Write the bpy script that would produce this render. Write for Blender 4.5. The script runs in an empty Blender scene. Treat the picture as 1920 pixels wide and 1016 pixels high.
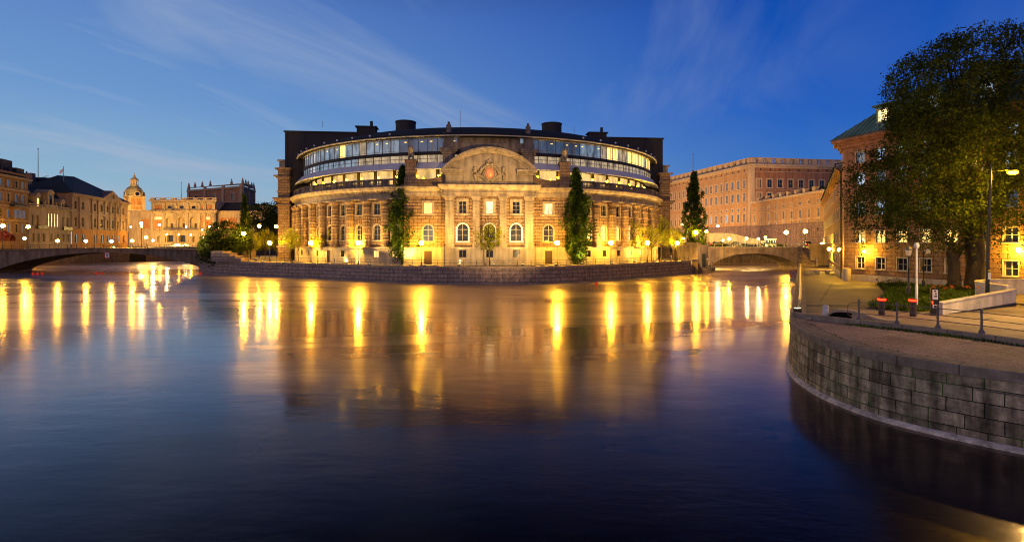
import bpy, bmesh, math, random
from mathutils import Vector, Matrix
random.seed(7)
scene = bpy.context.scene
col = scene.collection
PI = math.pi
R = math.radians
EYE = 7.0          # camera height over the water
HOR, CX, F = 456.0, 960.0, 1000.0


def P(px, py, Y):
    return Vector(((px - CX) / F * Y, Y, EYE - (py - HOR) / F * Y))


def Zat(py, Y):
    return EYE - (py - HOR) / F * Y


# ------------------------------------------------------------------ mesh builder
class MB:
    def __init__(s):
        s.v, s.f, s.m, s.uv = [], [], [], []

    def face(s, pts, m=0, uv=None):
        b = len(s.v)
        s.v.extend(tuple(p) for p in pts)
        s.f.append(tuple(range(b, b + len(pts))))
        s.m.append(m)
        s.uv.append(uv)

    def hexa(s, c, m=0):
        for q in ((0, 3, 2, 1), (4, 5, 6, 7), (0, 1, 5, 4), (1, 2, 6, 5), (2, 3, 7, 6), (3, 0, 4, 7)):
            s.face([c[i] for i in q], m)

    def box(s, x0, x1, y0, y1, z0, z1, m=0):
        s.hexa([(x0, y0, z0), (x1, y0, z0), (x1, y1, z0), (x0, y1, z0), (x0, y0, z1), (x1, y0, z1), (x1, y1, z1), (x0, y1, z1)], m)

    def ubox(s, M, u0, u1, z0, z1, d0, d1, m=0):
        s.hexa([M(u0, z0, d1), M(u1, z0, d1), M(u1, z0, d0), M(u0, z0, d0), M(u0, z1, d1), M(u1, z1, d1), M(u1, z1, d0), M(u0, z1, d0)], m)

    def tube(s, pts, rad, n=6, m=0, caps=True):
        pts = [Vector(p) for p in pts]
        if not isinstance(rad, (list, tuple)):
            rad = [rad] * len(pts)
        rings = []
        for i, p in enumerate(pts):
            a = pts[max(i - 1, 0)]
            b = pts[min(i + 1, len(pts) - 1)]
            t = (b - a).normalized()
            q = t.to_track_quat('Z', 'Y')
            rings.append([p + q @ Vector((rad[i] * math.cos(2 * PI * k / n), rad[i] * math.sin(2 * PI * k / n), 0)) for k in range(n)])
        for i in range(len(rings) - 1):
            for k in range(n):
                s.face([rings[i][k], rings[i][(k + 1) % n], rings[i + 1][(k + 1) % n], rings[i + 1][k]], m)
        if caps:
            s.face(rings[0][::-1], m)
            s.face(rings[-1], m)

    def lathe(s, prof, n=12, c=(0, 0, 0), m=0):
        rings = [[(c[0] + r * math.cos(2 * PI * k / n), c[1] + r * math.sin(2 * PI * k / n), c[2] + z) for k in range(n)] for r, z in prof]
        for i in range(len(rings) - 1):
            for k in range(n):
                s.face([rings[i][k], rings[i][(k + 1) % n], rings[i + 1][(k + 1) % n], rings[i + 1][k]], m)
        if prof[0][0] > 1e-4:
            s.face(rings[0][::-1], m)
        if prof[-1][0] > 1e-4:
            s.face(rings[-1], m)

    def ball(s, c, r, n=10, k=6, m=0):
        rr = r if isinstance(r, (tuple, list)) else (r, r, r)
        rings = []
        for i in range(k + 1):
            a = -PI / 2 + PI * i / k
            rings.append([(c[0] + rr[0] * math.cos(a) * math.cos(2 * PI * j / n), c[1] + rr[1] * math.cos(a) * math.sin(2 * PI * j / n), c[2] + rr[2] * math.sin(a)) for j in range(n)])
        for i in range(k):
            for j in range(n):
                s.face([rings[i][j], rings[i][(j + 1) % n], rings[i + 1][(j + 1) % n], rings[i + 1][j]], m)

    def sweep(s, path, prof, closed=False, m=0, caps=True):
        """profile (outward, z) carried along a plan path; outward is to the right of travel"""
        n = len(path)
        pts = [Vector((p[0], p[1])) for p in path]
        nor = []
        for i in range(n):
            ds = []
            if i > 0 or closed:
                ds.append((pts[i] - pts[i - 1]).normalized())
            if i < n - 1 or closed:
                ds.append((pts[(i + 1) % n] - pts[i]).normalized())
            ns = [Vector((d.y, -d.x)) for d in ds]
            a = sum(ns, Vector((0, 0)))
            a.normalize()
            nor.append(a / max(0.35, a.dot(ns[0])))
        L = [0]
        for i in range(1, n + (1 if closed else 0)):
            L.append(L[-1] + (pts[i % n] - pts[i - 1]).length)
        V = [0]
        for j in range(1, len(prof)):
            V.append(V[-1] + math.hypot(prof[j][0] - prof[j - 1][0], prof[j][1] - prof[j - 1][1]))
        base = prof[0][1]
        g = [[(pts[i].x + nor[i].x * o, pts[i].y + nor[i].y * o, z) for o, z in prof] for i in range(n)]
        for i in range(n if closed else n - 1):
            a, b = g[i], g[(i + 1) % n]
            for j in range(len(prof) - 1):
                s.face([a[j], b[j], b[j + 1], a[j + 1]], m, [(L[i], V[j] + base), (L[i + 1], V[j] + base), (L[i + 1], V[j + 1] + base), (L[i], V[j + 1] + base)])
        if caps and not closed and len(prof) > 2:
            s.face(g[0], m)
            s.face(g[-1][::-1], m)

    def prism(s, poly, z0, z1, m=0, bottom=False):
        lo = [(x, y, z0) for x, y in poly]
        hi = [(x, y, z1) for x, y in poly]
        s.face(hi, m)
        if bottom:
            s.face(lo[::-1], m)
        n = len(poly)
        for i in range(n):
            j = (i + 1) % n
            s.face([lo[i], lo[j], hi[j], hi[i]], m)

    def slab(s, M, poly, d0, d1, m=0):
        """a polygon (u,z) on a facade, extruded from d0 out to d1"""
        fr = [M(u, z, d1) for u, z in poly]
        bk = [M(u, z, d0) for u, z in poly]
        s.face(fr, m)
        n = len(poly)
        for i in range(n):
            j = (i + 1) % n
            s.face([bk[i], bk[j], fr[j], fr[i]], m)

    def build(s, name, mats, parent=None, smooth=None, weld=False, normals=True):
        me = bpy.data.meshes.new(name)
        me.from_pydata(s.v, [], s.f)
        if not isinstance(mats, (list, tuple)):
            mats = [mats]
        for a in mats:
            me.materials.append(a)
        me.polygons.foreach_set('material_index', s.m)
        uvl = me.uv_layers.new(name='UVMap')
        dat = []
        for i, f in enumerate(s.f):
            q = s.uv[i]
            if q:
                for t in q:
                    dat.extend(t)
            else:
                nr = me.polygons[i].normal
                if abs(nr.z) > 0.75:
                    for k in f:
                        dat.extend((s.v[k][0], s.v[k][1]))
                else:
                    h = math.hypot(nr.x, nr.y) or 1
                    tx, ty = -nr.y / h, nr.x / h
                    for k in f:
                        dat.extend((s.v[k][0] * tx + s.v[k][1] * ty, s.v[k][2]))
        uvl.data.foreach_set('uv', dat)
        if normals or weld:
            bm = bmesh.new()
            bm.from_mesh(me)
            bmesh.ops.remove_doubles(bm, verts=bm.verts, dist=0.0004)
            bmesh.ops.recalc_face_normals(bm, faces=bm.faces)
            bm.to_mesh(me)
            bm.free()
        if smooth:
            me.polygons.foreach_set('use_smooth', [True] * len(me.polygons))
            me.set_sharp_from_angle(angle=R(smooth))
        me.update()
        o = bpy.data.objects.new(name, me)
        col.objects.link(o)
        if parent:
            o.parent = parent
        return o


def tag(o, label=None, cat=None, group=None, kind=None):
    if label:
        o['label'] = label
    if cat:
        o['category'] = cat
    if group:
        o['group'] = group
    if kind:
        o['kind'] = kind
    return o


def thing(name, label, cat, loc=(0, 0, 0), rz=0, group=None):
    o = bpy.data.objects.new(name, None)
    o.empty_display_size = 0.3
    col.objects.link(o)
    o.location = loc
    o.rotation_euler = (0, 0, rz)
    return tag(o, label, cat, group)


def copy_tree(o, parent=None):
    c = o.copy()
    col.objects.link(c)
    if parent:
        c.parent = parent
    for ch in list(o.children):
        copy_tree(ch, c)
    return c


def dup(o, loc, label, rz=None, scale=None):
    c = copy_tree(o)
    c.location = loc
    if rz is not None:
        c.rotation_euler = (0, 0, rz)
    if scale is not None:
        c.scale = scale if isinstance(scale, (tuple, list)) else (scale,) * 3
    c['label'] = label
    return c


def inst(me_obj, parent, loc, rz=0, name=None):
    """another object on the same mesh data"""
    o = bpy.data.objects.new(name or me_obj.name.split('.')[0], me_obj.data)
    col.objects.link(o)
    o.parent = parent
    o.location = loc
    o.rotation_euler = (0, 0, rz)
    return o


# ------------------------------------------------------------------ materials
def nodes(name):
    m = bpy.data.materials.new(name)
    m.use_nodes = True
    nt = m.node_tree
    nt.nodes.clear()
    out = nt.nodes.new('ShaderNodeOutputMaterial')
    return m, nt, out


def N(nt, t, **kw):
    n = nt.nodes.new(t)
    for k, v in kw.items():
        if hasattr(n, k):
            setattr(n, k, v)
        else:
            n.inputs[k.replace('_', ' ')].default_value = v
    return n


def rgba(c):
    return (c[0], c[1], c[2], 1)


def ramp(nt, stops, inp=None):
    n = nt.nodes.new('ShaderNodeValToRGB')
    e = n.color_ramp.elements
    while len(e) < len(stops):
        e.new(0.5)
    for el, (p, c) in zip(e, stops):
        el.position = p
        el.color = rgba(c) if not isinstance(c, (int, float)) else (c, c, c, 1)
    if inp is not None:
        nt.links.new(inp, n.inputs[0])
    return n


def mixc(nt, a, b, fac, mode='MIX'):
    n = nt.nodes.new('ShaderNodeMix')
    n.data_type = 'RGBA'
    n.blend_type = mode
    for i, x in ((0, fac), (6, a), (7, b)):
        if isinstance(x, (int, float)):
            n.inputs[i].default_value = x
        elif isinstance(x, tuple):
            n.inputs[i].default_value = rgba(x)
        else:
            nt.links.new(x, n.inputs[i])
    return n.outputs[2]


def mat_stone(name, c, var=0.35, scale=1.2, bump=0.35, rough=0.85, streak=0.35, metal=0.0, spec=0.3):
    m, nt, out = nodes(name)
    b = N(nt, 'ShaderNodeBsdfPrincipled', Roughness=rough, Metallic=metal)
    b.inputs['Specular IOR Level'].default_value = spec
    tc = N(nt, 'ShaderNodeTexCoord')
    n1 = N(nt, 'ShaderNodeTexNoise', Scale=scale, Detail=6.0, Roughness=0.65)
    nt.links.new(tc.outputs['Object'], n1.inputs['Vector'])
    mp = N(nt, 'ShaderNodeMapping')
    mp.inputs['Scale'].default_value = (1.1, 1.1, 0.12)
    nt.links.new(tc.outputs['Object'], mp.inputs[0])
    n2 = N(nt, 'ShaderNodeTexNoise', Scale=1.3, Detail=4.0)
    nt.links.new(mp.outputs[0], n2.inputs['Vector'])
    lo = tuple(x * (1 - var) for x in c)
    hi = tuple(min(1, x * (1 + var * 0.6)) for x in c)
    r1 = ramp(nt, [(0.3, lo), (0.5, c), (0.72, hi)], n1.outputs[0])
    r2 = ramp(nt, [(0.35, 1 - streak), (0.6, 1.0)], n2.outputs[0])
    cc = mixc(nt, r1.outputs[0], r2.outputs[0], 1.0, 'MULTIPLY')
    nt.links.new(cc, b.inputs['Base Color'])
    n3 = N(nt, 'ShaderNodeTexNoise', Scale=scale * 9, Detail=4.0)
    nt.links.new(tc.outputs['Object'], n3.inputs['Vector'])
    bp = N(nt, 'ShaderNodeBump', Strength=bump, Distance=0.04)
    nt.links.new(n3.outputs[0], bp.inputs['Height'])
    nt.links.new(bp.outputs[0], b.inputs['Normal'])
    nt.links.new(b.outputs[0], out.inputs[0])
    return m


def mat_brick(name, c1, c2, mortar, bw, bh, ms=0.02, bump=0.6, var=0.4, rough=0.85, offset=0.5, moss=0.0, streak=0.4, sq=1.0):
    """coursed masonry laid out on the UVs (metres along the wall, metres up)"""
    m, nt, out = nodes(name)
    b = N(nt, 'ShaderNodeBsdfPrincipled', Roughness=rough)
    b.inputs['Specular IOR Level'].default_value = 0.3
    tc = N(nt, 'ShaderNodeTexCoord')
    br = N(nt, 'ShaderNodeTexBrick', offset=offset, squash=sq, squash_frequency=3)
    br.inputs['Scale'].default_value = 1
    br.inputs['Brick Width'].default_value = bw
    br.inputs['Row Height'].default_value = bh
    br.inputs['Mortar Size'].default_value = ms
    br.inputs['Mortar Smooth'].default_value = 0.3
    br.inputs['Color1'].default_value = rgba(c1)
    br.inputs['Color2'].default_value = rgba(c2)
    br.inputs['Mortar'].default_value = rgba(mortar)
    dn = N(nt, 'ShaderNodeTexNoise', Scale=1.4, Detail=3.0)
    nt.links.new(tc.outputs['UV'], dn.inputs['Vector'])
    sc = N(nt, 'ShaderNodeVectorMath', operation='MULTIPLY_ADD')
    nt.links.new(dn.outputs['Color'], sc.inputs[0])
    sc.inputs[1].default_value = (0.06, 0.03, 0)
    nt.links.new(tc.outputs['UV'], sc.inputs[2])
    nt.links.new(sc.outputs[0], br.inputs['Vector'])
    n1 = N(nt, 'ShaderNodeTexNoise', Scale=2.2, Detail=7.0, Roughness=0.7)
    nt.links.new(tc.outputs['Object'], n1.inputs['Vector'])
    r1 = ramp(nt, [(0.3, 1 - var), (0.7, 1 + var * 0.5)], n1.outputs[0])
    cc = mixc(nt, br.outputs['Color'], r1.outputs[0], 1.0, 'MULTIPLY')
    mp = N(nt, 'ShaderNodeMapping')
    mp.inputs['Scale'].default_value = (1.6, 1.6, 0.15)
    nt.links.new(tc.outputs['Object'], mp.inputs[0])
    n2 = N(nt, 'ShaderNodeTexNoise', Scale=1.5, Detail=5.0)
    nt.links.new(mp.outputs[0], n2.inputs['Vector'])
    r2 = ramp(nt, [(0.36, 1 - streak), (0.6, 1.0)], n2.outputs[0])
    cc = mixc(nt, cc, r2.outputs[0], 1.0, 'MULTIPLY')
    if moss:
        n4 = N(nt, 'ShaderNodeTexNoise', Scale=0.55, Detail=4.0)
        nt.links.new(tc.outputs['Object'], n4.inputs['Vector'])
        r4 = ramp(nt, [(0.47, 0.0), (0.60, 1.0)], n4.outputs[0])
        r5 = ramp(nt, [(0.25, 0.12), (0.9, 1.0)], br.outputs['Fac'])
        f = mixc(nt, r4.outputs[0], r5.outputs[0], 1.0, 'MULTIPLY')
        f2 = mixc(nt, (0, 0, 0), f, moss)
        cc = mixc(nt, cc, (0.06, 0.13, 0.015), f2)
    nt.links.new(cc, b.inputs['Base Color'])
    n3 = N(nt, 'ShaderNodeTexNoise', Scale=9.0, Detail=5.0)
    nt.links.new(tc.outputs['Object'], n3.inputs['Vector'])
    sb = N(nt, 'ShaderNodeMath', operation='MULTIPLY_ADD')
    nt.links.new(br.outputs['Fac'], sb.inputs[0])
    sb.inputs[1].default_value = -1.0
    nt.links.new(n3.outputs[0], sb.inputs[2])
    bp = N(nt, 'ShaderNodeBump', Strength=bump, Distance=0.05)
    nt.links.new(sb.outputs[0], bp.inputs['Height'])
    nt.links.new(bp.outputs[0], b.inputs['Normal'])
    nt.links.new(b.outputs[0], out.inputs[0])
    return m


def mat_plain(name, c, rough=0.5, metal=0.0, var=0.15, scale=3.0, bump=0.1):
    return mat_stone(name, c, var=var, scale=scale, bump=bump, rough=rough, streak=0.1, metal=metal, spec=0.4)


def mat_emit(name, c, s, sample=True):
    m, nt, out = nodes(name)
    e = N(nt, 'ShaderNodeEmission', Strength=s)
    e.inputs[0].default_value = rgba(c)
    nt.links.new(e.outputs[0], out.inputs[0])
    m.cycles.emission_sampling = 'FRONT_BACK' if sample else 'NONE'
    return m


def mat_pane(name, c=(0.01, 0.01, 0.012), emis=None, s=0.0, gloss=0.25, rough=0.08, scale=0.9, contrast=0.6):
    """window glass with the room behind it: dark or lit, uneven, with a sky reflection"""
    m, nt, out = nodes(name)
    b = N(nt, 'ShaderNodeBsdfPrincipled', Roughness=rough)
    b.inputs['Base Color'].default_value = rgba(c)
    b.inputs['Specular IOR Level'].default_value = gloss * 2
    tc = N(nt, 'ShaderNodeTexCoord')
    if emis:
        mp = N(nt, 'ShaderNodeMapping')
        mp.inputs['Scale'].default_value = (1.0, 1.0, 0.35)
        nt.links.new(tc.outputs['Object'], mp.inputs[0])
        n1 = N(nt, 'ShaderNodeTexNoise', Scale=scale, Detail=3.0)
        nt.links.new(mp.outputs[0], n1.inputs['Vector'])
        r1 = ramp(nt, [(0.33, tuple(x * (1 - contrast) for x in emis)), (0.6, emis)], n1.outputs[0])
        nt.links.new(r1.outputs[0], b.inputs['Emission Color'])
        b.inputs['Emission Strength'].default_value = s
    n3 = N(nt, 'ShaderNodeTexNoise', Scale=0.8, Detail=2.0)
    nt.links.new(tc.outputs['Object'], n3.inputs['Vector'])
    bp = N(nt, 'ShaderNodeBump', Strength=0.12, Distance=0.05)
    nt.links.new(n3.outputs[0], bp.inputs['Height'])
    nt.links.new(bp.outputs[0], b.inputs['Normal'])
    nt.links.new(b.outputs[0], out.inputs[0])
    m.cycles.emission_sampling = 'NONE'
    return m


def mat_leaf(name, c, var=0.5, trans=0.35):
    m, nt, out = nodes(name)
    g = N(nt, 'ShaderNodeNewGeometry')
    tc = N(nt, 'ShaderNodeTexCoord')
    n1 = N(nt, 'ShaderNodeTexNoise', Scale=0.5, Detail=3.0)
    nt.links.new(tc.outputs['Object'], n1.inputs['Vector'])
    r0 = ramp(nt, [(0.0, tuple(x * (1 - var) for x in c)), (0.6, c), (1.0, (min(1, c[0] * 1.35), c[1] * 1.35, c[2] * 1.2))], g.outputs['Random Per Island'])
    r1 = ramp(nt, [(0.35, 0.55), (0.65, 1.25)], n1.outputs[0])
    cc = mixc(nt, r0.outputs[0], r1.outputs[0], 1.0, 'MULTIPLY')
    d = N(nt, 'ShaderNodeBsdfDiffuse')
    t = N(nt, 'ShaderNodeBsdfTranslucent')
    nt.links.new(cc, d.inputs[0])
    nt.links.new(cc, t.inputs[0])
    mx = N(nt, 'ShaderNodeMixShader')
    mx.inputs[0].default_value = trans
    nt.links.new(d.outputs[0], mx.inputs[1])
    nt.links.new(t.outputs[0], mx.inputs[2])
    nt.links.new(mx.outputs[0], out.inputs[0])
    return m


def mat_asphalt(name, c, scale=1.0, wet=0.0, gravel=False):
    m, nt, out = nodes(name)
    b = N(nt, 'ShaderNodeBsdfPrincipled')
    tc = N(nt, 'ShaderNodeTexCoord')
    n1 = N(nt, 'ShaderNodeTexNoise', Scale=0.35 * scale, Detail=6.0, Roughness=0.6)
    nt.links.new(tc.outputs['Object'], n1.inputs['Vector'])
    n2 = N(nt, 'ShaderNodeTexNoise', Scale=14.0 * scale if gravel else 30.0 * scale, Detail=4.0)
    nt.links.new(tc.outputs['Object'], n2.inputs['Vector'])
    r1 = ramp(nt, [(0.35, tuple(x * 0.6 for x in c)), (0.5, c), (0.68, tuple(x * 1.35 for x in c))], n1.outputs[0])
    r2 = ramp(nt, [(0.35, 0.6 if gravel else 0.8), (0.7, 1.5 if gravel else 1.15)], n2.outputs[0])
    cc = mixc(nt, r1.outputs[0], r2.outputs[0], 1.0, 'MULTIPLY')
    nt.links.new(cc, b.inputs['Base Color'])
    rr = ramp(nt, [(0.35, 0.85 - wet), (0.65, 0.95)], n1.outputs[0])
    nt.links.new(rr.outputs[0], b.inputs['Roughness'])
    bp = N(nt, 'ShaderNodeBump', Strength=0.7 if gravel else 0.35, Distance=0.05 if gravel else 0.02)
    nt.links.new(n2.outputs[0], bp.inputs['Height'])
    nt.links.new(bp.outputs[0], b.inputs['Normal'])
    nt.links.new(b.outputs[0], out.inputs[0])
    return m


def mat_water():
    m, nt, out = nodes('river_water')
    tc = N(nt, 'ShaderNodeTexCoord')
    pos = tc.outputs['Object']
    # broad calm and ruffled patches, drawn out by the current
    mp = N(nt, 'ShaderNodeMapping')
    mp.inputs['Rotation'].default_value = (0, 0, R(24))
    mp.inputs['Scale'].default_value = (0.016, 0.05, 1)
    nt.links.new(pos, mp.inputs[0])
    n1 = N(nt, 'ShaderNodeTexNoise', Scale=1.0, Detail=5.0, Roughness=0.6, Distortion=0.8)
    nt.links.new(mp.outputs[0], n1.inputs['Vector'])
    rr = ramp(nt, [(0.36, 0.10), (0.5, 0.14), (0.64, 0.20)], n1.outputs[0])
    # long soft swell and fine ripples (a long exposure leaves only their average)
    mp2 = N(nt, 'ShaderNodeMapping')
    mp2.inputs['Rotation'].default_value = (0, 0, R(12))
    mp2.inputs['Scale'].default_value = (0.35, 0.8, 1)
    nt.links.new(pos, mp2.inputs[0])
    n2 = N(nt, 'ShaderNodeTexNoise', Scale=1.0, Detail=3.0, Roughness=0.55)
    nt.links.new(mp2.outputs[0], n2.inputs['Vector'])
    n3 = N(nt, 'ShaderNodeTexNoise', Scale=4.5, Detail=3.0)
    nt.links.new(mp2.outputs[0], n3.inputs['Vector'])
    b1 = N(nt, 'ShaderNodeBump', Strength=0.16, Distance=0.08)
    nt.links.new(n2.outputs[0], b1.inputs['Height'])
    st = ramp(nt, [(0.42, 0.03), (0.60, 0.38)], n1.outputs[0])
    b2 = N(nt, 'ShaderNodeBump', Distance=0.025)
    nt.links.new(st.outputs[0], b2.inputs['Strength'])
    nt.links.new(n3.outputs[0], b2.inputs['Height'])
    nt.links.new(b1.outputs[0], b2.inputs['Normal'])
    fr = N(nt, 'ShaderNodeFresnel')
    fr.inputs[0].default_value = 1.333
    nt.links.new(b2.outputs[0], fr.inputs['Normal'])
    fc = ramp(nt, [(0.02, 0.005), (0.06, 0.014), (0.16, 0.19), (0.30, 0.56), (0.7, 0.9), (1.0, 1.0)], fr.outputs[0])
    sh = []
    for k in range(2):
        g = N(nt, 'ShaderNodeBsdfGlossy')
        g.inputs['Color'].default_value = (0.97, 0.84, 0.78, 1)
        if k == 0:
            nt.links.new(rr.outputs[0], g.inputs['Roughness'])
        else:
            g.inputs['Roughness'].default_value = 0.33
        nt.links.new(b2.outputs[0], g.inputs['Normal'])
        sh.append(g)
    mx = N(nt, 'ShaderNodeMixShader')
    mr = ramp(nt, [(0.38, 0.14), (0.62, 0.5)], n1.outputs[0])
    nt.links.new(mr.outputs[0], mx.inputs[0])
    nt.links.new(sh[0].outputs[0], mx.inputs[1])
    nt.links.new(sh[1].outputs[0], mx.inputs[2])
    deep = N(nt, 'ShaderNodeBsdfDiffuse')
    deep.inputs[0].default_value = (0.007, 0.0045, 0.010, 1)
    m2 = N(nt, 'ShaderNodeMixShader')
    nt.links.new(fc.outputs[0], m2.inputs[0])
    nt.links.new(deep.outputs[0], m2.inputs[1])
    nt.links.new(mx.outputs[0], m2.inputs[2])
    nt.links.new(m2.outputs[0], out.inputs[0])
    return m


# palette
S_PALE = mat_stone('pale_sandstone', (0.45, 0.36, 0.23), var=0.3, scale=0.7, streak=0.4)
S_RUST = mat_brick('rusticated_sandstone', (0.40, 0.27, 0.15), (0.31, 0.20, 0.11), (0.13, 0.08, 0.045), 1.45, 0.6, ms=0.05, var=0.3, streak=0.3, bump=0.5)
S_DARK = mat_stone('shaded_sandstone', (0.21, 0.17, 0.145), var=0.3, scale=0.8, streak=0.5)  # darker sandstone, with the shade of the attic put into its colour
S_BASE = mat_stone('granite_base', (0.50, 0.43, 0.32), var=0.2, scale=0.5, streak=0.35)
QUAY = mat_brick('quay_granite', (0.44, 0.32, 0.265), (0.33, 0.245, 0.21), (0.09, 0.07, 0.06), 1.9, 0.66, ms=0.05, var=0.45, streak=0.3)
QUAY_NEAR = mat_brick('old_quay_granite', (0.66, 0.54, 0.36), (0.33, 0.27, 0.18), (0.04, 0.035, 0.02), 1.05, 0.50, ms=0.018, var=0.75, streak=0.7, moss=1.0, bump=1.0, sq=0.8)
CAP = mat_stone('granite_coping', (0.40, 0.31, 0.22), var=0.3, scale=1.5, streak=0.1)
ROOF = mat_plain('black_roof_sheet', (0.014, 0.012, 0.011), rough=0.9)
CLAD = mat_plain('dark_cladding', (0.022, 0.017, 0.015), rough=0.7)
SILVER = mat_plain('pale_metal_cladding', (0.62, 0.62, 0.68), rough=0.4, metal=0.1, var=0.15, scale=0.5)
BLACK = mat_plain('black_iron', (0.012, 0.012, 0.012), rough=0.45)
IRON = mat_plain('grey_iron', (0.13, 0.11, 0.11), rough=0.5)
WHITEP = mat_plain('white_paint', (0.75, 0.74, 0.72), rough=0.5)
FRAME = mat_plain('window_frame_paint', (0.33, 0.30, 0.2), rough=0.6)
FRAME_W = mat_plain('pale_window_frame', (0.55, 0.5, 0.36), rough=0.6)
DOOR = mat_plain('brown_door', (0.06, 0.03, 0.015), rough=0.5)
PANE = mat_pane('dark_pane', gloss=0.2)
PANE_OL = mat_pane('curtained_pane', emis=(0.5, 0.36, 0.10), s=0.07, contrast=0.8)
PANE_Y = mat_pane('lit_pane', emis=(1.0, 0.62, 0.16), s=2.2, contrast=0.35)
PANE_W = mat_pane('bright_pane', emis=(1.0, 0.72, 0.32), s=2.4, contrast=0.6, scale=1.6)
PANE_C = mat_pane('sky_glow_pane', c=(0.03, 0.04, 0.05), emis=(0.45, 0.60, 0.74), s=0.42, gloss=0.6, contrast=0.8, scale=1.1)  # part of the sky sheen put into the glass as blue glow
PANE_RB = mat_pane('ribbon_pane', c=(0.03, 0.03, 0.03), emis=(1.0, 0.72, 0.38), s=0.55, gloss=0.4, contrast=0.75, scale=1.3)
PANE_CR = mat_pane('cream_pane', emis=(1.0, 0.62, 0.20), s=1.1, gloss=0.4, contrast=0.55, scale=0.7)
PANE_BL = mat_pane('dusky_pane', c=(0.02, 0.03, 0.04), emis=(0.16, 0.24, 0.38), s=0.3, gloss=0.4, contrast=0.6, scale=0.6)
PANE_D = mat_pane('painted_sky_pane', emis=(0.5, 0.65, 0.8), s=0.9, contrast=0.3)  # sky reflection put in as a bluish glow
LAMP = mat_emit('lamp_glow', (1.0, 0.50, 0.03), 950.0)
LAMP_F = mat_emit('far_lamp_glow', (1.0, 0.54, 0.04), 900.0)
LAMP_T = mat_emit('terrace_lamp_glow', (1.0, 0.50, 0.003), 220.0)
LENS = mat_emit('floodlight_lens', (1.0, 0.75, 0.35), 14.0, False)
RED_G = mat_emit('red_light', (1.0, 0.009, 0.002), 20.0)
TAIL = mat_emit('tail_light', (1.0, 0.03, 0.01), 14.0, False)
HEADL = mat_emit('head_light', (1.0, 0.85, 0.6), 30.0, False)
PLASTER_P = mat_stone('palace_plaster', (0.43, 0.25, 0.125), var=0.15, scale=0.15, streak=0.2)
TRIM_P = mat_stone('palace_trim', (0.52, 0.38, 0.25), var=0.15, scale=0.3, streak=0.2)
RUBBLE = mat_brick('rubble_base', (0.36, 0.22, 0.18), (0.26, 0.17, 0.15), (0.2, 0.15, 0.13), 2.0, 0.9, ms=0.08, var=0.6)
COPPER = mat_plain('green_copper', (0.10, 0.20, 0.17), rough=0.7, var=0.4, scale=0.6)
COPPER_D = mat_plain('dark_copper_roof', (0.016, 0.028, 0.025), rough=0.7, var=0.4, scale=0.2)
SLATE = mat_plain('dark_slate_roof', (0.02, 0.016, 0.018), rough=0.7)
BARK = mat_stone('tree_bark', (0.055, 0.042, 0.03), var=0.5, scale=4, bump=1.0)
ASPH = mat_asphalt('worn_asphalt', (0.11, 0.09, 0.072), wet=0.3)
ASPH_D = mat_asphalt('patched_asphalt', (0.035, 0.03, 0.027), wet=0.35)
PATH = mat_asphalt('gritted_path', (0.23, 0.175, 0.14))
GRAVEL = mat_asphalt('pink_gravel', (0.30, 0.205, 0.165), gravel=True)
PAVE = mat_asphalt('quay_paving', (0.20, 0.17, 0.13))
EARTH = mat_asphalt('bank_ground', (0.12, 0.1, 0.08))
CONC = mat_stone('white_render', (0.62, 0.56, 0.52), var=0.22, scale=2.2, streak=0.32, bump=0.3)
BRIDGE = mat_stone('bridge_stone', (0.24, 0.17, 0.115), var=0.3, scale=0.5, streak=0.45)
BRIDGE_R = mat_stone('pale_bridge_stone', (0.45, 0.35, 0.24), var=0.3, scale=0.5, streak=0.4)
BOLL = mat_plain('bollard_metal', (0.05, 0.035, 0.03), rough=0.5)
RED = mat_plain('red_paint', (0.6, 0.03, 0.02), rough=0.5)
GOLD = mat_plain('gilded_copper', (0.80, 0.36, 0.16), rough=0.4, metal=0.1)
L_POP = mat_leaf('poplar_leaf', (0.085, 0.14, 0.02), trans=.45)
L_BIG = mat_leaf('willow_leaf', (0.058, 0.078, 0.014), trans=0.3, var=.4)
L_YNG = mat_leaf('young_leaf', (0.36, 0.38, 0.03), trans=0.6)
L_DRK = mat_leaf('dark_leaf', (0.055, 0.085, 0.018), trans=.4)
GRASS = mat_leaf('grass_blade', (0.085, 0.14, 0.02))


# ------------------------------------------------------------------ facade kit
class Fac:
    """a vertical wall plane between two ground points; u along it, d outwards"""

    def __init__(s, a, b, root=(0, 0)):
        s.a, s.b = Vector(a[:2]), Vector(b[:2])
        s.t = (s.b - s.a).normalized()
        s.n = Vector((s.t.y, -s.t.x))
        s.L = (s.b - s.a).length
        s.o = Vector(root[:2])

    def M(s, u, z, d=0.0):
        p = s.a + s.t * u + s.n * d - s.o
        return (p.x, p.y, z)

    def u(s, px):
        k = (px - CX) / F
        return (k * s.a.y - s.a.x) / (s.t.x - k * s.t.y)

    def Y(s, px):
        return s.a.y + s.t.y * s.u(px)

    def z(s, px, py):
        return Zat(py, s.Y(px))


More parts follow.
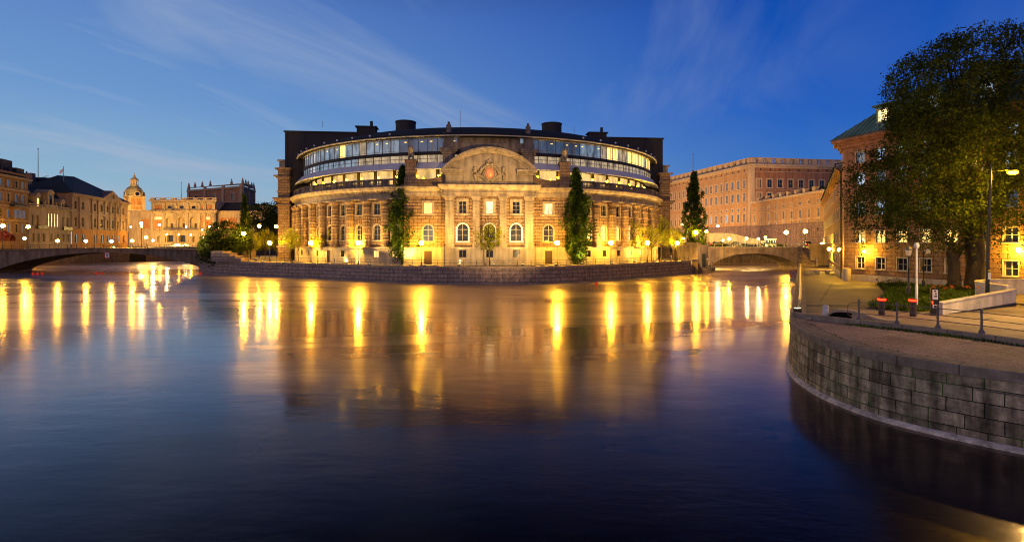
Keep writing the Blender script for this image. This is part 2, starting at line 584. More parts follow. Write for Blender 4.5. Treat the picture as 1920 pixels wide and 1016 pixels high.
def wall(mb, M, u0, u1, z0, z1, ops=(), courses=None, du=None, reveal=0.3, groove=0.05, m=0, k=1.0, zc=None):
    """wall skin with real openings, cut course joints and reveals. ops: (u0,u1,z0,z1,arch)"""
    us = {round(u0, 4), round(u1, 4)}
    zs = {round(z0, 4): 0.0, round(z1, 4): 0.0}
    for o in ops:
        us |= {round(o[0], 4), round(o[1], 4)}
        zs[round(o[2], 4)] = 0.0
        zs[round(o[3], 4)] = 0.0
    if du:
        n = max(1, int(round((u1 - u0) / du)))
        for i in range(1, n):
            u = u0 + (u1 - u0) * i / n
            if all(abs(u - x) > du * 0.3 for x in us):
                us.add(round(u, 4))
    if courses:
        edge = list(zs)
        z = (zc if zc is not None else z0) + courses
        while z < z1 - 0.15:
            if z > z0 + 0.1:
                for dz, dd in ((-0.07, 0), (-0.035, -groove), (0.035, -groove), (0.07, 0)):
                    if all(abs(z + dz - e) > 0.03 for e in edge):
                        zs[round(z + dz, 4)] = dd
            z += courses
    us = sorted(us)
    zl = sorted(zs)

    def inside(a, b, c, d):
        for o in ops:
            if a >= o[0] - 1e-3 and b <= o[1] + 1e-3 and c >= o[2] - 1e-3 and d <= o[3] + 1e-3:
                return True
        return False
    for i in range(len(us) - 1):
        for j in range(len(zl) - 1):
            if inside(us[i], us[i + 1], zl[j], zl[j + 1]):
                continue
            a, b = zs[zl[j]], zs[zl[j + 1]]
            mb.face([M(us[i], zl[j], a), M(us[i + 1], zl[j], a), M(us[i + 1], zl[j + 1], b), M(us[i], zl[j + 1], b)], m,
                    [(us[i] / k, zl[j]), (us[i + 1] / k, zl[j]), (us[i + 1] / k, zl[j + 1]), (us[i] / k, zl[j + 1])])
    for o in ops:
        a, b, c, d, arch = o
        if arch:
            w = (b - a) / 2
            wr = w / k
            zsn = d - wr
            pts = [((a + b) / 2 + w * math.cos(t), zsn + wr * math.sin(t)) for t in [PI * i / 10 for i in range(11)]]
            for i in range(10):
                p, q = pts[i], pts[i + 1]
                mb.face([M(p[0], p[1], 0), M(q[0], q[1], 0), M(q[0], d, 0), M(p[0], d, 0)], m)
                mb.face([M(p[0], p[1], 0), M(q[0], q[1], 0), M(q[0], q[1], -reveal), M(p[0], p[1], -reveal)], m)
            top = zsn
        else:
            top = d
            mb.face([M(a, d, 0), M(b, d, 0), M(b, d, -reveal), M(a, d, -reveal)], m)
        mb.face([M(a, c, 0), M(a, top, 0), M(a, top, -reveal), M(a, c, -reveal)], m)
        mb.face([M(b, c, 0), M(b, top, 0), M(b, top, -reveal), M(b, c, -reveal)], m)
        mb.face([M(a, c, 0), M(b, c, 0), M(b, c, -reveal), M(a, c, -reveal)], m)


def arc_pts(uc, w, zs, k=1.0, n=10):
    return [(uc + w / 2 * k * math.cos(PI * i / n), zs + w / 2 * math.sin(PI * i / n)) for i in range(n + 1)]


def window(root, M, op, mats, pane, surround=0.22, proud=0.08, depth=0.22, bars=(1, 1), sub=True, k=1.0, sill=True, name='window', smat=None, bw=0.06, keystone=False):
    """surround and sash (one mesh), glass (child, or second material when tiny)"""
    a, b, c, d, arch = op
    f = MB()
    ks, s = k, surround * k
    zt = d - (b - a) / 2 / k if arch else d
    if surround:
        f.ubox(M, a - s, a, c, zt, -0.02, proud, 1)
        f.ubox(M, b, b + s, c, zt, -0.02, proud, 1)
        if arch:
            w = (b - a) / 2 / k
            o1 = arc_pts((a + b) / 2, w * 2, zt, k)
            o2 = arc_pts((a + b) / 2, w * 2 + surround * 2, zt, k)
            for i in range(len(o1) - 1):
                f.face([M(*o1[i], proud), M(*o1[i + 1], proud), M(*o2[i + 1], proud), M(*o2[i], proud)], 1)
                f.face([M(*o2[i], proud), M(*o2[i + 1], proud), M(*o2[i + 1], -0.02), M(*o2[i], -0.02)], 1)
                f.face([M(*o1[i], proud), M(*o1[i + 1], proud), M(*o1[i + 1], -0.05), M(*o1[i], -0.05)], 1)
        else:
            f.ubox(M, a - s, b + s, d, d + surround, -0.02, proud + 0.02, 1)
        if sill:
            f.ubox(M, a - s * 1.3, b + s * 1.3, c - surround * 0.8, c, -0.02, proud + 0.1, 1)
    t = bw * k
    dd = -depth
    f.ubox(M, a, a + t, c, zt, dd - 0.02, dd + 0.06, 0)
    f.ubox(M, b - t, b, c, zt, dd - 0.02, dd + 0.06, 0)
    f.ubox(M, a, b, c, c + bw, dd - 0.02, dd + 0.06, 0)
    f.ubox(M, a, b, zt - bw, zt, dd - 0.02, dd + 0.06, 0)
    if arch:
        w = (b - a) / 2 / k
        o1 = arc_pts((a + b) / 2, w * 2 - bw * 2, zt, k)
        o2 = arc_pts((a + b) / 2, w * 2, zt, k)
        for i in range(len(o1) - 1):
            f.face([M(*o1[i], dd + .06), M(*o1[i + 1], dd + .06), M(*o2[i + 1], dd + .06), M(*o2[i], dd + .06)], 0)
    for i in range(1, bars[0] + 1):
        u = a + (b - a) * i / (bars[0] + 1)
        f.ubox(M, u - t / 2, u + t / 2, c, d if not arch else d - 0.05, dd - 0.02, dd + 0.05, 0)
    for i in range(1, bars[1] + 1):
        z = c + (zt - c) * i / (bars[1] + 1)
        f.ubox(M, a, b, z - bw / 3, z + bw / 3, dd - 0.02, dd + 0.045, 0)
    poly = [(a, c), (b, c)] + (arc_pts((a + b) / 2, (b - a) / k, zt, k) if arch else [(b, d), (a, d)])
    sm = smat or mats
    if sub:
        o = f.build(name, [mats, sm], root)
        g = MB()
        g.face([M(u, z, dd) for u, z in poly])
        g.build('pane', pane, o)
    else:
        f.face([M(u, z, dd) for u, z in poly], 2)
        o = f.build(name, [mats, sm, pane], root)
    return o


def spot(loc, target, watts, color=(1.0, 0.58, 0.17), size=110, blend=0.9, radius=0.25, parent=None):
    l = bpy.data.lights.new('flood_beam', 'SPOT')
    l.energy = watts
    l.color = color
    l.spot_size = R(size)
    l.spot_blend = blend
    l.shadow_soft_size = radius
    o = bpy.data.objects.new('flood_beam', l)
    col.objects.link(o)
    d = (Vector(target) - Vector(loc)).normalized()
    if parent:
        o.parent = parent
        o.location = Vector(loc) - parent.location
    else:
        o.location = loc
    o.rotation_euler = d.to_track_quat('-Z', 'Y').to_euler()
    return o


def floodlight(loc, target, watts, label, group, size=110, color=(1.0, 0.58, 0.17)):
    loc = Vector(loc)
    t = thing('floodlight', label, 'floodlight', loc, 0, group)
    d = Vector(target) - loc
    a = math.atan2(d.y, d.x)
    f = MB()
    f.box(-0.16, 0.10, -0.2, 0.2, 0.02, 0.30)
    f.box(-0.20, 0.16, -0.03, 0.03, 0, 0.05)
    h = f.build('housing', BLACK, t)
    h.rotation_euler = (0, 0, a)
    g = MB()
    g.face([(0.104, -0.17, 0.06), (0.104, 0.17, 0.06), (0.104, 0.17, 0.27), (0.104, -0.17, 0.27)])
    g.face([(-0.13, -0.17, 0.304), (0.08, -0.17, 0.304), (0.08, 0.17, 0.304), (-0.13, 0.17, 0.304)])
    l = g.build('lens', LENS, t)
    l.rotation_euler = (0, 0, a)
    spot(loc + Vector((math.cos(a) * 0.35, math.sin(a) * 0.35, 0.45)), target, watts, color, size, parent=t)
    return t
# ------------------------------------------------------------------ the semicircular parliament building
PC = (-8.5, 142.7)
PR = R(5.5)
RD = 45.6


def pw(x, y, z=0.0):
    """parliament local -> world"""
    c, s = math.cos(PR), math.sin(PR)
    return Vector((PC[0] + x * c - y * s, PC[1] + x * s + y * c, z))


def pol(r, th):
    return (r * math.sin(R(th)), -r * math.cos(R(th)))


def drumM(r0):
    def M(u, z, d=0.0):
        return ((r0 + d) * math.sin(R(u)), -(r0 + d) * math.cos(R(u)), z)
    return M


def arcpath(r, a, b, step=1.3):
    n = max(2, int(abs(b - a) / step))
    return [pol(r, a + (b - a) * i / n) for i in range(n + 1)]


parl = thing('parliament_building', 'floodlit round-fronted stone parliament with glazed upper floors on the island', 'building', (PC[0], PC[1], 0), PR)
MD = drumM(RD)
KD = 180 / (PI * RD)
KB = 180 / (PI * 46.0)
G0 = 3.05
sides = {-1: dict(cols=[-(24.6 + 5.28 * k) for k in range(10)], wins=[-22.2] + [-(27.2 + 5.28 * k) for k in range(9)], lo=-78.0, hi=-19.5),
         1: dict(cols=[22.3 + 5.25 * k for k in range(10)], wins=[24.9 + 5.25 * k for k in range(9)], lo=19.5, hi=76.0)}

# a rusticated engaged column, modelled once
cm = MB()
prof = [(0.95, 6.35), (0.95, 6.75), (0.84, 6.9)]
z = 6.9
while z < 14.0:
    prof += [(0.80, z + 0.04), (0.80, z + 0.44), (0.70, z + 0.49), (0.70, z + 0.55)]
    z += 0.60
prof += [(0.70, 14.3), (0.78, 14.35), (0.78, 14.5), (0.92, 14.75)]
cm.lathe(prof, 14)
cm.box(-0.98, 0.98, -0.98, 0.98, 14.75, 15.1)
cm.box(-1.0, 1.0, -1.0, 1.0, 6.2, 6.35)
col0 = cm.build('engaged_column', S_RUST, parl, smooth=50)
first = True
for sd in (-1, 1):
    for th in sides[sd]['cols']:
        x, y = pol(RD + 0.35, th)
        if first:
            col0.location = (x, y, 0)
            col0.rotation_euler = (0, 0, R(th))
            first = False
        else:
            inst(col0, parl, (x, y, 0), R(th))

lit_low = {(1, 0): PANE_Y, (1, 1): PANE_Y, (1, 2): PANE_Y, (1, 3): PANE_W}
lit_base = {(-1, 1): PANE_Y, (-1, 2): PANE_Y, (-1, 0): PANE_Y, (1, 3): PANE_Y, (1, 5): PANE_Y, (1, 4): PANE_W}
for sd in (-1, 1):
    S = sides[sd]
    up, lo, ba = [], [], []
    for i, th in enumerate(S['wins']):
        up.append((th - 0.68 * KD, th + 0.68 * KD, 12.35, 14.45, False))
        lo.append((th - 0.80 * KD, th + 0.80 * KD, 7.55, 10.45, True))
        door = (sd == -1 and i in (2, 4)) 
        ba.append((th - 0.6 * KB, th + 0.6 * KB, 3.15 if door else 4.35, 5.6, False))
    w = MB()
    wall(w, MD, S['lo'], S['hi'], 6.2, 15.1, up + lo, courses=0.6, du=1.3, k=KD, zc=6.0, groove=0.09)
    w.build('drum_wall', S_RUST, parl)
    w = MB()
    wall(w, drumM(46.0), S['lo'], S['hi'], 2.9, 6.2, ba, courses=None, du=1.3, k=KB)
    w.sweep(arcpath(46.0, S['lo'], S['hi']), [(0, 5.95), (0.18, 6.0), (0.18, 6.25), (-0.6, 6.3)])
    w.build('basement_wall', S_BASE, parl)
    for i, (a, b, c) in enumerate(zip(up, lo, ba)):
        window(parl, MD, a, FRAME, PANE_OL if (i + sd) % 3 else PANE, surround=0.32, proud=0.12, k=KD, smat=S_PALE)
        window(parl, MD, b, FRAME, lit_low.get((sd, i), PANE_OL if i % 2 else PANE), surround=0.3, proud=0.1, k=KD, bars=(1, 1), smat=S_PALE)
        # keystone fan over the arched window
        f = MB()
        for q in range(-3, 4):
            t = PI / 2 + q * 0.32
            u, zz = a[0] * 0 + S['wins'][i], 9.65
            r1, r2 = 1.15, 2.0 + (0.25 if q == 0 else 0)
            h = 0.13
            pts = []
            for rr, hh in ((r1, h * 0.8), (r2, h * 1.5)):
                for e in (-1, 1):
                    tt = t + e * hh / rr
                    pts.append((u + rr * math.cos(tt) * KD, zz + rr * math.sin(tt)))
            f.slab(MD, [pts[0], pts[1], pts[3], pts[2]], -0.05, 0.10 + (0.15 if q == 0 else 0))
        f.build('keystone_fan', S_RUST, parl)
        mm = lit_base.get((sd, i))
        if c[2] < 4:
            d = MB()
            d.ubox(drumM(46.0), c[0], c[1], c[2], c[3], -0.35, -0.2)
            d.build('door', mm or DOOR, parl)
        else:
            window(parl, drumM(46.0), c, FRAME, mm or PANE, surround=0.1, proud=0.03, k=KB, bars=(1, 0), sill=False, smat=S_BASE)
    # entablature
    e = MB()
    e.sweep(arcpath(RD, S['lo'], S['hi'], 1.3), [(0.0, 15.1), (1.05, 15.1), (1.05, 15.32), (0.35, 15.36), (0.35, 15.85), (0.45, 15.9), (0.45, 16.45), (0.8, 16.55), (1.3, 16.85), (1.45, 17.25), (1.45, 17.38), (-1.5, 17.46)])
    n = int((S['hi'] - S['lo']) / 0.88)
    for i in range(n):
        th = S['lo'] + 0.5 + i * 0.88
        e.ubox(drumM(RD), th - 0.22, th + 0.22, 16.35, 16.62, 0.4, 1.0)
    e.build('entablature', S_PALE, parl)
    # balustrade
    b = MB()
    pa = arcpath(45.9, S['lo'], S['hi'] if sd == -1 else S['hi'], 1.3)
    b.sweep(pa, [(-0.3, 17.40), (0.38, 17.40), (0.38, 17.82), (-0.3, 17.82)])
    b.sweep(pa, [(-0.26, 18.68), (0.34, 18.68), (0.38, 18.92), (-0.3, 18.92), (-0.26, 18.68)])
    MBq = drumM(45.9)
    piers = [c for c in S['cols']]
    for th in piers:
        b.ubox(MBq, th - 0.85, th + 0.85, 17.82, 18.70, -0.26, 0.42)
    for i in range(len(piers) - 1):
        a0, a1 = sorted((piers[i], piers[i + 1]))
        for q in range(8):
            th = a0 + 0.85 + (a1 - a0 - 1.7) * (q + 0.5) / 8
            x, y = pol(45.95, th)
            b.lathe([(0.10, 17.82), (0.15, 18.05), (0.08, 18.35), (0.12, 18.68)], 5, (x, y, 0))
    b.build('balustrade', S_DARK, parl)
    # terrace, lit recess behind it, canopy and glass storeys
    g0, g1 = (S['lo'], -7) if sd == -1 else (7, S['hi'])
    t = MB()
    t.sweep(arcpath(45.0, g0, g1), [(0.9, 17.44), (0.9, 17.48), (-3.5, 17.48)], caps=False)
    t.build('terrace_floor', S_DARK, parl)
    rec = MB()
    MR = drumM(42.6)
    rc = MB()
    steps = [g0 + (g1 - g0) * i / 12 for i in range(13)]
    for i in range(12):
        a0, a1 = steps[i], steps[i + 1]
        for q in range(3):
            b0, b1 = a0 + 0.5 + (a1 - a0 - 0.5) * q / 3, a0 + 0.5 + (a1 - a0 - 0.5) * (q + 1) / 3
            rec.face([MR(b0, 17.6), MR(b1, 17.6), MR(b1, 20.95), MR(b0, 20.95)])
        rc.ubox(MR, a0 - 0.35, a0 + 0.5, 17.48, 21.4, -0.1, 0.25)
        rc.ubox(MR, a0, a1, 20.92, 21.4, -0.1, 0.15)
    r_o = rc.build('terrace_wall', CLAD, parl)
    rec.build('terrace_glazing', PANE_CR, r_o)
    ca = MB()
    ca.sweep(arcpath(44.0, g0, g1, 1.0), [(-1.5, 21.3), (1.5, 20.6), (1.9, 20.5), (2.0, 20.62), (0.85, 21.95), (0.3, 22.0)])
    ca.build('metal_canopy', SILVER, parl)
    # two ribbons of glass
    rb, gl = MB(), MB()
    lim = 66 if sd == -1 else 64
    M1, M2 = drumM(44.15), drumM(44.35)
    n = 24
    a_in = 7.5
    for row, (MM, z0, z1) in enumerate(((M1, 23.95, 26.55), (M2, 21.98, 23.35))):
        for i in range(n):
            a0 = sd * (a_in + (lim - a_in) * i / n)
            a1 = sd * (a_in + (lim - a_in) * (i + 1) / n)
            am = abs(a0 + a1) / 2
            rr = random.random()
            if row == 0:
                if sd == 1 and 42 < am < 52:
                    mi = 2
                elif sd == 1 and am > 30:
                    mi = 1 if rr < 0.6 else 2
                elif sd == 1:
                    mi = 3 if rr < 0.6 else 0
                else:
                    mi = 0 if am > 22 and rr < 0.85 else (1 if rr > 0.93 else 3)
                    if 38 < am < 40.5 or 31.5 < am < 33.8:
                        mi = 2 if am > 38 else 1
            else:
                mi = 1 if (am < 34 or sd == 1) else 0
            gl.face([MM(a0, z0), MM(a1, z0), MM(a1, z1), MM(a0, z1)], mi)
            rb.ubox(MM, a0 - 0.07, a0 + 0.07, z0, z1, -0.06, 0.09)
            lo_, hi_ = min(a0, a1), max(a0, a1)
            if row == 0:
                rb.ubox(MM, lo_ + .1, hi_ - .1, z0 + .28, z0 + .36, 0.01, 0.05, 2)
                rb.ubox(MM, lo_ + .1, hi_ - .1, z1 - .2, z1 - .12, 0.01, 0.05, 2)
                if random.random() < .45:
                    c_ = lo_ + (hi_ - lo_) * random.choice((.35, .5, .65))
                    rb.ubox(MM, c_ - .06, c_ + .06, z0 + .28, z1 - .12, 0.01, 0.06, 2)
                if random.random() < .35:
                    c_ = lo_ + (hi_ - lo_) * random.uniform(.3, .7)
                    gl.ubox(MM, c_ - .3, c_ + .3, z1 - .75, z1 - .6, 0.012, 0.03, 2)
            else:
                rb.ubox(MM, lo_ + .1, hi_ - .1, (z0 + z1) / 2 - .04, (z0 + z1) / 2 + .04, 0.01, 0.05, 0)
    rb.sweep(arcpath(44.0, g0, g1), [(0.2, 23.32), (0.62, 23.34), (0.52, 23.96), (0.1, 24.02)], m=1)
    rb.sweep(arcpath(44.0, g0, g1), [(-0.3, 26.5), (0.3, 26.5), (0.3, 26.62), (-0.3, 26.62)], m=2)
    o0, o1 = (S['lo'], -lim) if sd == -1 else (lim, S['hi'])
    rb.sweep(arcpath(44.0, o0, o1), [(0.25, 20.6), (0.25, 26.6)], m=1, caps=False)
    ro = rb.build('ribbon_glazing', [IRON, CLAD, FRAME_W], parl)
    gl.build('glass', [PANE_C, PANE_RB, PANE_Y, PANE_BL], ro)
    # terrace lamps on brackets
    tl = None
    for i in range(9):
        th = sd * (12.2 + 5.28 * i) if i else sd * 12.0
        x, y = pol(44.3, th)
        if tl is None:
            q = MB()
            q.ball((0, 0, 19.5), 0.19, 8, 6)
            q.tube([(0, 0, 19.66), (0, 0, 20.5)], 0.03, 5, 1)
            tl = q.build('terrace_lamp', [LAMP_T, BLACK], parl, smooth=60)
            tl.location = (x, y, 0)
        else:
            inst(tl, parl, (x, y, 0))
    for i in range(9):
        th = sd * (24 + 5.6 * i)
        x, y = pol(45.3, th)
        q = MB()
        q.ball((x, y, 27.35), 0.2, 8, 6)
        q.tube([(x, y, 26.9), (x, y, 27.3)], 0.05, 5)
        q.build('eaves_dome', WHITEP, parl, smooth=60)

# drum roof
r = MB()
r.sweep(arcpath(44.0, -80, 80, 2.0), [(-0.5, 26.62), (1.35, 26.6), (1.6, 26.75), (1.55, 27.0), (-2.5, 28.7), (-6.0, 29.75), (-22.0, 30.3)], caps=False)
r.build('curved_roof', ROOF, parl, smooth=30)
q = MB()
q.sweep(arcpath(44.0, -80, 80, 2.0), [(1.38, 26.55), (1.66, 26.58), (1.66, 26.74), (1.38, 26.72)])
q.build('eaves_gutter', FRAME_W, parl)

# flat bays between drum and portico
YF = -44.3
for sd in (-1, 1):
    def MF(u, z, d=0.0):
        return (u, YF - d, z)
    x0, x1 = (-15.5, -8.0) if sd == -1 else (8.0, 15.5)
    xc = sd * 11.15
    ops = [(xc - 0.78, xc + 0.78, 12.35, 14.4, False), (xc - 0.95, xc + 0.95, 7.3, 10.4, True)]
    w = MB()
    wall(w, MF, x0, x1, 6.2, 15.5, ops, courses=0.6, zc=6.0, groove=0.09)
    e0 = sd * 15.5
    w.face([(e0, YF, 6.2), (e0, YF + 3, 6.2), (e0, YF + 3, 17.4), (e0, YF, 17.4)])
    w.build('bay_wall', S_RUST, parl)
    w = MB()
    dop = (xc - 0.7, xc + 0.7, 3.1, 5.6, False)
    def MG(u, z, d=0.0):
        return (u, YF - 0.2 - d, z)
    wall(w, MG, x0, x1, 2.9, 6.2, [dop])
    w.ubox(MG, x0, x1, 6.0, 6.25, -0.4, 0.12)
    w.face([(e0, YF - .2, 2.9), (e0, YF + 3, 2.9), (e0, YF + 3, 6.2), (e0, YF - .2, 6.2)])
    w.build('bay_basement', S_BASE, parl)
    d = MB()
    d.ubox(MG, dop[0], dop[1], 3.1, 5.6, -0.35, -0.22)
    for k in range(2):
        for j in range(3):
            d.ubox(MG, dop[0] + 0.12 + k * 0.65, dop[0] + 0.62 + k * 0.65, 3.3 + j * 0.75, 3.9 + j * 0.75, -0.24, -0.19)
    d.build('door', DOOR, parl)
    window(parl, MF, ops[0], FRAME_W, PANE_Y if sd == -1 else PANE_W, surround=0.35, proud=0.12, smat=S_PALE)
    window(parl, MF, ops[1], FRAME_W, PANE_BL if sd == -1 else PANE_OL, surround=0.22, proud=0.12, smat=S_PALE)
    f = MB()
    for qn in range(-3, 4):
        t = PI / 2 + qn * 0.30
        pts = []
        for rr, hh in ((1.25, 0.12), (2.1 + (0.2 if qn == 0 else 0), 0.2)):
            for e in (-1, 1):
                tt = t + e * hh / rr
                pts.append((xc + rr * math.cos(tt), 9.45 + rr * math.sin(tt)))
        f.slab(MF, [pts[0], pts[1], pts[3], pts[2]], -0.05, 0.10 + (0.14 if qn == 0 else 0))
    f.build('keystone_fan', S_RUST, parl)
    e = MB()
    xs = [x0 if sd == 1 else x0, x1]
    e.sweep([(x0 - (0 if sd == 1 else 0), YF), (x1, YF)], [(0, 15.5), (0.15, 15.5), (0.15, 15.9), (0.25, 15.95), (0.25, 16.5), (0.6, 16.8), (0.85, 17.2), (0.85, 17.35), (-1.0, 17.42)])
    e.build('bay_entablature', S_PALE, parl)
    # parapet with the concave sweep up to the attic
    pz = [(sd * 15.3, 17.4), (sd * 7.9, 17.4), (sd * 7.9, 21.0)]
    for i in range(9):
        t = i / 8
        a = PI / 2 * t
        pz.append((sd * (7.9 + 3.6 * (1 - math.cos(a)) + 0.15), 18.75 + 2.1 * (1 - math.sin(a))))
    pz += [(sd * 13.0, 18.75), (sd * 15.3, 18.75)]
    g = MB()
    g.slab(MF, pz, -0.9, -0.35)
    g.build('swept_parapet', S_RUST, parl)
    # pedestal for the lion
    p = MB()
    xx = sd * 14.3
    p.box(xx - 1.15, xx + 1.15, YF - 0.1, YF + 2.1, 17.4, 18.9)
    p.box(xx - 0.95, xx + 0.95, YF + 0.05, YF + 1.9, 18.9, 21.9)
    p.box(xx - 1.1, xx + 1.1, YF - 0.05, YF + 2.0, 21.9, 22.25)
    p.build('lion_pedestal', S_RUST, parl)

# portico
YP = -46.2


def MP(u, z, d=0.0):
    return (u, YP - d, z)


ops, bops = [], []
for x in (-4.85, 0, 4.85):
    ops += [(x - 0.68, x + 0.68, 12.35, 14.6, False), (x - 1.0, x + 1.0, 7.35, 10.5, True)]
    bops.append((x - 0.66, x + 0.66, 4.4, 5.85, False))
w = MB()
wall(w, MP, -8, 8, 6.2, 15.5, ops, courses=0.6, zc=6.0, groove=0.09)
for s in (-1, 1):
    w.face([(s * 8, YP, 6.2), (s * 8, YF, 6.2), (s * 8, YF, 15.5), (s * 8, YP, 15.5)])
w.build('portico_wall', S_RUST, parl)
w = MB()


def MPB(u, z, d=0.0):
    return (u, YP - 0.35 - d, z)


wall(w, MPB, -8.35, 8.35, 2.9, 6.2, bops)
w.ubox(MPB, -8.35, 8.35, 6.0, 6.28, -0.4, 0.14)
for s in (-1, 1):
    w.face([(s * 8.35, YP - .35, 2.9), (s * 8.35, YF, 2.9), (s * 8.35, YF, 6.2), (s * 8.35, YP - .35, 6.2)])
w.build('portico_basement', S_BASE, parl)
pl = {-4.85: PANE, 0: PANE_W, 4.85: PANE}
for i, x in enumerate((-4.85, 0, 4.85)):
    window(parl, MP, ops[2 * i], FRAME_W, pl[x], surround=0.42, proud=0.14, smat=S_PALE, bars=(1, 2))
    window(parl, MP, ops[2 * i + 1], FRAME_W, PANE_OL, surround=0.22, proud=0.12, smat=WHITEP, bars=(1, 1))
    window(parl, MPB, bops[i], FRAME, PANE, surround=0.0, proud=0.03, bars=(1, 0), sill=False)
    f = MB()
    for qn in range(-3, 4):
        t = PI / 2 + qn * 0.30
        pts = []
        for rr, hh in ((1.32, 0.12), (2.2 + (0.25 if qn == 0 else 0), 0.2)):
            for e in (-1, 1):
                tt = t + e * hh / rr
                pts.append((x + rr * math.cos(tt), 9.5 + rr * math.sin(tt)))
        f.slab(MP, [pts[0], pts[1], pts[3], pts[2]], -0.05, 0.11 + (0.15 if qn == 0 else 0))
    f.build('keystone_fan', S_RUST, parl)
for x, ww in ((-7.2, 1.5), (-2.42, 1.25), (2.42, 1.25), (7.2, 1.5)):
    p = MB()
    p.ubox(MP, x - ww / 2 - .1, x + ww / 2 + .1, 6.28, 6.9, 0, 0.5)
    z = 6.9
    while z < 14.2:
        p.ubox(MP, x - ww / 2, x + ww / 2, z + 0.05, z + 0.55, 0, 0.42)
        p.ubox(MP, x - ww / 2 + .06, x + ww / 2 - .06, z + 0.55, z + 0.65, 0, 0.34)
        z += 0.60
    for j, (zz, dd) in enumerate(((14.45, .0), (14.75, .08), (15.0, .18), (15.25, .28))):
        p.ubox(MP, x - ww / 2 - dd, x + ww / 2 + dd, zz, zz + (0.3 if j < 3 else 0.22), 0, 0.42 + dd)
    p.build('pilaster', S_PALE, parl)
e = MB()
e.sweep([(-8, YF), (-8, YP), (8, YP), (8, YF)], [(0.0, 15.5), (0.5, 15.5), (0.5, 16.05), (0.62, 16.1), (0.5, 16.15), (0.5, 16.65), (0.75, 16.75), (1.15, 17.1), (1.3, 17.4), (1.3, 17.52), (-2, 17.6)])
e.build('portico_entablature', S_PALE, parl)
a = MB()
a.box(-7.95, 7.95, YP + 0.3, YF + 1.5, 17.55, 18.3)
a.build('attic_plinth', S_DARK, parl)  # cornice shadow on the plinth painted by the darker stone
# segmental pediment
a = MB()
RAD, ZC = 10.75, 13.25
arc = [(RAD * math.sin(t), ZC + RAD * math.cos(t)) for t in [R(49.6) * (1 - i / 14) for i in range(29)]]


def MT(u, z, d=0.0):
    return (u, YP + 0.15 - d, z)


a.slab(MT, [(-7.95, 18.25), (7.95, 18.25), (7.95, 20.3)] + arc + [(-7.95, 20.3)], -1.6, 0.0)
a.build('pediment_wall', S_PALE, parl)
a = MB()
for r0, r1, dd in ((0.0, 0.35, 0.95), (-0.35, 0.0, 0.7), (-0.7, -0.35, 0.4)):
    o1 = [((RAD + r0) * math.sin(t), ZC + (RAD + r0) * math.cos(t)) for t in [R(49.9) * (1 - i / 14) for i in range(29)]]
    o2 = [((RAD + r1) * math.sin(t), ZC + (RAD + r1) * math.cos(t)) for t in [R(49.9) * (1 - i / 14) for i in range(29)]]
    for i in range(28):
        a.hexa([MT(*o1[i], dd), MT(*o1[i + 1], dd), MT(*o1[i + 1], -0.6), MT(*o1[i], -0.6), MT(*o2[i], dd), MT(*o2[i + 1], dd), MT(*o2[i + 1], -0.6), MT(*o2[i], -0.6)])
for s in (-1, 1):
    for z0, z1, dd in ((19.35, 19.65, 0.35), (19.65, 19.95, 0.7), (19.95, 20.3, 1.0)):
        x0, x1 = sorted((s * 4.9, s * (8.0 + dd * 0.7)))
        a.box(x0, x1, YP + 0.15 - dd, YP + 1.5, z0, z1)
a.build('pediment_moulding', S_PALE, parl)
# cartouche with crown, garlands and shield
c = MB()


def MC(x, z, d):
    return (x * .86, YP + 0.15 - d, 19.8 + (z - 19.8) * .86 - .1)


def ctube(pts, r):
    c.tube([MC(x, z, d) for x, z, d in pts], r, 7)


for s in (-1, 1):
    ctube([(s * 0.6, 21.5, .3), (s * 1.2, 21.1, .4), (s * 1.7, 20.5, .42), (s * 2.0, 19.8, .35), (s * 2.5, 19.55, .35), (s * 2.9, 19.8, .35)], [0.2, 0.32, 0.36, 0.3, 0.26, 0.2])
    ctube([(s * 2.9, 20.6, .3), (s * 3.1, 20.1, .4), (s * 3.1, 19.4, .42), (s * 2.95, 18.7, .35), (s * 2.9, 18.2, .3)], [0.3, 0.42, 0.34, 0.26, 0.14])
    ctube([(s * 1.1, 18.5, .3), (s * 1.6, 18.9, .4), (s * 2.1, 19.3, .4), (s * 2.6, 19.1, .35)], [0.22, 0.3, 0.32, 0.24])
    ctube([(s * 1.2, 19.9, .35), (s * 1.55, 19.2, .4), (s * 1.2, 18.5, .4), (s * 0.4, 17.95, .35)], [0.22, 0.26, 0.26, 0.2])
    for k in range(5):
        c.ball(MC(s * (1.0 + 0.42 * k), 21.1 - 0.38 * k, .6), 0.24, 7, 5)
    c.ball(MC(s * 3.05, 20.75, .4), 0.36, 8, 6)
    c.ball(MC(s * 0.5, 21.55, .5), 0.3, 8, 6)
# crown
for s in (-1, -0.33, 0.33, 1):
    ctube([(s * 0.62, 21.5, .5), (s * 0.8, 21.95, .5), (s * 0.3, 22.35, .5), (0, 22.45, .5)], [0.11, 0.13, 0.1, 0.08])
c.ball(MC(0, 22.6, .5), 0.16, 8, 6)
ctube([(-0.75, 21.5, .5), (0.75, 21.5, .5)], 0.16)
ring = [MC(1.18 * math.cos(t), 19.75 + 1.42 * math.sin(t), .45) for t in [2 * PI * i / 20 for i in range(21)]]
c.tube(ring, 0.2, 6, caps=False)
co = c.build('coat_of_arms', S_PALE, parl, smooth=60)
c = MB()
nn = 16
cen = MC(0, 19.75, 0.75)
for ringi in range(5):
    r0, r1 = ringi / 5, (ringi + 1) / 5
    for i in range(nn):
        t0, t1 = 2 * PI * i / nn, 2 * PI * (i + 1) / nn
        def sp(rr, t):
            return MC(1.02 * rr * math.cos(t), 19.75 + 1.26 * rr * math.sin(t), 0.45 + 0.4 * math.sqrt(max(0, 1 - rr * rr)))
        c.face([sp(r0, t0), sp(r0, t1), sp(r1, t1), sp(r1, t0)])
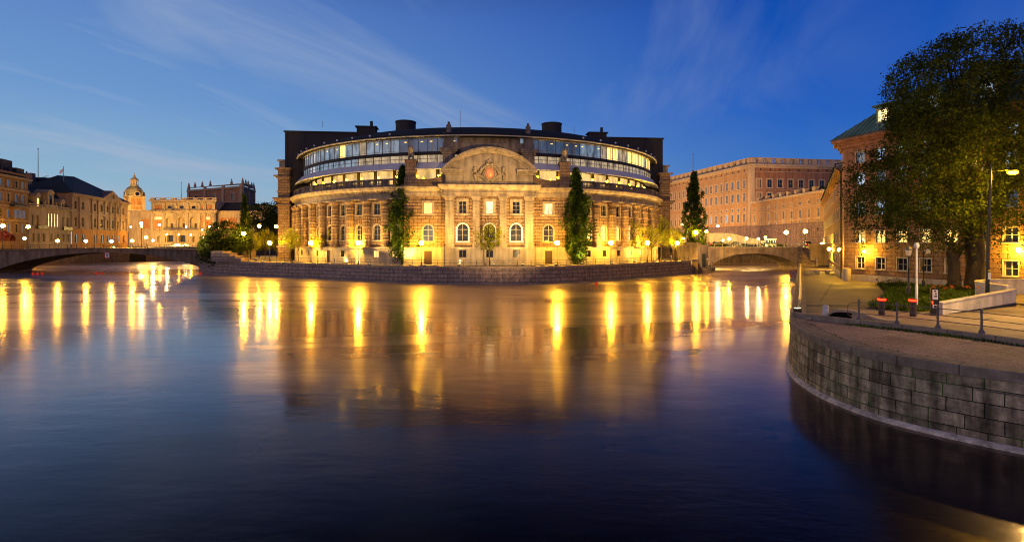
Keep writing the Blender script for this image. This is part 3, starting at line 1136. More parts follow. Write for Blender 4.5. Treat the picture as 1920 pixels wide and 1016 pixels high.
sh = c.build('shield', GOLD, co, weld=True, smooth=60)
# stone attic block behind the pediment
a = MB()
a.box(-8.5, 8.5, -43.9, -36, 17.5, 25.6)
a.box(-8.2, 8.2, -43.6, -36, 25.6, 26.9)
for s in (-1, 1):
    a.box(s * 7.4 - 1.1, s * 7.4 + 1.1, -44.4, -42.5, 17.5, 23.4)
    for z0, z1, dd in ((23.4, 23.75, .2), (23.75, 24.1, .45), (24.1, 24.45, .6)):
        a.box(s * 7.4 - 1.1 - dd, s * 7.4 + 1.1 + dd, -44.4 - dd, -42.3, z0, z1)
    a.box(s * 7.4 - 0.9, s * 7.4 + 0.9, -44.2, -42.3, 24.45, 27.0)
    a.box(s * 7.4 - 1.05, s * 7.4 + 1.05, -44.35, -42.2, 27.0, 27.25)
for k in range(5):
    a.box(-5.6 + k * 2.4, -4.2 + k * 2.4, -43.98, -43.4, 24.6, 25.4)
a.box(-8.4, 8.4, -44.0, -36, 24.1, 24.4)
a.box(-8.4, 8.4, -43.8, -36, 26.9, 27.15)
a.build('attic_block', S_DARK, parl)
# big dark hall block behind
h = MB()
h.box(-46, 45, -14, 34, 17.0, 32.9)
h.box(-46.25, 45.25, -14.25, 34.25, 32.9, 33.2)
for k in range(24):
    xx = -45.5 + k * 3.9
    h.box(xx, xx + 0.08, -14.09, -14, 17.5, 32.9)
h.build('hall_block', CLAD, parl)
# stone end wings
for s, x0, x1 in ((-1, -47.2, -44.6), (1, 43.8, 46.4)):
    w = MB()

    def ME(u, z, d=0.0):
        return (u, -15.2 - d, z)
    wall(w, ME, x0, x1, 2.9, 24.0, (), courses=0.6, groove=0.09)
    sx = x0 if s == -1 else x1
    def MS(u, z, d=0.0, sx=sx, s=s):
        return (sx + s * d, u, z)
    wall(w, MS, -15.2, 34, 2.9, 24.0, (), courses=0.6, groove=0.09)
    w.box(x0 + 0.1, x1 - 0.1, -15.0, 34, 3, 23.9)
    for z0, dd in ((6.0, .25), (15.5, .3), (16.7, .6), (17.1, .9), (22.0, .3), (24.0, .5), (18.7, .2)):
        w.box(x0 - dd, x1 + dd, -15.2 - dd, 34, z0, z0 + 0.38)
    w.build('end_wing', S_RUST, parl)
    w = MB()
    xb0, xb1 = (x0 - 0.9, x0 + 0.6) if s == -1 else (x1 - 0.6, x1 + 0.9)
    w.box(xb0, xb1, -11.5, 33, 2.9, 26.6)
    for z0, dd in ((16.9, .6), (22.3, .5), (22.7, 1.0), (26.4, .35)):
        w.box(xb0 - dd, xb1 + dd, -11.5 - dd, 33, z0, z0 + 0.4)
    w.build('end_pier', S_PALE, parl)
# rooftop plant
for x, y, rr, zt in ((-17.0, -26.2, 2.15, 33.1), (14.5, -28.2, 2.15, 32.9)):
    c = MB()
    c.lathe([(rr, 29.5), (rr, zt - 0.3), (rr + .1, zt - 0.25), (rr + .1, zt), (0.4, zt + .05)], 24, (x, y, 0))
    c.tube([(x, y, zt), (x, y, zt + 0.5)], 0.05, 5)
    c.build('roof_drum', CLAD, parl, smooth=40)
for x, y in ((-24.8, -28.3), (24.8, -27.0)):
    c = MB()
    c.box(x - 1.8, x + 1.8, y - 1.2, y + 1.2, 29.4, 31.1)
    for k in range(7):
        c.box(x - 1.9 + k * .6, x - 1.7 + k * .6, y - 1.3, y + 1.3, 29.4, 31.1)
    c.box(x - 2.2, x + 2.2, y - 1.5, y + 1.5, 31.1, 31.35)
    c.tube([(x + (0.9 if x < 0 else 1.1), y, 31.3), (x + (0.9 if x < 0 else 1.1), y, 32.6)], 0.32, 10)
    c.tube([(x + 2.0, y, 29.5), (x + 2.0, y, 30.8)], 0.06, 5)
    c.build('ventilation_unit', CLAD, parl)
for x, y, h0, h1 in ((-5.2, -33, 30, 34.2), (-36, -20, 32.8, 34.2), (19.5, -28, 30, 32.5)):
    c = MB()
    c.tube([(x, y, h0), (x, y, h1)], 0.035, 4)
    c.build('aerial', IRON, parl)
# urn finials on the attic
fin = None
for s, lab in ((-1, 'stone figure finial on the attic, left end above the pediment'), (1, 'stone figure finial on the attic, right end above the pediment')):
    if fin is None:
        c = MB()
        c.lathe([(0.62, 0), (0.62, 0.12), (0.5, 0.2), (0.52, 0.85), (0.60, 0.95), (0.45, 1.1), (0.34, 1.3), (0.40, 1.5), (0.36, 1.75), (0.18, 1.9), (0.24, 2.05), (0.22, 2.2), (0.0, 2.3)], 10)
        c.ball((0.30, -0.1, 1.35), (0.2, 0.22, 0.34), 7, 5)
        c.ball((-0.30, -0.1, 1.35), (0.2, 0.22, 0.34), 7, 5)
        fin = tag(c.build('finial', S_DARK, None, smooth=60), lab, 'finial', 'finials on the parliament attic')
        fin.location = pw(s * 7.4, -43.3, 27.25)
    else:
        f2 = dup(fin, pw(s * 7.4, -43.3, 27.25), lab)


# lion statues
def remeshed(name, mb, mat, parent, voxel):
    o = mb.build(name, mat, parent, normals=False)
    md = o.modifiers.new('skin', 'REMESH')
    md.mode = 'VOXEL'
    md.voxel_size = voxel
    md.use_smooth_shade = True
    return o


def lion_body():
    m = MB()
    # facing -Y, forelegs straight, hindquarters lower, standing
    m.ball((0, 0.35, 1.15), (0.40, 0.85, 0.42), 12, 8)
    m.ball((0, -0.35, 1.30), (0.46, 0.48, 0.56), 12, 8)
    m.ball((0, 0.95, 1.05), (0.42, 0.42, 0.48), 12, 8)
    for s in (-1, 1):
        m.tube([(s * 0.26, -0.50, 1.2), (s * 0.28, -0.55, 0.65), (s * 0.28, -0.52, 0.15)], [0.22, 0.16, 0.13], 8)
        m.ball((s * 0.28, -0.62, 0.10), (0.17, 0.26, 0.12), 8, 6)
        m.tube([(s * 0.28, 0.95, 1.05), (s * 0.32, 0.70, 0.62), (s * 0.30, 1.10, 0.42), (s * 0.30, 1.02, 0.12)], [0.30, 0.20, 0.13, 0.12], 8)
        m.ball((s * 0.30, 0.88, 0.10), (0.15, 0.25, 0.11), 8, 6)
        m.ball((s * 0.22, -0.85, 2.24), 0.10, 6, 5)
    m.ball((0, -0.62, 1.72), (0.50, 0.46, 0.55), 12, 8)
    m.ball((0, -0.86, 1.98), (0.31, 0.36, 0.34), 10, 8)
    m.ball((0, -1.18, 1.90), (0.18, 0.22, 0.17), 8, 6)
    m.ball((0, -1.12, 1.76), (0.14, 0.18, 0.09), 8, 6)
    m.tube([(0, 1.3, 1.2), (0.1, 1.6, 1.0), (0.25, 1.65, 0.6), (0.3, 1.55, 0.35)], [0.09, 0.07, 0.06, 0.10], 7)
    return m


for s, lab in ((-1, 'stone lion standing on the pedestal beside the left poplar'), (1, 'stone lion standing on the pedestal beside the right poplar')):
    t = thing('lion_statue', lab, 'statue', pw(s * 14.3, YF + 0.95, 22.25), PR, 'stone lions on the parliament')
    o = remeshed('body', lion_body(), S_PALE, t, 0.05)
    o.scale = (1.12, 0.85, 1.12)
# ------------------------------------------------------------------ world, camera, sun
w = bpy.data.worlds.new('World')
scene.world = w
w.use_nodes = True
nt = w.node_tree
nt.nodes.clear()
wo = nt.nodes.new('ShaderNodeOutputWorld')
bg = nt.nodes.new('ShaderNodeBackground')
GLOW = (1.0, 0.62, 0.36)
SUN_EL, SUN_ROT = R(1.0), R(-60)
sky = nt.nodes.new('ShaderNodeTexSky')
sky.sky_type = 'NISHITA'
sky.sun_disc = False
sky.sun_elevation = SUN_EL
sky.sun_rotation = SUN_ROT
sky.altitude = 0
sky.air_density = 1.0
sky.ozone_density = 4.0
tc = nt.nodes.new('ShaderNodeTexCoord')
sep = nt.nodes.new('ShaderNodeSeparateXYZ')
nt.links.new(tc.outputs['Generated'], sep.inputs[0])
# dusk colour by height, paler and greener towards the after-glow on the left
el = N(nt, 'ShaderNodeMath', operation='ARCSINE')
nt.links.new(sep.outputs[2], el.inputs[0])
eln = N(nt, 'ShaderNodeMapRange')
eln.inputs['From Min'].default_value = -0.02
eln.inputs['From Max'].default_value = 1.2
nt.links.new(el.outputs[0], eln.inputs[0])
rl = ramp(nt, [(0.0, (0.40, 0.52, 0.52)), (0.10, (0.26, 0.44, 0.60)), (0.20, (0.15, 0.31, 0.60)), (0.34, (0.095, 0.21, 0.52)), (0.47, (0.014, 0.03, 0.16)), (1.0, (0.004, 0.012, 0.06))], eln.outputs[0])
rr_ = ramp(nt, [(0.0, (0.09, 0.22, 0.50)), (0.10, (0.04, 0.17, 0.52)), (0.20, (0.007, 0.10, 0.50)), (0.34, (0.0, 0.062, 0.40)), (0.47, (0.004, 0.012, 0.10)), (1.0, (0.001, 0.006, 0.05))], eln.outputs[0])
az = N(nt, 'ShaderNodeVectorMath', operation='DOT_PRODUCT')
nt.links.new(tc.outputs['Generated'], az.inputs[0])
az.inputs[1].default_value = (-0.86, 0.5, 0.0)
azr = N(nt, 'ShaderNodeMapRange', interpolation_type='SMOOTHSTEP')
azr.inputs['From Min'].default_value = -0.10
azr.inputs['From Max'].default_value = 1.0
nt.links.new(az.outputs['Value'], azr.inputs[0])
grad = mixc(nt, rr_.outputs[0], rl.outputs[0], azr.outputs[0])
# thin high cloud: noise on a plane far overhead
zc = N(nt, 'ShaderNodeMath', operation='MAXIMUM')
nt.links.new(sep.outputs[2], zc.inputs[0])
zc.inputs[1].default_value = 0.03
za = N(nt, 'ShaderNodeMath', operation='ADD')
nt.links.new(zc.outputs[0], za.inputs[0])
za.inputs[1].default_value = 0.12
dx = N(nt, 'ShaderNodeMath', operation='DIVIDE')
dy = N(nt, 'ShaderNodeMath', operation='DIVIDE')
nt.links.new(sep.outputs[0], dx.inputs[0])
nt.links.new(za.outputs[0], dx.inputs[1])
nt.links.new(sep.outputs[1], dy.inputs[0])
nt.links.new(za.outputs[0], dy.inputs[1])
cxy = N(nt, 'ShaderNodeCombineXYZ')
nt.links.new(dx.outputs[0], cxy.inputs[0])
nt.links.new(dy.outputs[0], cxy.inputs[1])
mpr = N(nt, 'ShaderNodeMapping')
mpr.inputs['Rotation'].default_value = (0, 0, R(-66))
nt.links.new(cxy.outputs[0], mpr.inputs[0])
mpc = N(nt, 'ShaderNodeMapping')
mpc.inputs['Scale'].default_value = (0.40, 1.0, 1)
mpc.inputs['Location'].default_value = (1.7, 0.4, 0)
nt.links.new(mpr.outputs[0], mpc.inputs[0])
cn = N(nt, 'ShaderNodeTexNoise', Scale=1.25, Detail=8.0, Roughness=0.55, Distortion=0.9)
nt.links.new(mpc.outputs[0], cn.inputs['Vector'])
cr = ramp(nt, [(0.47, 0.0), (0.58, 0.45), (0.68, 1.0)], cn.outputs[0])
mpk = N(nt, 'ShaderNodeMapping')
mpk.inputs['Scale'].default_value = (0.35, 0.35, 1)
mpk.inputs['Location'].default_value = (0.3, 3.1, 0)
nt.links.new(cxy.outputs[0], mpk.inputs[0])
cn2 = N(nt, 'ShaderNodeTexNoise', Scale=0.9, Detail=2.0)
nt.links.new(mpk.outputs[0], cn2.inputs['Vector'])
cr2 = ramp(nt, [(0.38, 0.15), (0.60, 1.0)], cn2.outputs[0])
cf = mixc(nt, cr.outputs[0], cr2.outputs[0], 1.0, 'MULTIPLY')
ccol = mixc(nt, (0.13, 0.205, 0.47), (0.36, 0.45, 0.60), azr.outputs[0])
grad = mixc(nt, grad, ccol, cf)
# after-glow low in the sky behind the viewpoint
gz = N(nt, 'ShaderNodeVectorMath', operation='DOT_PRODUCT')
nt.links.new(tc.outputs['Generated'], gz.inputs[0])
gz.inputs[1].default_value = (-0.45, -0.89, 0.0)
gzr = N(nt, 'ShaderNodeMapRange', interpolation_type='SMOOTHSTEP')
gzr.inputs['From Min'].default_value = 0.05
gzr.inputs['From Max'].default_value = 0.9
nt.links.new(gz.outputs['Value'], gzr.inputs[0])
gel = ramp(nt, [(0.0, GLOW), (0.18, tuple(x * .75 for x in GLOW)), (0.5, tuple(x * .12 for x in GLOW)), (0.8, (0, 0, 0))], eln.outputs[0])
glow = mixc(nt, (0, 0, 0), gel.outputs[0], gzr.outputs[0])
grad = mixc(nt, grad, glow, 1.0, 'ADD')
# the physical twilight sky adds its own soft share
nsk = mixc(nt, (0, 0, 0), sky.outputs[0], 1.0)
sm = N(nt, 'ShaderNodeVectorMath', operation='MULTIPLY_ADD')
nt.links.new(nsk, sm.inputs[0])
sm.inputs[1].default_value = (0.01, 0.01, 0.01)
nt.links.new(grad, sm.inputs[2])
nt.links.new(sm.outputs[0], bg.inputs[0])
bg.inputs[1].default_value = 1.0
nt.links.new(bg.outputs[0], wo.inputs[0])

sl = bpy.data.lights.new('sun', 'SUN')
sl.energy = 0.04
sl.angle = R(10)
sl.color = (1.0, 0.72, 0.55)
so = bpy.data.objects.new('sun', sl)
col.objects.link(so)
so.rotation_euler = Vector((math.sin(R(60)), -math.cos(R(60)), -0.12)).to_track_quat('-Z', 'Y').to_euler()

cd = bpy.data.cameras.new('camera')
cam = bpy.data.objects.new('camera', cd)
col.objects.link(cam)
cam.location = (0, 0, EYE)
cam.rotation_euler = (PI / 2, 0, 0)
cd.sensor_width = 36
cd.lens = 36 * F / 1920
cd.shift_y = -(508 - HOR) / 1920
cd.clip_end = 6000
scene.camera = cam
scene.view_settings.view_transform = 'Standard'
scene.view_settings.look = 'None'
scene.view_settings.exposure = 0
scene.cycles.use_denoising = True
try:
    scene.cycles.denoiser = 'OPENIMAGEDENOISE'
    scene.cycles.denoising_input_passes = 'RGB_ALBEDO_NORMAL'
except Exception:
    pass
scene.cycles.max_bounces = 5
scene.cycles.diffuse_bounces = 2
scene.cycles.glossy_bounces = 3
scene.cycles.transmission_bounces = 2
scene.cycles.transparent_max_bounces = 4
scene.cycles.caustics_reflective = False
scene.cycles.caustics_refractive = False
scene.cycles.sample_clamp_indirect = 4.0
scene.cycles.use_light_tree = True
scene.cycles.filter_width = 1.1

# ------------------------------------------------------------------ water and grounds
m = MB()
m.face([(-1500, -200, 0), (1500, -200, 0), (1500, 3000, 0), (-1500, 3000, 0)])
tag(m.build('water', mat_water(), normals=False), kind='structure')

QI = [(-78.5, 134.0), (-71.5, 126.0), (-66.4, 120.7), (-60.7, 116.7), (-49.5, 110.3), (-37.3, 103.9), (-21.3, 95.0), (-8.2, 91.3), (3.6, 91.3), (13.6, 96.6), (25.8, 107.0), (34.5, 115.5), (41.1, 122.8)]


def smooth_path(pts, n=4, closed=False):
    out = []
    for i in range(len(pts) - 1):
        p0 = Vector(pts[max(i - 1, 0)])
        p1, p2 = Vector(pts[i]), Vector(pts[i + 1])
        p3 = Vector(pts[min(i + 2, len(pts) - 1)])
        for k in range(n):
            t = k / n
            out.append(tuple(0.5 * ((2 * p1) + (p2 - p0) * t + (2 * p0 - 5 * p1 + 4 * p2 - p3) * t * t + (3 * p1 - p0 - 3 * p2 + p3) * t ** 3)))
    out.append(tuple(pts[-1]))
    return out


def offset(path, d):
    """shift to the right of travel by d"""
    out = []
    for i, p in enumerate(path):
        a = Vector(path[max(i - 1, 0)])
        b = Vector(path[min(i + 1, len(path) - 1)])
        t = (b - a).normalized()
        out.append((p[0] + t.y * d, p[1] - t.x * d))
    return out


def along(path, step, start=0.0):
    out, acc, nxt = [], 0.0, start
    for i in range(len(path) - 1):
        a, b = Vector(path[i]), Vector(path[i + 1])
        L = (b - a).length
        while nxt <= acc + L:
            q = a + (b - a) * ((nxt - acc) / L)
            out.append((q.x, q.y, math.atan2(b.y - a.y, b.x - a.x)))
            nxt += step
        acc += L
    return out


QS = smooth_path(QI, 4)
m = MB()
m.sweep(QS, [(0.55, -1.0), (0.55, 0.12), (0.18, 0.22), (0.0, 2.75)], caps=False)
q = tag(m.build('quay_wall', QUAY, smooth=30), 'long curved granite quay wall in front of the parliament', 'quay wall')
m = MB()
m.sweep(QS, [(0.0, 2.75), (0.14, 2.76), (0.14, 3.06), (-0.75, 3.08), (-0.75, 2.9)], caps=False)
m.build('coping', CAP, q, smooth=30)
m = MB()
m.sweep(QS, [(0.56, -0.2), (0.62, 0.12), (0.19, 0.25)], caps=False)
m.build('waterline_ledge', mat_stone('bleached_waterline', (0.36, 0.30, 0.26), var=0.5, scale=3), q, smooth=30)
gi = offset(QS, -0.5)
m = MB()
m.face([(x, y, 3.04) for x, y in gi] + [(46, 131, 3.04), (52, 150, 3.04), (52, 210, 3.04), (-70, 210, 3.04), (-84, 150, 3.04)])
tag(m.build('quay_pavement', PAVE), kind='structure')
# north bank and old-town bank
m = MB()
NB = [(-300, 60), (-190, 118), (-161, 172), (-131, 212), (-128, 240), (-100, 330), (-100, 1200), (-1500, 1200), (-1500, 60)]
m.face([(x, y, 5.2) for x, y in NB])
tag(m.build('north_bank_ground', EARTH), kind='structure')
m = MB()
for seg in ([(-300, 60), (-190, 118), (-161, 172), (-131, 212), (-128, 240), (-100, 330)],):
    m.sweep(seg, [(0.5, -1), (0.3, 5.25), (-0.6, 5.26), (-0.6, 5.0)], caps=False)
ew = tag(m.build('embankment_wall', mat_brick('shaded_embankment', (0.14, 0.10, 0.075), (0.10, 0.075, 0.06), (0.05, 0.035, 0.03), 1.9, 0.66, ms=0.05, var=.4)), 'grey stone embankment seen under the arch of the left bridge', 'embankment')  # shade under the bridge is put into the darker wall colour
fe = Fac((-161, 172), (-131, 212))
m = MB()
u = fe.u(258)
arch = [(u - 2.6, 0.0), (u + 2.6, 0.0)] + arc_pts(u, 5.2, 2.2, n=10)
m.slab(fe.M, arch, -0.5, 0.55)
m.build('culvert_opening', mat_plain('black_void', (0.004, 0.004, 0.004), rough=1), ew)
m = MB()
SB = [(60.3, 112), (73.5, 137), (84, 158), (95, 190), (96, 205), (60, 215), (55, 330), (55, 1200), (1500, 1200), (1500, 112)]
m.face([(x, y, 6.0) for x, y in SB])
tag(m.build('old_town_ground', EARTH), kind='structure')
# near right bank
NQ = [(34, 4), (27, 10.5), (20.3, 15.2), (17.1, 17.9), (15.1, 20.4), (14.35, 22.6), (14.3, 25.0), (15.0, 28.3), (16.4, 31.4), (17.95, 34.2), (23.1, 43.6), (36, 67.5), (53.6, 100)]
NS = smooth_path(NQ, 5)
NSr = NS[::-1]         # travel so that the river lies to the right
GZ = 2.6
m = MB()
m.sweep(NSr, [(0.15, -1.0), (0.15, 0.05), (0.08, 0.06), (0.0, GZ - 0.32)], caps=False)
nq = tag(m.build('quay_wall', QUAY_NEAR, smooth=30), 'weathered mossy granite quay wall curving across the near right corner', 'quay wall')
m = MB()
m.sweep(NSr, [(0.0, GZ - 0.32), (0.07, GZ - 0.30), (0.07, GZ + 0.02), (0.03, GZ + 0.06), (-0.80, GZ + 0.06), (-0.80, GZ - 0.05)], caps=False)
CAPN = mat_brick('quay_coping_blocks', (0.30, 0.245, 0.19), (0.24, 0.20, 0.16), (0.07, 0.06, 0.045), 1.9, 3.0, ms=0.02, var=0.45, streak=0.2, offset=0.0)
m.build('coping', CAPN, nq, smooth=30)
m = MB()
m.sweep(NSr, [(0.16, -0.3), (0.27, 0.0), (0.26, 0.09), (0.20, 0.13), (0.06, 0.17)], caps=False)
m.build('waterline_ledge', mat_stone('whitened_footing', (0.74, 0.64, 0.54), var=0.55, scale=4, bump=0.9), nq, smooth=40)
m = MB()
m.face([(x, y, GZ) for x, y in offset(NSr, -0.7)] + [(90, 4, GZ), (120, 100.1, GZ)])
tag(m.build('plaza_paving', ASPH), kind='structure')
# ------------------------------------------------------------------ vegetation kit
def leaves(name, pts, mat, parent, kind=None, aspect=0.5, droop=0.0):
    """pts: (x,y,z,size). one small rhombic leaf each"""
    v, f = [], []
    rnd = random.random
    for x, y, z, s in pts:
        a = rnd() * 2 * PI
        e = (rnd() - 0.5) * 2.2 - droop
        c = math.cos(e)
        dx, dy, dz = math.cos(a) * c, math.sin(a) * c, math.sin(e)
        b = rnd() * 2 * PI
        # a perpendicular
        px, py, pz = -math.sin(a), math.cos(a), 0.0
        qx, qy, qz = -math.cos(a) * dz, -math.sin(a) * dz, c
        cb, sb = math.cos(b), math.sin(b)
        wx, wy, wz = px * cb + qx * sb, py * cb + qy * sb, pz * cb + qz * sb
        k = len(v)
        h, ww = s, s * aspect
        v.append((x, y, z))
        v.append((x + dx * h * .5 + wx * ww * .5, y + dy * h * .5 + wy * ww * .5, z + dz * h * .5 + wz * ww * .5))
        v.append((x + dx * h, y + dy * h, z + dz * h))
        v.append((x + dx * h * .5 - wx * ww * .5, y + dy * h * .5 - wy * ww * .5, z + dz * h * .5 - wz * ww * .5))
        f.append((k, k + 1, k + 2, k + 3))
    me = bpy.data.meshes.new(name)
    me.from_pydata(v, [], f)
    me.materials.append(mat)
    o = bpy.data.objects.new(name, me)
    col.objects.link(o)
    o.parent = parent
    if kind:
        o['kind'] = kind
    return o


def clump(pts, c, r, n, size, flat=1.0):
    for _ in range(n):
        while True:
            x, y, z = (random.uniform(-1, 1) for _ in range(3))
            if x * x + y * y + z * z < 1:
                break
        pts.append((c[0] + x * r, c[1] + y * r, c[2] + z * r * flat, size * random.uniform(0.6, 1.3)))


def poplar(label, x, y, z, h, rad, group=None, mat=None, n=150, leafsize=0.42, name='poplar_tree'):
    t = thing(name, label, 'tree', (x, y, z), 0, group)
    tr = MB()
    tr.tube([(0, 0, -0.1), (0.05, 0, h * 0.3), (0, 0.05, h * 0.65), (0, 0, h * 0.93)], [rad * 0.13, rad * 0.10, rad * 0.06, 0.03], 8)
    pts = []
    for i in range(n):
        t_ = (i + random.random()) / n
        zz = h * (0.06 + 0.94 * t_)
        prof = min(1.0, 0.55 + t_ * 2.2) * (1 - max(0, t_ - 0.40) / 0.62) ** 0.8
        prof *= 0.88 + 0.14 * math.sin(t_ * 23 + x)
        a = random.random() * 2 * PI
        rr = rad * max(0.12, prof) * math.sqrt(random.random()) * random.uniform(0.65, 1.3)
        cx, cy = rr * math.cos(a), rr * math.sin(a)
        L = random.uniform(0.8, 1.7) * (1.2 - 0.6 * t_)
        for k in range(4):
            q = k / 3
            clump(pts, (cx * (1 + 0.12 * q), cy * (1 + 0.12 * q), zz + L * (q - 0.5)), 0.42 * (1 - 0.5 * q), 13, leafsize)
        if i % 3 == 0:
            tr.tube([(0, 0, max(0.3, zz - 1.4)), (cx * 0.7, cy * 0.7, zz - 0.3), (cx, cy, zz + 0.3)], [0.05, 0.035, 0.015], 4)
    tr.build('trunk', BARK, t)
    leaves('crown', pts, mat or L_POP, t)
    return t


def young_tree(label, x, y, z, h, rad, group='young trees along the parliament quay', mat=None, dens=1.0, low=0.38):
    t = thing('young_tree', label, 'tree', (x, y, z), 0, group)
    tr = MB()
    lean = random.uniform(-.15, .15)
    tr.tube([(0, 0, -0.1), (lean, 0, h * 0.4), (lean * 1.6, 0.1, h * 0.85)], [0.13, 0.09, 0.03], 7)
    pts = []
    n = int(130 * dens)
    for i in range(n):
        while True:
            a, b, c = (random.uniform(-1, 1) for _ in range(3))
            if a * a + b * b + c * c < 1:
                break
        cz = h * (low + (1 - low) * (c * 0.5 + 0.5))
        k = rad * (0.75 + 0.25 * (1 - abs(c)))
        p = (a * k + lean, b * k, cz)
        clump(pts, p, 0.45, 16, 0.24)
        # hanging twig
        for q in range(3):
            clump(pts, (p[0] + a * .15, p[1] + b * .15, p[2] - 0.3 * q), 0.16, 3, 0.15)
        if i % 5 == 0:
            tr.tube([(lean, 0, max(h * 0.3, cz - h * 0.25)), (p[0] * .6, p[1] * .6, cz - 0.2), p], [0.045, 0.03, 0.01], 4)
    tr.build('trunk', BARK, t)
    leaves('crown', pts, mat or L_YNG, t)
    return t


def blob_tree(name, label, base, trunk, ells, mat, nclump, leaf, per=22, group=None, clip=None, droop=0.0, cr=0.75, hang=0, limbs=26):
    """trunk: list of ((x,y,z),r) local. ells: (centre, (rx,ry,rz)) local"""
    t = thing(name, label, 'tree', base, 0, group)
    tr = MB()
    tr.tube([p for p, r in trunk], [r for p, r in trunk], 12)
    vol = [e[1][0] * e[1][1] * e[1][2] for e in ells]
    tot = sum(vol)
    pts = []
    top = trunk[-1][0]
    k = 0
    for e, vv in zip(ells, vol):
        n = max(3, int(nclump * vv / tot))
        for i in range(n):
            while True:
                a, b, c = (random.uniform(-1, 1) for _ in range(3))
                d = math.sqrt(a * a + b * b + c * c)
                if 0.1 < d < 1:
                    break
            s = (0.45 + 0.55 * d ** 0.4) / d * d if False else (d ** 0.45) / d
            p = (e[0][0] + a * s * e[1][0], e[0][1] + b * s * e[1][1], e[0][2] + c * s * e[1][2])
            if clip and not clip(base[0] + p[0], base[1] + p[1], base[2] + p[2]):
                continue
            clump(pts, p, cr * random.uniform(0.6, 1.25), per, leaf, 0.75)
            if hang and c < 0.5 and random.random() < 0.7:
                L = random.uniform(0.3, 1.0) * hang
                for q in range(int(L / 0.28)):
                    clump(pts, (p[0], p[1], p[2] - 0.28 * q), 0.16, 3, leaf * 0.8)
            k += 1
            if k % max(1, nclump // limbs) == 0:
                j = random.randrange(max(1, len(trunk) // 2), len(trunk))
                s0 = Vector(trunk[j][0])
                pe = Vector(p)
                mid = s0.lerp(pe, 0.5) + Vector((0, 0, (pe - s0).length * 0.12))
                r0 = trunk[j][1] * 0.45
                tr.tube([s0, s0.lerp(mid, 0.5) + Vector((0, 0, .2)), mid, mid.lerp(pe, 0.55), pe], [r0, r0 * .75, r0 * 0.5, r0 * 0.3, r0 * .1], 6)
    tr.build('trunk', BARK, t, smooth=60)
    leaves('crown', pts, mat, t, droop=droop)
    return t


def tuft_field(name, poly_pts, mat, n, h0, h1, z, kind='stuff', w=0.05, jit=None, zf=None):
    """blades of grass scattered over a polygon"""
    xs = [p[0] for p in poly_pts]
    ys = [p[1] for p in poly_pts]

    def inside(x, y):
        r = False
        j = len(poly_pts) - 1
        for i in range(len(poly_pts)):
            xi, yi = poly_pts[i]
            xj, yj = poly_pts[j]
            if (yi > y) != (yj > y) and x < (xj - xi) * (y - yi) / (yj - yi) + xi:
                r = not r
            j = i
        return r
    v, f = [], []
    k = 0
    while k < n:
        x, y = random.uniform(min(xs), max(xs)), random.uniform(min(ys), max(ys))
        if not inside(x, y):
            continue
        if jit and not jit(x, y):
            k += 1
            continue
        k += 1
        a = random.random() * 2 * PI
        h = random.uniform(h0, h1)
        lx, ly = math.cos(a) * h * 0.5 * random.random(), math.sin(a) * h * 0.5 * random.random()
        b = len(v)
        zz = zf(x, y) if zf else z
        px, py = -math.sin(a) * w, math.cos(a) * w
        v += [(x - px, y - py, zz), (x + px, y + py, zz), (x + lx * .5 + px * .6, y + ly * .5 + py * .6, zz + h * .6), (x + lx, y + ly, zz + h), (x + lx * .5 - px * .6, y + ly * .5 - py * .6, zz + h * .6)]
        f.append((b, b + 1, b + 2, b + 3, b + 4))
    me = bpy.data.meshes.new(name)
    me.from_pydata(v, [], f)
    me.materials.append(mat)
    o = bpy.data.objects.new(name, me)
    col.objects.link(o)
    return tag(o, kind=kind)


def railing(name, label, path, zfun, post_step, h, mat, rails, pr=0.03, rr=0.02, group=None, finial=False, knob=False):
    """posts share one mesh; rails follow the path"""
    t = thing(name, label, 'railing', (0, 0, 0), 0, group)
    m = MB()
    if finial:
        m.lathe([(0.13, 0), (0.13, 0.06), (0.07, 0.16), (0.05, 0.22), (0.045, h * 0.45), (0.065, h * 0.47), (0.065, h * 0.51), (0.045, h * 0.53), (0.042, h * 0.92), (0.07, h * 0.94), (0.05, h), (0.06, h + 0.04), (0.0, h + 0.12)], 10)
    else:
        m.tube([(0, 0, 0), (0, 0, h)], pr, 6)
        if knob:
            m.ball((0, 0, h + .02), pr * 1.5, 6, 4)
    p0 = m.build('post', mat, t, smooth=40)
    for i, (x, y, a) in enumerate(along(path, post_step, 0.05)):
        if i == 0:
            p0.location = (x, y, zfun(x, y))
        else:
            inst(p0, t, (x, y, zfun(x, y)), a)
    for hr in rails:
        m = MB()
        m.tube([(x, y, zfun(x, y) + hr) for x, y in path], rr, 6)
        m.build('rail', mat, t, smooth=60)
    return t


# ------------------------------------------------------------------ street lamps
def globe_lamp(name, h, gr, mat_g, mat_p, rp=0.045):
    t = thing(name, '', 'street lamp')
    m = MB()
    m.lathe([(0.15, 0), (0.15, 0.25), (0.10, 0.45), (rp * 1.3, 0.7), (rp, 0.8), (rp * 0.8, h - gr - 0.25), (rp * 2.2, h - gr - 0.12), (gr * 0.55, h - gr * 0.85)], 8)
    m.lathe([(gr * 0.75, h + gr * 0.78), (gr * 0.4, h + gr * 1.1), (0.03, h + gr * 1.25), (0, h + gr * 1.45)], 8)
    m.build('post', mat_p, t, smooth=40)
    m = MB()
    m.ball((0, 0, h), gr, 10, 7)
    m.build('globe', mat_g, t, smooth=80)
    return t


def set_lamp(o, h0, h1, k=1.0):
    """stretch the post only; the globe keeps its shape"""
    for c in o.children:
        if c.name.startswith('post'):
            c.scale = (k, k, h1 / h0)
        else:
            c.scale = (k, k, k)
            c.location = (0, 0, h1 - h0 * k)


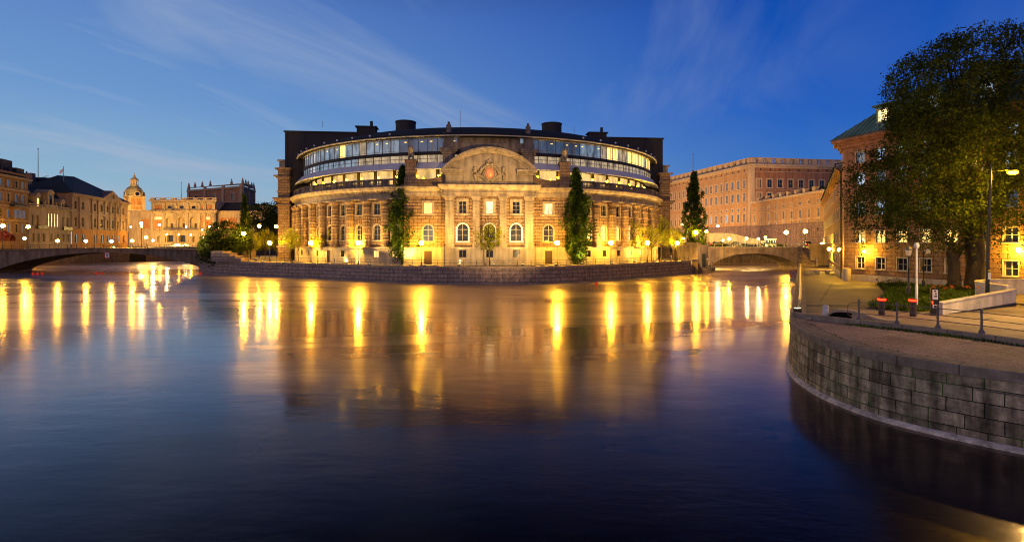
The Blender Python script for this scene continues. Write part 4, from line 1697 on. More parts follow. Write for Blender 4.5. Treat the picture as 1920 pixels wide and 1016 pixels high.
def relight(o, mats):
    """give one lamp's globe its own strength"""
    for c in o.children:
        if c.name.startswith('globe'):
            c.material_slots[0].link = 'OBJECT'
            c.material_slots[0].material = random.choice(mats)
# ------------------------------------------------------------------ island quay: railing, lamps, floodlights, trees
GQ = 3.05
inner = offset(QS, -0.45)
rail_path = inner[9:]
railing('quay_railing', 'black iron railing along the curved parliament quay', rail_path, lambda x, y: 3.07, 2.35, 1.0, BLACK, (0.5, 0.97), pr=0.045, rr=0.028)


def on_quay(px, d):
    """point d metres behind the quay edge that lies on the photo column px"""
    best = None
    pth = offset(QS, -d)
    for i in range(len(pth) - 1):
        a, b = Vector(pth[i]), Vector(pth[i + 1])
        for k in range(20):
            q = a + (b - a) * (k / 20)
            e = abs(CX + F * q.x / q.y - px)
            if best is None or e < best[0]:
                best = (e, q)
    return best[1]


GA = 'globe lamps along the parliament quay'
l0 = globe_lamp('quay_lamp', 4.0, 0.40, LAMP, BLACK)
l0['group'] = GA
labs = {506: 'lit globe lamp at the stepped end of the parliament quay', 583: 'lit globe lamp in front of the left end of the round facade',
        672: 'lit globe lamp midway along the left curve of the round facade', 790: 'lit globe lamp just right of the left tall poplar',
        1045: 'lit globe lamp just left of the right tall poplar', 1145: 'lit globe lamp in front of the right curve of the round facade',
        1214: 'lit globe lamp in front of the right end of the round facade', 1270: 'lit globe lamp at the canal end of the parliament quay railing'}
for i, (px, lab) in enumerate(labs.items()):
    q = on_quay(px, 1.0)
    if i == 0:
        l0.location = (q.x, q.y, GQ)
        l0['label'] = lab
    else:
        dup(l0, (q.x, q.y, GQ), lab)
GB = 'globe lamps in the street behind the quay'
tall = globe_lamp('street_lamp', 5.6, 0.42, LAMP, BLACK)
tall['group'] = GB
spots_ = [(457, 438, 121, 'lit globe lamp above the stone steps beside the dark drooping tree'), (486, 424, 146, 'lit street lamp behind the young tree, left of the parliament corner'),
          (518, 425, 150, 'lit street lamp beside the left corner of the parliament'), (1305, 436, 133, 'lit globe lamp at the foot of the slim right poplar'),
          (1280, 421, 165, 'small lit lamp between parliament and palace, upper of three'), (1294, 427, 170, 'small lit lamp left of the slim right poplar'), (1282, 446, 160, 'small lit lamp low among the trees right of the parliament')]
for i, (px, py, Y, lab) in enumerate(spots_):
    p = P(px, py, Y)
    k = 1.0 if i < 4 else 0.7
    if i == 0:
        tall.location = (p.x, p.y, GQ)
        tall['label'] = lab
        o = tall
    else:
        o = dup(tall, (p.x, p.y, GQ), lab)
    set_lamp(o, 5.6, p.z - GQ, k)
# slim unlit camera masts by the portico
cmast = thing('slim_mast', 'thin unlit black mast on the quay left of the portico', 'mast', (0, 0, 0), 0, 'slim unlit masts beside the portico')
m = MB()
m.tube([(0, 0, 0), (0, 0, 3.6)], 0.05, 6)
m.build('post', BLACK, cmast)
m = MB()
m.box(-0.12, 0.22, -0.09, 0.09, 3.6, 3.78)
m.build('head', BLACK, cmast)
q = on_quay(834, 0.9)
cmast.location = (q.x, q.y, GQ)
q = on_quay(1003, 0.9)
dup(cmast, (q.x, q.y, GQ), 'thin unlit black mast on the quay right of the portico')

# floodlights on the paving
def flood_at(th, r, aim_z, watts, lab, size=105):
    x, y = pol(r, th)
    tx, ty = pol(45.6, th)
    floodlight(pw(x, y, GQ + 0.01), pw(tx, ty, aim_z), watts, lab, 'floodlights aimed at the parliament', size)


fl = [(-70, 'far left end of the round facade'), (-58, 'left end of the round facade, by the young trees'), (-46, 'left curve, before the columns'), (-35, 'left curve, in front of the basement doors'), (-25, 'behind the left poplar'),
      (27, 'behind the right poplar'), (37, 'right curve, by the second lamp'), (48, 'right curve, by the young tree'), (60, 'right end of the round facade'), (70, 'far right end, by the canal steps')]
for th, lab in fl:
    flood_at(th, 54.0 if abs(th) > 30 else 50.5, 18.0, 7500 if th < 0 else 9500, 'small ground floodlight ' + lab)
for x, lab, wt in ((-11.3, 'at the left door beside the portico', 5500), (-5.5, 'under the left portico window', 10000), (5.5, 'under the right portico window', 10000), (11.3, 'at the right door beside the portico', 8500)):
    floodlight(pw(x, -50.9, GQ + .01), pw(x * 0.8, -46.0, 21.0), wt, 'small ground floodlight ' + lab, 'floodlights aimed at the parliament', 100)
# at the feet of the quay trees
for px, d, tx, dt, h, wt, lab in ((768, 1.3, 755, 3.6, 9, 2600, 'tiny floodlight at the foot of the left poplar'), (1092, 1.3, 1081, 3.6, 9, 3000, 'tiny floodlight at the foot of the right poplar'), (926, .9, 918, 2.2, 4, 700, 'tiny floodlight under the young tree before the portico'),
                                (650, 1.6, 641, 4.2, 4, 700, 'tiny floodlight under the pale young tree on the left'), (1190, 1.4, 1183, 4.0, 4, 700, 'tiny floodlight under the young tree on the right'), (1246, 1.8, 1240, 5.0, 4, 1500, 'tiny floodlight under the bushy young tree')):
    q, q2 = on_quay(px, d), on_quay(tx, dt)
    floodlight((q.x, q.y, GQ + .01), (q2.x, q2.y, GQ + h), wt, lab, 'floodlights under the quay trees', 100, (1.0, .75, .2))

# trees
q = on_quay(755, 3.6)
poplar('tall narrow dark poplar on the quay left of the portico', q.x, q.y, GQ, 17.8, 2.95, 'tall poplars on the quay', n=360)
q = on_quay(1081, 3.6)
poplar('tall narrow dark poplar on the quay right of the portico', q.x, q.y, GQ, 17.6, 3.1, 'tall poplars on the quay', n=360)
p = P(1301, 325, 136)
poplar('slim dark poplar standing by the canal before the palace', p.x, p.y, GQ, p.z - GQ, 3.3, 'tall poplars on the quay', n=260, leafsize=0.5)
yt = [(604, 3.0, 436, 2.2, 'small young tree between the first two quay lamps on the left', .8), (1222, 3.0, 424, 2.6, 'young tree just right of the lamp at the right end of the facade', 1.0),
      (545, 3.2, 428, 2.6, 'young tree near the left end of the parliament quay railing', 1.0), (641, 4.2, 420, 2.9, 'pale young tree before the left curve of the facade', .8),
      (918, 2.2, 417, 3.0, 'young yellow green tree in front of the portico', 1.0), (1183, 4.0, 412, 3.4, 'young tree before the right curve of the facade', .9),
      (1240, 5.0, 406, 4.2, 'bushy young tree at the right end of the round facade', 1.5), (1262, 3.0, 428, 2.8, 'small bright tree beside the last quay lamp', 1.1),
      (1285, 8.0, 421, 3.4, 'young tree at the foot of the slim right poplar', 1.2), (560, 7.5, 430, 2.6, 'young tree close to the left corner columns', .8)]
for px, d, py, rad, lab, dn in yt:
    q = on_quay(px, d)
    young_tree(lab, q.x, q.y, GQ, Zat(py, q.y) - GQ, rad, dens=dn)
for px, py, Y, rad, lab in ((497, 428, 128, 2.6, 'lamp-lit young tree behind the stone steps'), (470, 432, 132, 2.8, 'yellow green tree right of the dark drooping tree'), (522, 440, 135, 2.2, 'small tree left of the parliament corner')):
    p = P(px, py, Y)
    young_tree(lab, p.x, p.y, GQ, p.z - GQ, rad, dens=1.2, low=0.25)
b = P(425, 487, 124)
blob_tree('willow_tree', 'dark drooping willow hanging over the quay at the bridge end', (b.x, b.y, 3.0), [((0, 0, -0.2), .35), ((0.2, 0, 2.0), .28), ((-.3, .2, 4.0), .2)],
          [((0, 0, 6.0), (4.6, 3.2, 3.4)), ((-2.6, -0.5, 3.3), (3.6, 2.6, 3.0)), ((2.5, 0, 4.5), (3.0, 2.4, 2.6)), ((-3.2, -1.6, 1.2), (2.6, 1.6, 1.8)), ((0.5, -1, 2.2), (3.6, 2, 2.0))], L_DRK, 620, 0.40, per=24, droop=0.4, hang=2.0)
p = P(458, 366, 140)
poplar('thin poplar rising behind the dark drooping willow', p.x, p.y, GQ, p.z - GQ, 1.6, n=120)
for px, py, Y, rx, lab in ((492, 384, 215, 8, 'dark round tree far behind, left of the parliament'), (522, 379, 215, 7, 'dark tree close to the left edge of the parliament')):
    p = P(px, py, Y)
    blob_tree('tree', lab, (p.x, p.y, 3.0), [((0, 0, 0), .5), ((0, 0, 8), .4), ((0, 0, 14), .2)], [((0, 0, p.z - 8), (rx * 0.75, 5, 5.5)), ((-2, 0, p.z - 15), (rx * 0.9, 5, 6))], L_DRK, 260, 0.9, per=16, cr=1.3)

# stone steps at the bridge end of the quay
m = MB()
sx = [(398, 470, 2.2), (420, 474, 2.0), (437, 479, 1.6)]
a = P(396, 470, 118.5)
b_ = P(462, 487, 114.5)
fs = Fac((a.x, a.y), (b_.x, b_.y))
lv = [(0.0, 0.34, 471), (0.34, 0.52, 475), (0.52, 0.70, 480), (0.70, 0.86, 484)]
for k, (t0, t1, py) in enumerate(lv):
    m.ubox(fs.M, fs.L * t0, fs.L * t1 - 0.004, 3.0, Zat(py, 117), -2.2, 0.1)
    m.ubox(fs.M, fs.L * t0 + .05, fs.L * t1 - 0.05, Zat(py, 117), Zat(py, 117) + 0.08, -2.1, 0.0)
tag(m.build('stone_stair_wall', QUAY), 'stepped granite stair wall at the bridge end of the quay', 'stair wall')
# ------------------------------------------------------------------ left arched bridge
A = Vector((-121.5, 125.0))
B = Vector((-77.6, 134.6))
fb = Fac((A.x, A.y), (B.x, B.y))
br = thing('arched_bridge', 'low dark stone arch bridge crossing the river at the left', 'bridge')
L = fb.L
m = MB()


def ztop(u):
    t = (u - L / 2) / (L / 2)
    return 5.75 - 0.45 * t * t


nseg = 28
W = 13.0
us = [L * (-0.9) + (L * 2.0) * i / 60 for i in range(61)]
us = [-30, -15, -6] + [L * i / nseg for i in range(nseg + 1)] + [L + 4]


def zar(u):
    if u <= 0.01 or u >= L - 0.01:
        return -1
    t = (u - L / 2) / (L / 2)
    return 0.3 + 4.45 * max(0, 1 - abs(t) ** 2) ** 0.82


for i in range(len(us) - 1):
    a, b = us[i], us[i + 1]
    za = zar(a) if 0 <= a <= L else -1
    zb = zar(b) if 0 <= b <= L else -1
    if a < 0 or b > L:
        za = zb = -1
    elif i and a == 0:
        za = 0.3
    if b == L:
        zb = 0.3
    if a == 0:
        za = 0.3
    for d in (0, -W):
        m.face([fb.M(a, za, d), fb.M(b, zb, d), fb.M(b, ztop(b), d), fb.M(a, ztop(a), d)])
    if a >= 0 and b <= L:
        m.face([fb.M(a, za, 0), fb.M(b, zb, 0), fb.M(b, zb, -W), fb.M(a, za, -W)])
    m.face([fb.M(a, ztop(a), 0), fb.M(b, ztop(b), 0), fb.M(b, ztop(b), -W), fb.M(a, ztop(a), -W)])
for u in (0, L):
    m.face([fb.M(u, -1, 0), fb.M(u, .3, 0), fb.M(u, .3, -W), fb.M(u, -1, -W)])
m.build('arch', BRIDGE, br)
m = MB()
for i in range(len(us) - 1):
    a, b = us[i], us[i + 1]
    m.hexa([fb.M(a, ztop(a) - .25, .25), fb.M(b, ztop(b) - .25, .25), fb.M(b, ztop(b) - .25, -.35), fb.M(a, ztop(a) - .25, -.35), fb.M(a, ztop(a) + .06, .25), fb.M(b, ztop(b) + .06, .25), fb.M(b, ztop(b) + .06, -.35), fb.M(a, ztop(a) + .06, -.35)])
m.build('cornice', BRIDGE, br)
m = MB()
m.ubox(fb.M, L - 0.5, L + 9, -1, 5.2, -W, -0.02)
m.ubox(fb.M, L - 0.6, L + 1.5, -1, 0.5, -W, 0.35)
m.build('abutment', BRIDGE, br)
m = MB()
m.ubox(fb.M, -2, 0.4, -1, 0.4, -W, 0.35)
m.build('abutment', BRIDGE, br)
pth = [fb.M(u, 0, -0.1)[:2] for u in us[2:]]
railing('bridge_railing', 'dark thin railing along the top of the left bridge', pth, lambda x, y: ztop(fb.t.dot(Vector((x, y)) - fb.a)) + 0.05, 1.9, 1.0, BLACK, (0.5, 0.95), pr=0.05, rr=0.035)
sg = thing('bridge_sign', 'small white navigation sign with red border hung on the left bridge', 'sign', fb.M(fb.u(202), 4.05, 0.3))
sg.rotation_euler = (0, 0, math.atan2(fb.t.y, fb.t.x))


def plate(root, w, h, th=0.03):
    m = MB()
    m.box(-w / 2, w / 2, -th, 0, -h / 2, h / 2)
    p = m.build('plate', WHITEP, root)
    m = MB()
    b = w * 0.11
    for x0, x1, z0, z1 in ((-w / 2, w / 2, h / 2 - b, h / 2), (-w / 2, w / 2, -h / 2, -h / 2 + b), (-w / 2, -w / 2 + b, -h / 2 + b, h / 2 - b), (w / 2 - b, w / 2, -h / 2 + b, h / 2 - b)):
        m.box(x0, x1, -th - 0.012, -th - 0.002, z0, z1)
    m.build('red_border', RED, root)
    return p


plate(sg, 1.05, 1.35)
m = MB()
m.box(-0.12, 0.12, -0.045, -0.033, -0.34, 0.34)
m.box(-0.22, 0.22, -0.044, -0.0325, 0.2, 0.34)
m.build('black_mark', BLACK, sg)

# lamps on the bridge and beyond
GL = 'low globe lamps along the left bridge'
bl = globe_lamp('bridge_lamp', 2.6, 0.34, LAMP, BLACK)
bl['group'] = GL
for i, (px, py) in enumerate(((46, 447), (108, 451.7), (161, 452.3), (209, 452.6), (248, 451.6))):
    lab = ['first', 'second', 'third', 'fourth', 'fifth'][i] + ' lit globe lamp from the left on the left bridge'
    f2 = Fac(fb.M(0, 0, -W + 1)[:2], fb.M(L, 0, -W + 1)[:2])
    Y = f2.Y(px)
    p = P(px, py, Y)
    zb = ztop(f2.u(px))
    if i == 0:
        bl.location = (p.x, p.y, zb)
        bl['label'] = lab
        o = bl
    else:
        o = dup(bl, (p.x, p.y, zb), lab)
    set_lamp(o, 2.6, p.z - zb)
GS = 'street lamps on the far north bank'
FARM = [LAMP_F, mat_emit('dim_far_lamp', (1.0, .50, .04), 260.0), mat_emit('amber_far_lamp', (1.0, .42, .02), 420.0), mat_emit('white_far_lamp', (1.0, .72, .25), 800.0)]
fl0 = globe_lamp('street_lamp', 6.0, 0.5, LAMP_F, BLACK, 0.07)
fl0['group'] = GS
far = [(5, 423.5, 150, 'lit street lamp before the brick corner house at the far left'), (53, 425, 165, 'lit street lamp between the brick house and the mansard house'),
       (265, 419, 235, 'bright upper street lamp between palace front and opera house'), (265.5, 425, 228, 'second lamp just below the bright one left of the opera house'),
       (245, 425.5, 250, 'small lit lamp at the right corner of the pedimented house'), (274, 445, 200, 'large low lamp glow left of the opera house entrance'), (287, 451, 205, 'small low lamp on the quay left of the opera house'),
       (299, 422, 262, 'lit street lamp at the left front of the opera house'), (349, 425, 265, 'small lit lamp before the middle arch of the opera house'), (313, 440, 268, 'small lamp before the left opera entrance'),
       (335.5, 440, 268, 'small lamp before the middle opera entrance'), (358, 440.5, 268, 'small lamp before the right opera entrance'), (393, 425, 240, 'bright street lamp at the right front of the opera house'),
       (379, 431, 262, 'small lit lamp right of the opera arches'), (383, 446, 225, 'low lit lamp beside the dark bushes right of the opera'), (409, 427.5, 250, 'small lamp above the dark trees, left of a pair'), (420, 427.5, 250, 'small lamp above the dark trees, right of a pair')]
for i, (px, py, Y, lab) in enumerate(far):
    p = P(px, py, Y)
    k = 1.0 if i in (0, 1, 2, 5, 7, 12) else 0.62
    if i == 0:
        fl0.location = (p.x, p.y, 5.2)
        fl0['label'] = lab
        o = fl0
    else:
        o = dup(fl0, (p.x, p.y, 5.2), lab)
    set_lamp(o, 6.0, p.z - 5.2, k)
    relight(o, FARM)
# red buoys
bu = None
for i, (px, py, lab) in enumerate(((62, 514.5, 'left one of three red floats by the left bridge'), (70, 514.3, 'middle one of three red floats by the left bridge'), (79, 514.2, 'right one of three red floats by the left bridge'), (181, 513.3, 'left one of two red floats under the bridge'), (190, 513.2, 'right one of two red floats under the bridge'), (405, 512.3, 'red float beside the bridge pier at the island corner'), (376, 513.5, 'small red float at the right springing of the bridge'), (1118, 534, 'orange red float off the parliament quay'))):
    Y = 7000 / (py - HOR)
    p = P(px, py, Y)
    if bu is None:
        m = MB()
        m.ball((0, 0, 0.12), 0.26, 10, 8)
        m.tube([(0, 0, 0.45), (0, 0, 0.62)], 0.06, 6)
        bu = tag(m.build('buoy', mat_emit('glowing_red_float', (0.8, 0.04, 0.02), 0.5, False), None, smooth=60), lab, 'buoy', 'red floats on the water')  # float colour given a glow of its own, no lamp inside
        bu.location = (p.x, p.y, 0)
    else:
        dup(bu, (p.x, p.y, 0), lab)

# ------------------------------------------------------------------ north bank buildings
Lp, Ld = Vector((-158.4, 165.0)), Vector((-26.2, 90.6))


def onL(px):
    k = (px - CX) / F
    t = (-158.4 - 165 * k) / (90.6 * k + 26.2)
    return (Lp + Ld * t)


def house(name, label, p0, p1, zb, zt, depth, wm, ops, win, pane_of, courses=None, extra=None, side=True, surround=0.25, smat=None, root=None, fac=None, bars=(1, 1), wname='wall', reveal=0.3, frame=None):
    """a facade with openings, side and back walls; ops is a list of (u0,u1,z0,z1,arch)"""
    f = fac or Fac(p0, p1, p0)
    t = root or thing(name, label, 'building', (p0[0], p0[1], 0))
    w = MB()
    wall(w, f.M, 0, f.L, zb, zt, ops, courses=courses, reveal=reveal)
    if side:
        for u in (0, f.L):
            w.face([f.M(u, zb, 0), f.M(u, zb, -depth), f.M(u, zt, -depth), f.M(u, zt, 0)])
        w.face([f.M(0, zb, -depth), f.M(f.L, zb, -depth), f.M(f.L, zt, -depth), f.M(0, zt, -depth)])
        w.face([f.M(0, zt, 0), f.M(f.L, zt, 0), f.M(f.L, zt, -depth), f.M(0, zt, -depth)])
    w.build(wname, wm, t)
    for i, o in enumerate(ops):
        window(t, f.M, o, frame or FRAME, pane_of(i, o), surround=surround, sub=False, bars=bars, smat=smat or wm)
    return t, f


def band(t, f, z0, z1, d, mat, name='cornice', u0=0, u1=None, back=0.1):
    m = MB()
    m.ubox(f.M, u0 - (d if u0 == 0 else 0), (f.L if u1 is None else u1) + (d if u1 is None else 0), z0, z1, -back, d)
    return m.build(name, mat, t)


BRK = mat_brick('yellow_brick', (0.30, 0.18, 0.08), (0.24, 0.13, 0.06), (0.2, 0.14, 0.08), 0.6, 0.25, ms=0.02, var=0.3)
CREAM = mat_stone('cream_plaster', (0.32, 0.245, 0.15), var=0.15, scale=0.3)
PINKS = mat_stone('grey_pink_plaster', (0.25, 0.17, 0.125), var=0.15, scale=0.3)
OCHRE = mat_stone('ochre_base', (0.36, 0.17, 0.05), var=0.2, scale=0.4)
OPST = mat_stone('opera_stone', (0.45, 0.34, 0.21), var=0.15, scale=0.3)
OPOR = mat_stone('opera_orange_panel', (0.45, 0.20, 0.07), var=0.15, scale=0.3)
pd = lambda i, o: PANE
# far-left brick corner house
p0, p1 = onL(-75), onL(52.5)
f = Fac(p0, p1, p0)
ops = []
Z = lambda py: f.z(30, py)
for px in (-60, -45, -30, -14, 1.5, 16, 31, 43.5):
    u = f.u(px)
    for y0, y1 in ((352, 339.5), (380, 364.5), (409, 393.5), (436, 420)):
        ops.append((u - 0.85, u + 0.85, Z(y0), Z(y1), False))
dusk = lambda i, o: PANE_BL if i % 3 else PANE
t, _ = house('brick_house', 'tall yellow brick corner house with balconies at the far left', p0, p1, 5.2, Z(334), 22, BRK, ops, None, dusk, fac=f, smat=CREAM, courses=None)
for y, d, mm in ((334, 0.9, CREAM), (357, .35, CREAM), (388, .3, CREAM), (414, .35, CREAM), (327, .5, BRK)):
    band(t, f, Z(y) - .25, Z(y) + .35, d, mm, 'string_course')
m = MB()
m.ubox(f.M, 0, f.L, Z(334), Z(322), -21, -0.6)
m.ubox(f.M, 0, f.L * 0.92, Z(322), Z(310), -19, -3)
m.ubox(f.M, f.u(18), f.u(37), Z(322), Z(301), -8, -2.0)
m.ubox(f.M, f.u(38), f.u(52), Z(322), Z(313), -9, -1)
for px in (3, 10, 26):
    m.ubox(f.M, f.u(px) - .6, f.u(px) + .6, Z(322), Z(317), -3, -0.8)
m.build('roof', SLATE, t)
m = MB()
m.ubox(f.M, f.u(16), f.u(40), Z(388), Z(386), 0, 1.6)
for i in range(14):
    u = f.u(16) + (f.u(40) - f.u(16)) * i / 13
    m.ubox(f.M, u - .05, u + .05, Z(386), Z(381), 1.5, 1.6)
m.ubox(f.M, f.u(16), f.u(40), Z(381), Z(380.4), 1.48, 1.62)
m.build('balcony', BLACK, t)
m = MB()
m.ubox(f.M, f.u(18), f.u(39), Z(412), Z(388.5), 0.0, 1.2)
for i in range(3):
    u = f.u(21) + i * (f.u(36) - f.u(21)) / 2
    m.ubox(f.M, u - .7, u + .7, Z(409), Z(394), 1.2, 1.24, 1)
m.build('oriel', [BRK, PANE_BL], t)
m = MB()
for px in (-2, 8):
    for k in range(7):
        a0, a1 = PI * k / 7, PI * (k + 1) / 7
        u = f.u(px)
        m.face([f.M(u + 2.2 * math.cos(a0), Z(452) + 3.4 * math.sin(a0), .1), f.M(u + 2.2 * math.cos(a1), Z(452) + 3.4 * math.sin(a1), .1), f.M(u + 1.6 * math.cos(a1), Z(452) + 1.9 * math.sin(a1), 2.2), f.M(u + 1.6 * math.cos(a0), Z(452) + 1.9 * math.sin(a0), 2.2)])
m.build('awning', mat_plain('dark_red_canvas', (0.1, 0.02, 0.015)), t)

# mansard house with dormers
p0, p1 = onL(53.5), onL(133)
f = Fac(p0, p1, p0)
Z = lambda py: f.z(93, py)
ops = []
kinds = []
for px in (61, 71, 118, 127):
    u = f.u(px)
    ops.append((u - .65, u + .65, Z(425), Z(405), False)); kinds.append(PANE)
for i in range(4):
    u = f.u(91.5) + i * (f.u(110) - f.u(91.5)) / 3.4
    ops.append((u - .62, u + .62, Z(425), Z(400), False)); kinds.append(PANE_W)
for px in (63, 72, 82, 96, 109, 119, 128):
    u = f.u(px)
    ops.append((u - .7, u + .7, Z(453), Z(438), False)); kinds.append(PANE_OL)
t, _ = house('mansard_house', 'cream townhouse with dark mansard roof, dormers and wide lit window', p0, p1, 5.2, Z(392), 18, CREAM, ops, None, lambda i, o: kinds[i], fac=f, smat=CREAM, surround=.2)
for y, d in ((392, .7), (431, .3), (388, .2)):
    band(t, f, Z(y), Z(y) + .5, d, CREAM, 'string_course')
m = MB()
zt0, zt1 = Z(390), Z(356)
m.hexa([f.M(0, zt0, -.4), f.M(f.L, zt0, -.4), f.M(f.L, zt0, -17), f.M(0, zt0, -17), f.M(0, zt1, -5), f.M(f.L, zt1, -5), f.M(f.L, zt1, -14), f.M(0, zt1, -14)])
m.build('mansard_roof', SLATE, t)
for px, w_, yt, mat in ((70.5, 1.2, 372, PANE_Y), (94.5, 1.9, 363, PANE), (117, 1.2, 377, PANE)):
    m = MB()
    u = f.u(px)
    m.ubox(f.M, u - w_, u + w_, Z(392), Z(yt), -4, 0.1)
    m.slab(f.M, [(u - w_ * 1.35, Z(yt)), (u + w_ * 1.35, Z(yt)), (u + w_ * .7, Z(yt) + 1.1), (u, Z(yt) + 1.5), (u - w_ * .7, Z(yt) + 1.1)], -4, 0.35)
    m.ubox(f.M, u - w_ * .4, u + w_ * .4, Z(389), Z(yt + 3), 0.1, 0.14, 1)
    if w_ > 1.5:
        m.ubox(f.M, u - w_ * 2.1, u + w_ * 2.1, Z(391), Z(384), -1, 0.45)
        for s in (-1, 1):
            m.ubox(f.M, u + s * w_ * 1.9 - .25, u + s * w_ * 1.9 + .25, Z(384), Z(378), -.3, 0.3)
    m.build('dormer', [CREAM, mat], t)
for a_, b_ in ((66, 86), (115, 131)):
    m = MB()
    m.ubox(f.M, f.u(a_), f.u(b_), Z(430), Z(429), 0, .9)
    m.ubox(f.M, f.u(a_), f.u(b_), Z(429), Z(424), .8, .88)
    m.build('balcony', BLACK, t)
m = MB()
for px in (56, 75, 104, 130):
    m.ubox(f.M, f.u(px) - .4, f.u(px) + .4, Z(391), Z(385), -.5, .1)
m.ubox(f.M, 0, f.L, Z(387), Z(386), -.4, 0)
m.build('roof_balustrade', CREAM, t)
# higher block with chimney and little dome behind it
pb0, pb1 = onL(53.5) + Vector((-20, 6)), onL(122) + Vector((-20, 6))
f2 = Fac(pb0, pb1, pb0)
t2 = thing('rear_house', 'dark gabled rooftops with chimneys and a small dome behind the mansard house', 'building', (pb0.x, pb0.y, 0))
Zb = lambda py: f2.z(85, py)
m = MB()
m.ubox(f2.M, -4, f2.L, 5.2, Zb(352), -14, 0)
m.ubox(f2.M, f2.u(60), f2.u(78), Zb(352), Zb(336), -10, -1)
m.hexa([f2.M(f2.u(62), Zb(352), 0), f2.M(f2.L, Zb(352), 0), f2.M(f2.L, Zb(352), -12), f2.M(f2.u(62), Zb(352), -12), f2.M(f2.u(84), Zb(333), 0), f2.M(f2.u(98), Zb(333), 0), f2.M(f2.u(98), Zb(333), -12), f2.M(f2.u(84), Zb(333), -12)])
m.build('roof', SLATE, t2)
m = MB()
m.ubox(f2.M, f2.u(91), f2.u(100), Zb(360), Zb(332), -1, 1.2)
m.ubox(f2.M, f2.u(53), f2.u(60), Zb(360), Zb(331), -1, 1.2)
m.ubox(f2.M, f2.u(109), f2.u(119), Zb(352), Zb(337), -3, 0)
m.build('chimney', PINKS, t2)
m = MB()
c = f2.M(f2.u(83), 0, -6)
m.lathe([(2.6, Zb(336)), (2.6, Zb(332)), (2.3, Zb(329.5)), (1.4, Zb(327)), (0.3, Zb(326)), (0.2, Zb(323)), (0, Zb(322.5))], 12, (c[0], c[1], 0))
m.build('roof_dome', SLATE, t2, smooth=40)
for x_, h_ in ((101, 326), (106, 328), (113, 327)):
    m = MB()
    c = f2.M(f2.u(x_), 0, -3)
    m.tube([(c[0], c[1], Zb(340)), (c[0], c[1], Zb(h_))], 0.08, 4)
    m.tube([(c[0] - 1.3, c[1], Zb(h_ + 3)), (c[0] + 1.3, c[1], Zb(h_ + 1))], 0.07, 4)
    m.build('aerial', BLACK, t2)

# pedimented palace front
p0, p1 = onL(133.2), onL(238)
f = Fac(p0, p1, p0)
Z = lambda py: f.z(190, py)
ops = []
pxs = (141.5, 155, 177.5, 190.5, 201, 211.5, 221, 231)
for px in pxs:
    u = f.u(px)
    ops.append((u - 1.05, u + 1.05, Z(397.5), Z(384), False))
for px in pxs:
    u = f.u(px)
    ops.append((u - 1.05, u + 1.05, Z(427.5), Z(411.5), False))
nb = len(ops)
t, _ = house('pedimented_house', 'grey classical mansion with ochre ground floor, pediment and hipped dark roof', p0, p1, Z(433), Z(372), 18, PINKS, ops, None, lambda i, o: PANE, fac=f, smat=PINKS, surround=.4)
gops = []
for px in pxs:
    u = f.u(px)
    gops.append((u - 1.3, u + 1.3, Z(455), Z(440), True))
w = MB()
wall(w, lambda u, z, d=0: f.M(u, z, d + .3), 0, f.L, 5.2, Z(433), gops, courses=0.9, groove=0.1)
w.ubox(f.M, 0, f.L, Z(433), Z(431.5), -.2, .5)
w.build('ground_floor_wall', OCHRE, t)
for o in gops:
    window(t, f.M, o, FRAME, PANE_OL, surround=0.0, sub=False, smat=OCHRE)
for y, d in ((374, 1.3), (376.5, .8), (405, .35)):
    band(t, f, Z(y), Z(y) + .55, d, PINKS, 'cornice')
for px in (172, 183.5, 196, 206, 216, 226):
    u = f.u(px)
    m = MB()
    m.ubox(f.M, u - .75, u + .75, Z(432), Z(380), 0, .5)
    m.ubox(f.M, u - 1.0, u + 1.0, Z(380), Z(377), 0, .75)
    m.build('pilaster', PINKS, t)
for px in (134.5, 149, 237):
    u = f.u(px)
    m = MB()
    m.ubox(f.M, u - .8, u + .8, Z(432), Z(377), 0, .45)
    m.build('pilaster', PINKS, t)
m = MB()
ua, ub = f.u(187), f.u(224)
m.slab(f.M, [(ua, Z(372)), (ub, Z(372)), ((ua * 0.52 + ub * .48), Z(354.5))], -3, 1.3)
m.ubox(f.M, (ua + ub) / 2 - .9, (ua + ub) / 2 + .9, Z(370), Z(362), 1.3, 1.34, 1)
m.build('pediment', [PINKS, SLATE], t)
m = MB()
zr, zt = Z(371.5), Z(338)
e0, e1 = -1.0, f.L + 1.0
r0, r1 = f.u(158), f.u(186)
c8 = [f.M(e0, zr, 1.2), f.M(e1, zr, 1.2), f.M(e1, zr, -19), f.M(e0, zr, -19)]
tp = [f.M(r0, zt, -9), f.M(r1, zt + 1, -9)]
m.face([c8[0], c8[1], tp[1], tp[0]])
m.face([c8[1], c8[2], tp[1]])
m.face([c8[2], c8[3], tp[0], tp[1]])
m.face([c8[3], c8[0], tp[0]])
m.build('hipped_roof', COPPER_D, t)

# church with domed tower
CH = mat_stone('church_plaster', (0.50, 0.27, 0.08), var=0.1, scale=0.2)
CHT = mat_stone('church_trim', (0.6, 0.45, 0.22), var=0.1, scale=0.2)
D = 330
c0 = P(252, 456, D)
ch = thing('church', 'ochre baroque church with clock tower, bulbous dome and lantern', 'church', (c0.x, c0.y, 0), R(-38))
zz = lambda py: Zat(py, D)
hw = 3.7
m = MB()
m.box(-hw, hw, -hw, hw, 4, zz(369))
m.box(-hw - 14, hw + 6, -hw + 1, 30, 4, zz(412))
m.build('tower_wall', CH, ch)
m = MB()
for s in (-1, 1):
    for q in (-1, 1):
        m.box(s * hw - .7, s * hw + .7, q * hw - .7, q * hw + .7, 4, zz(369))
for y, d in ((369.5, .9), (372, .5), (387, .4), (395, .6)):
    m.box(-hw - d, hw + d, -hw - d, hw + d, zz(y), zz(y) + .6)
m.build('tower_trim', CHT, ch)
m = MB()
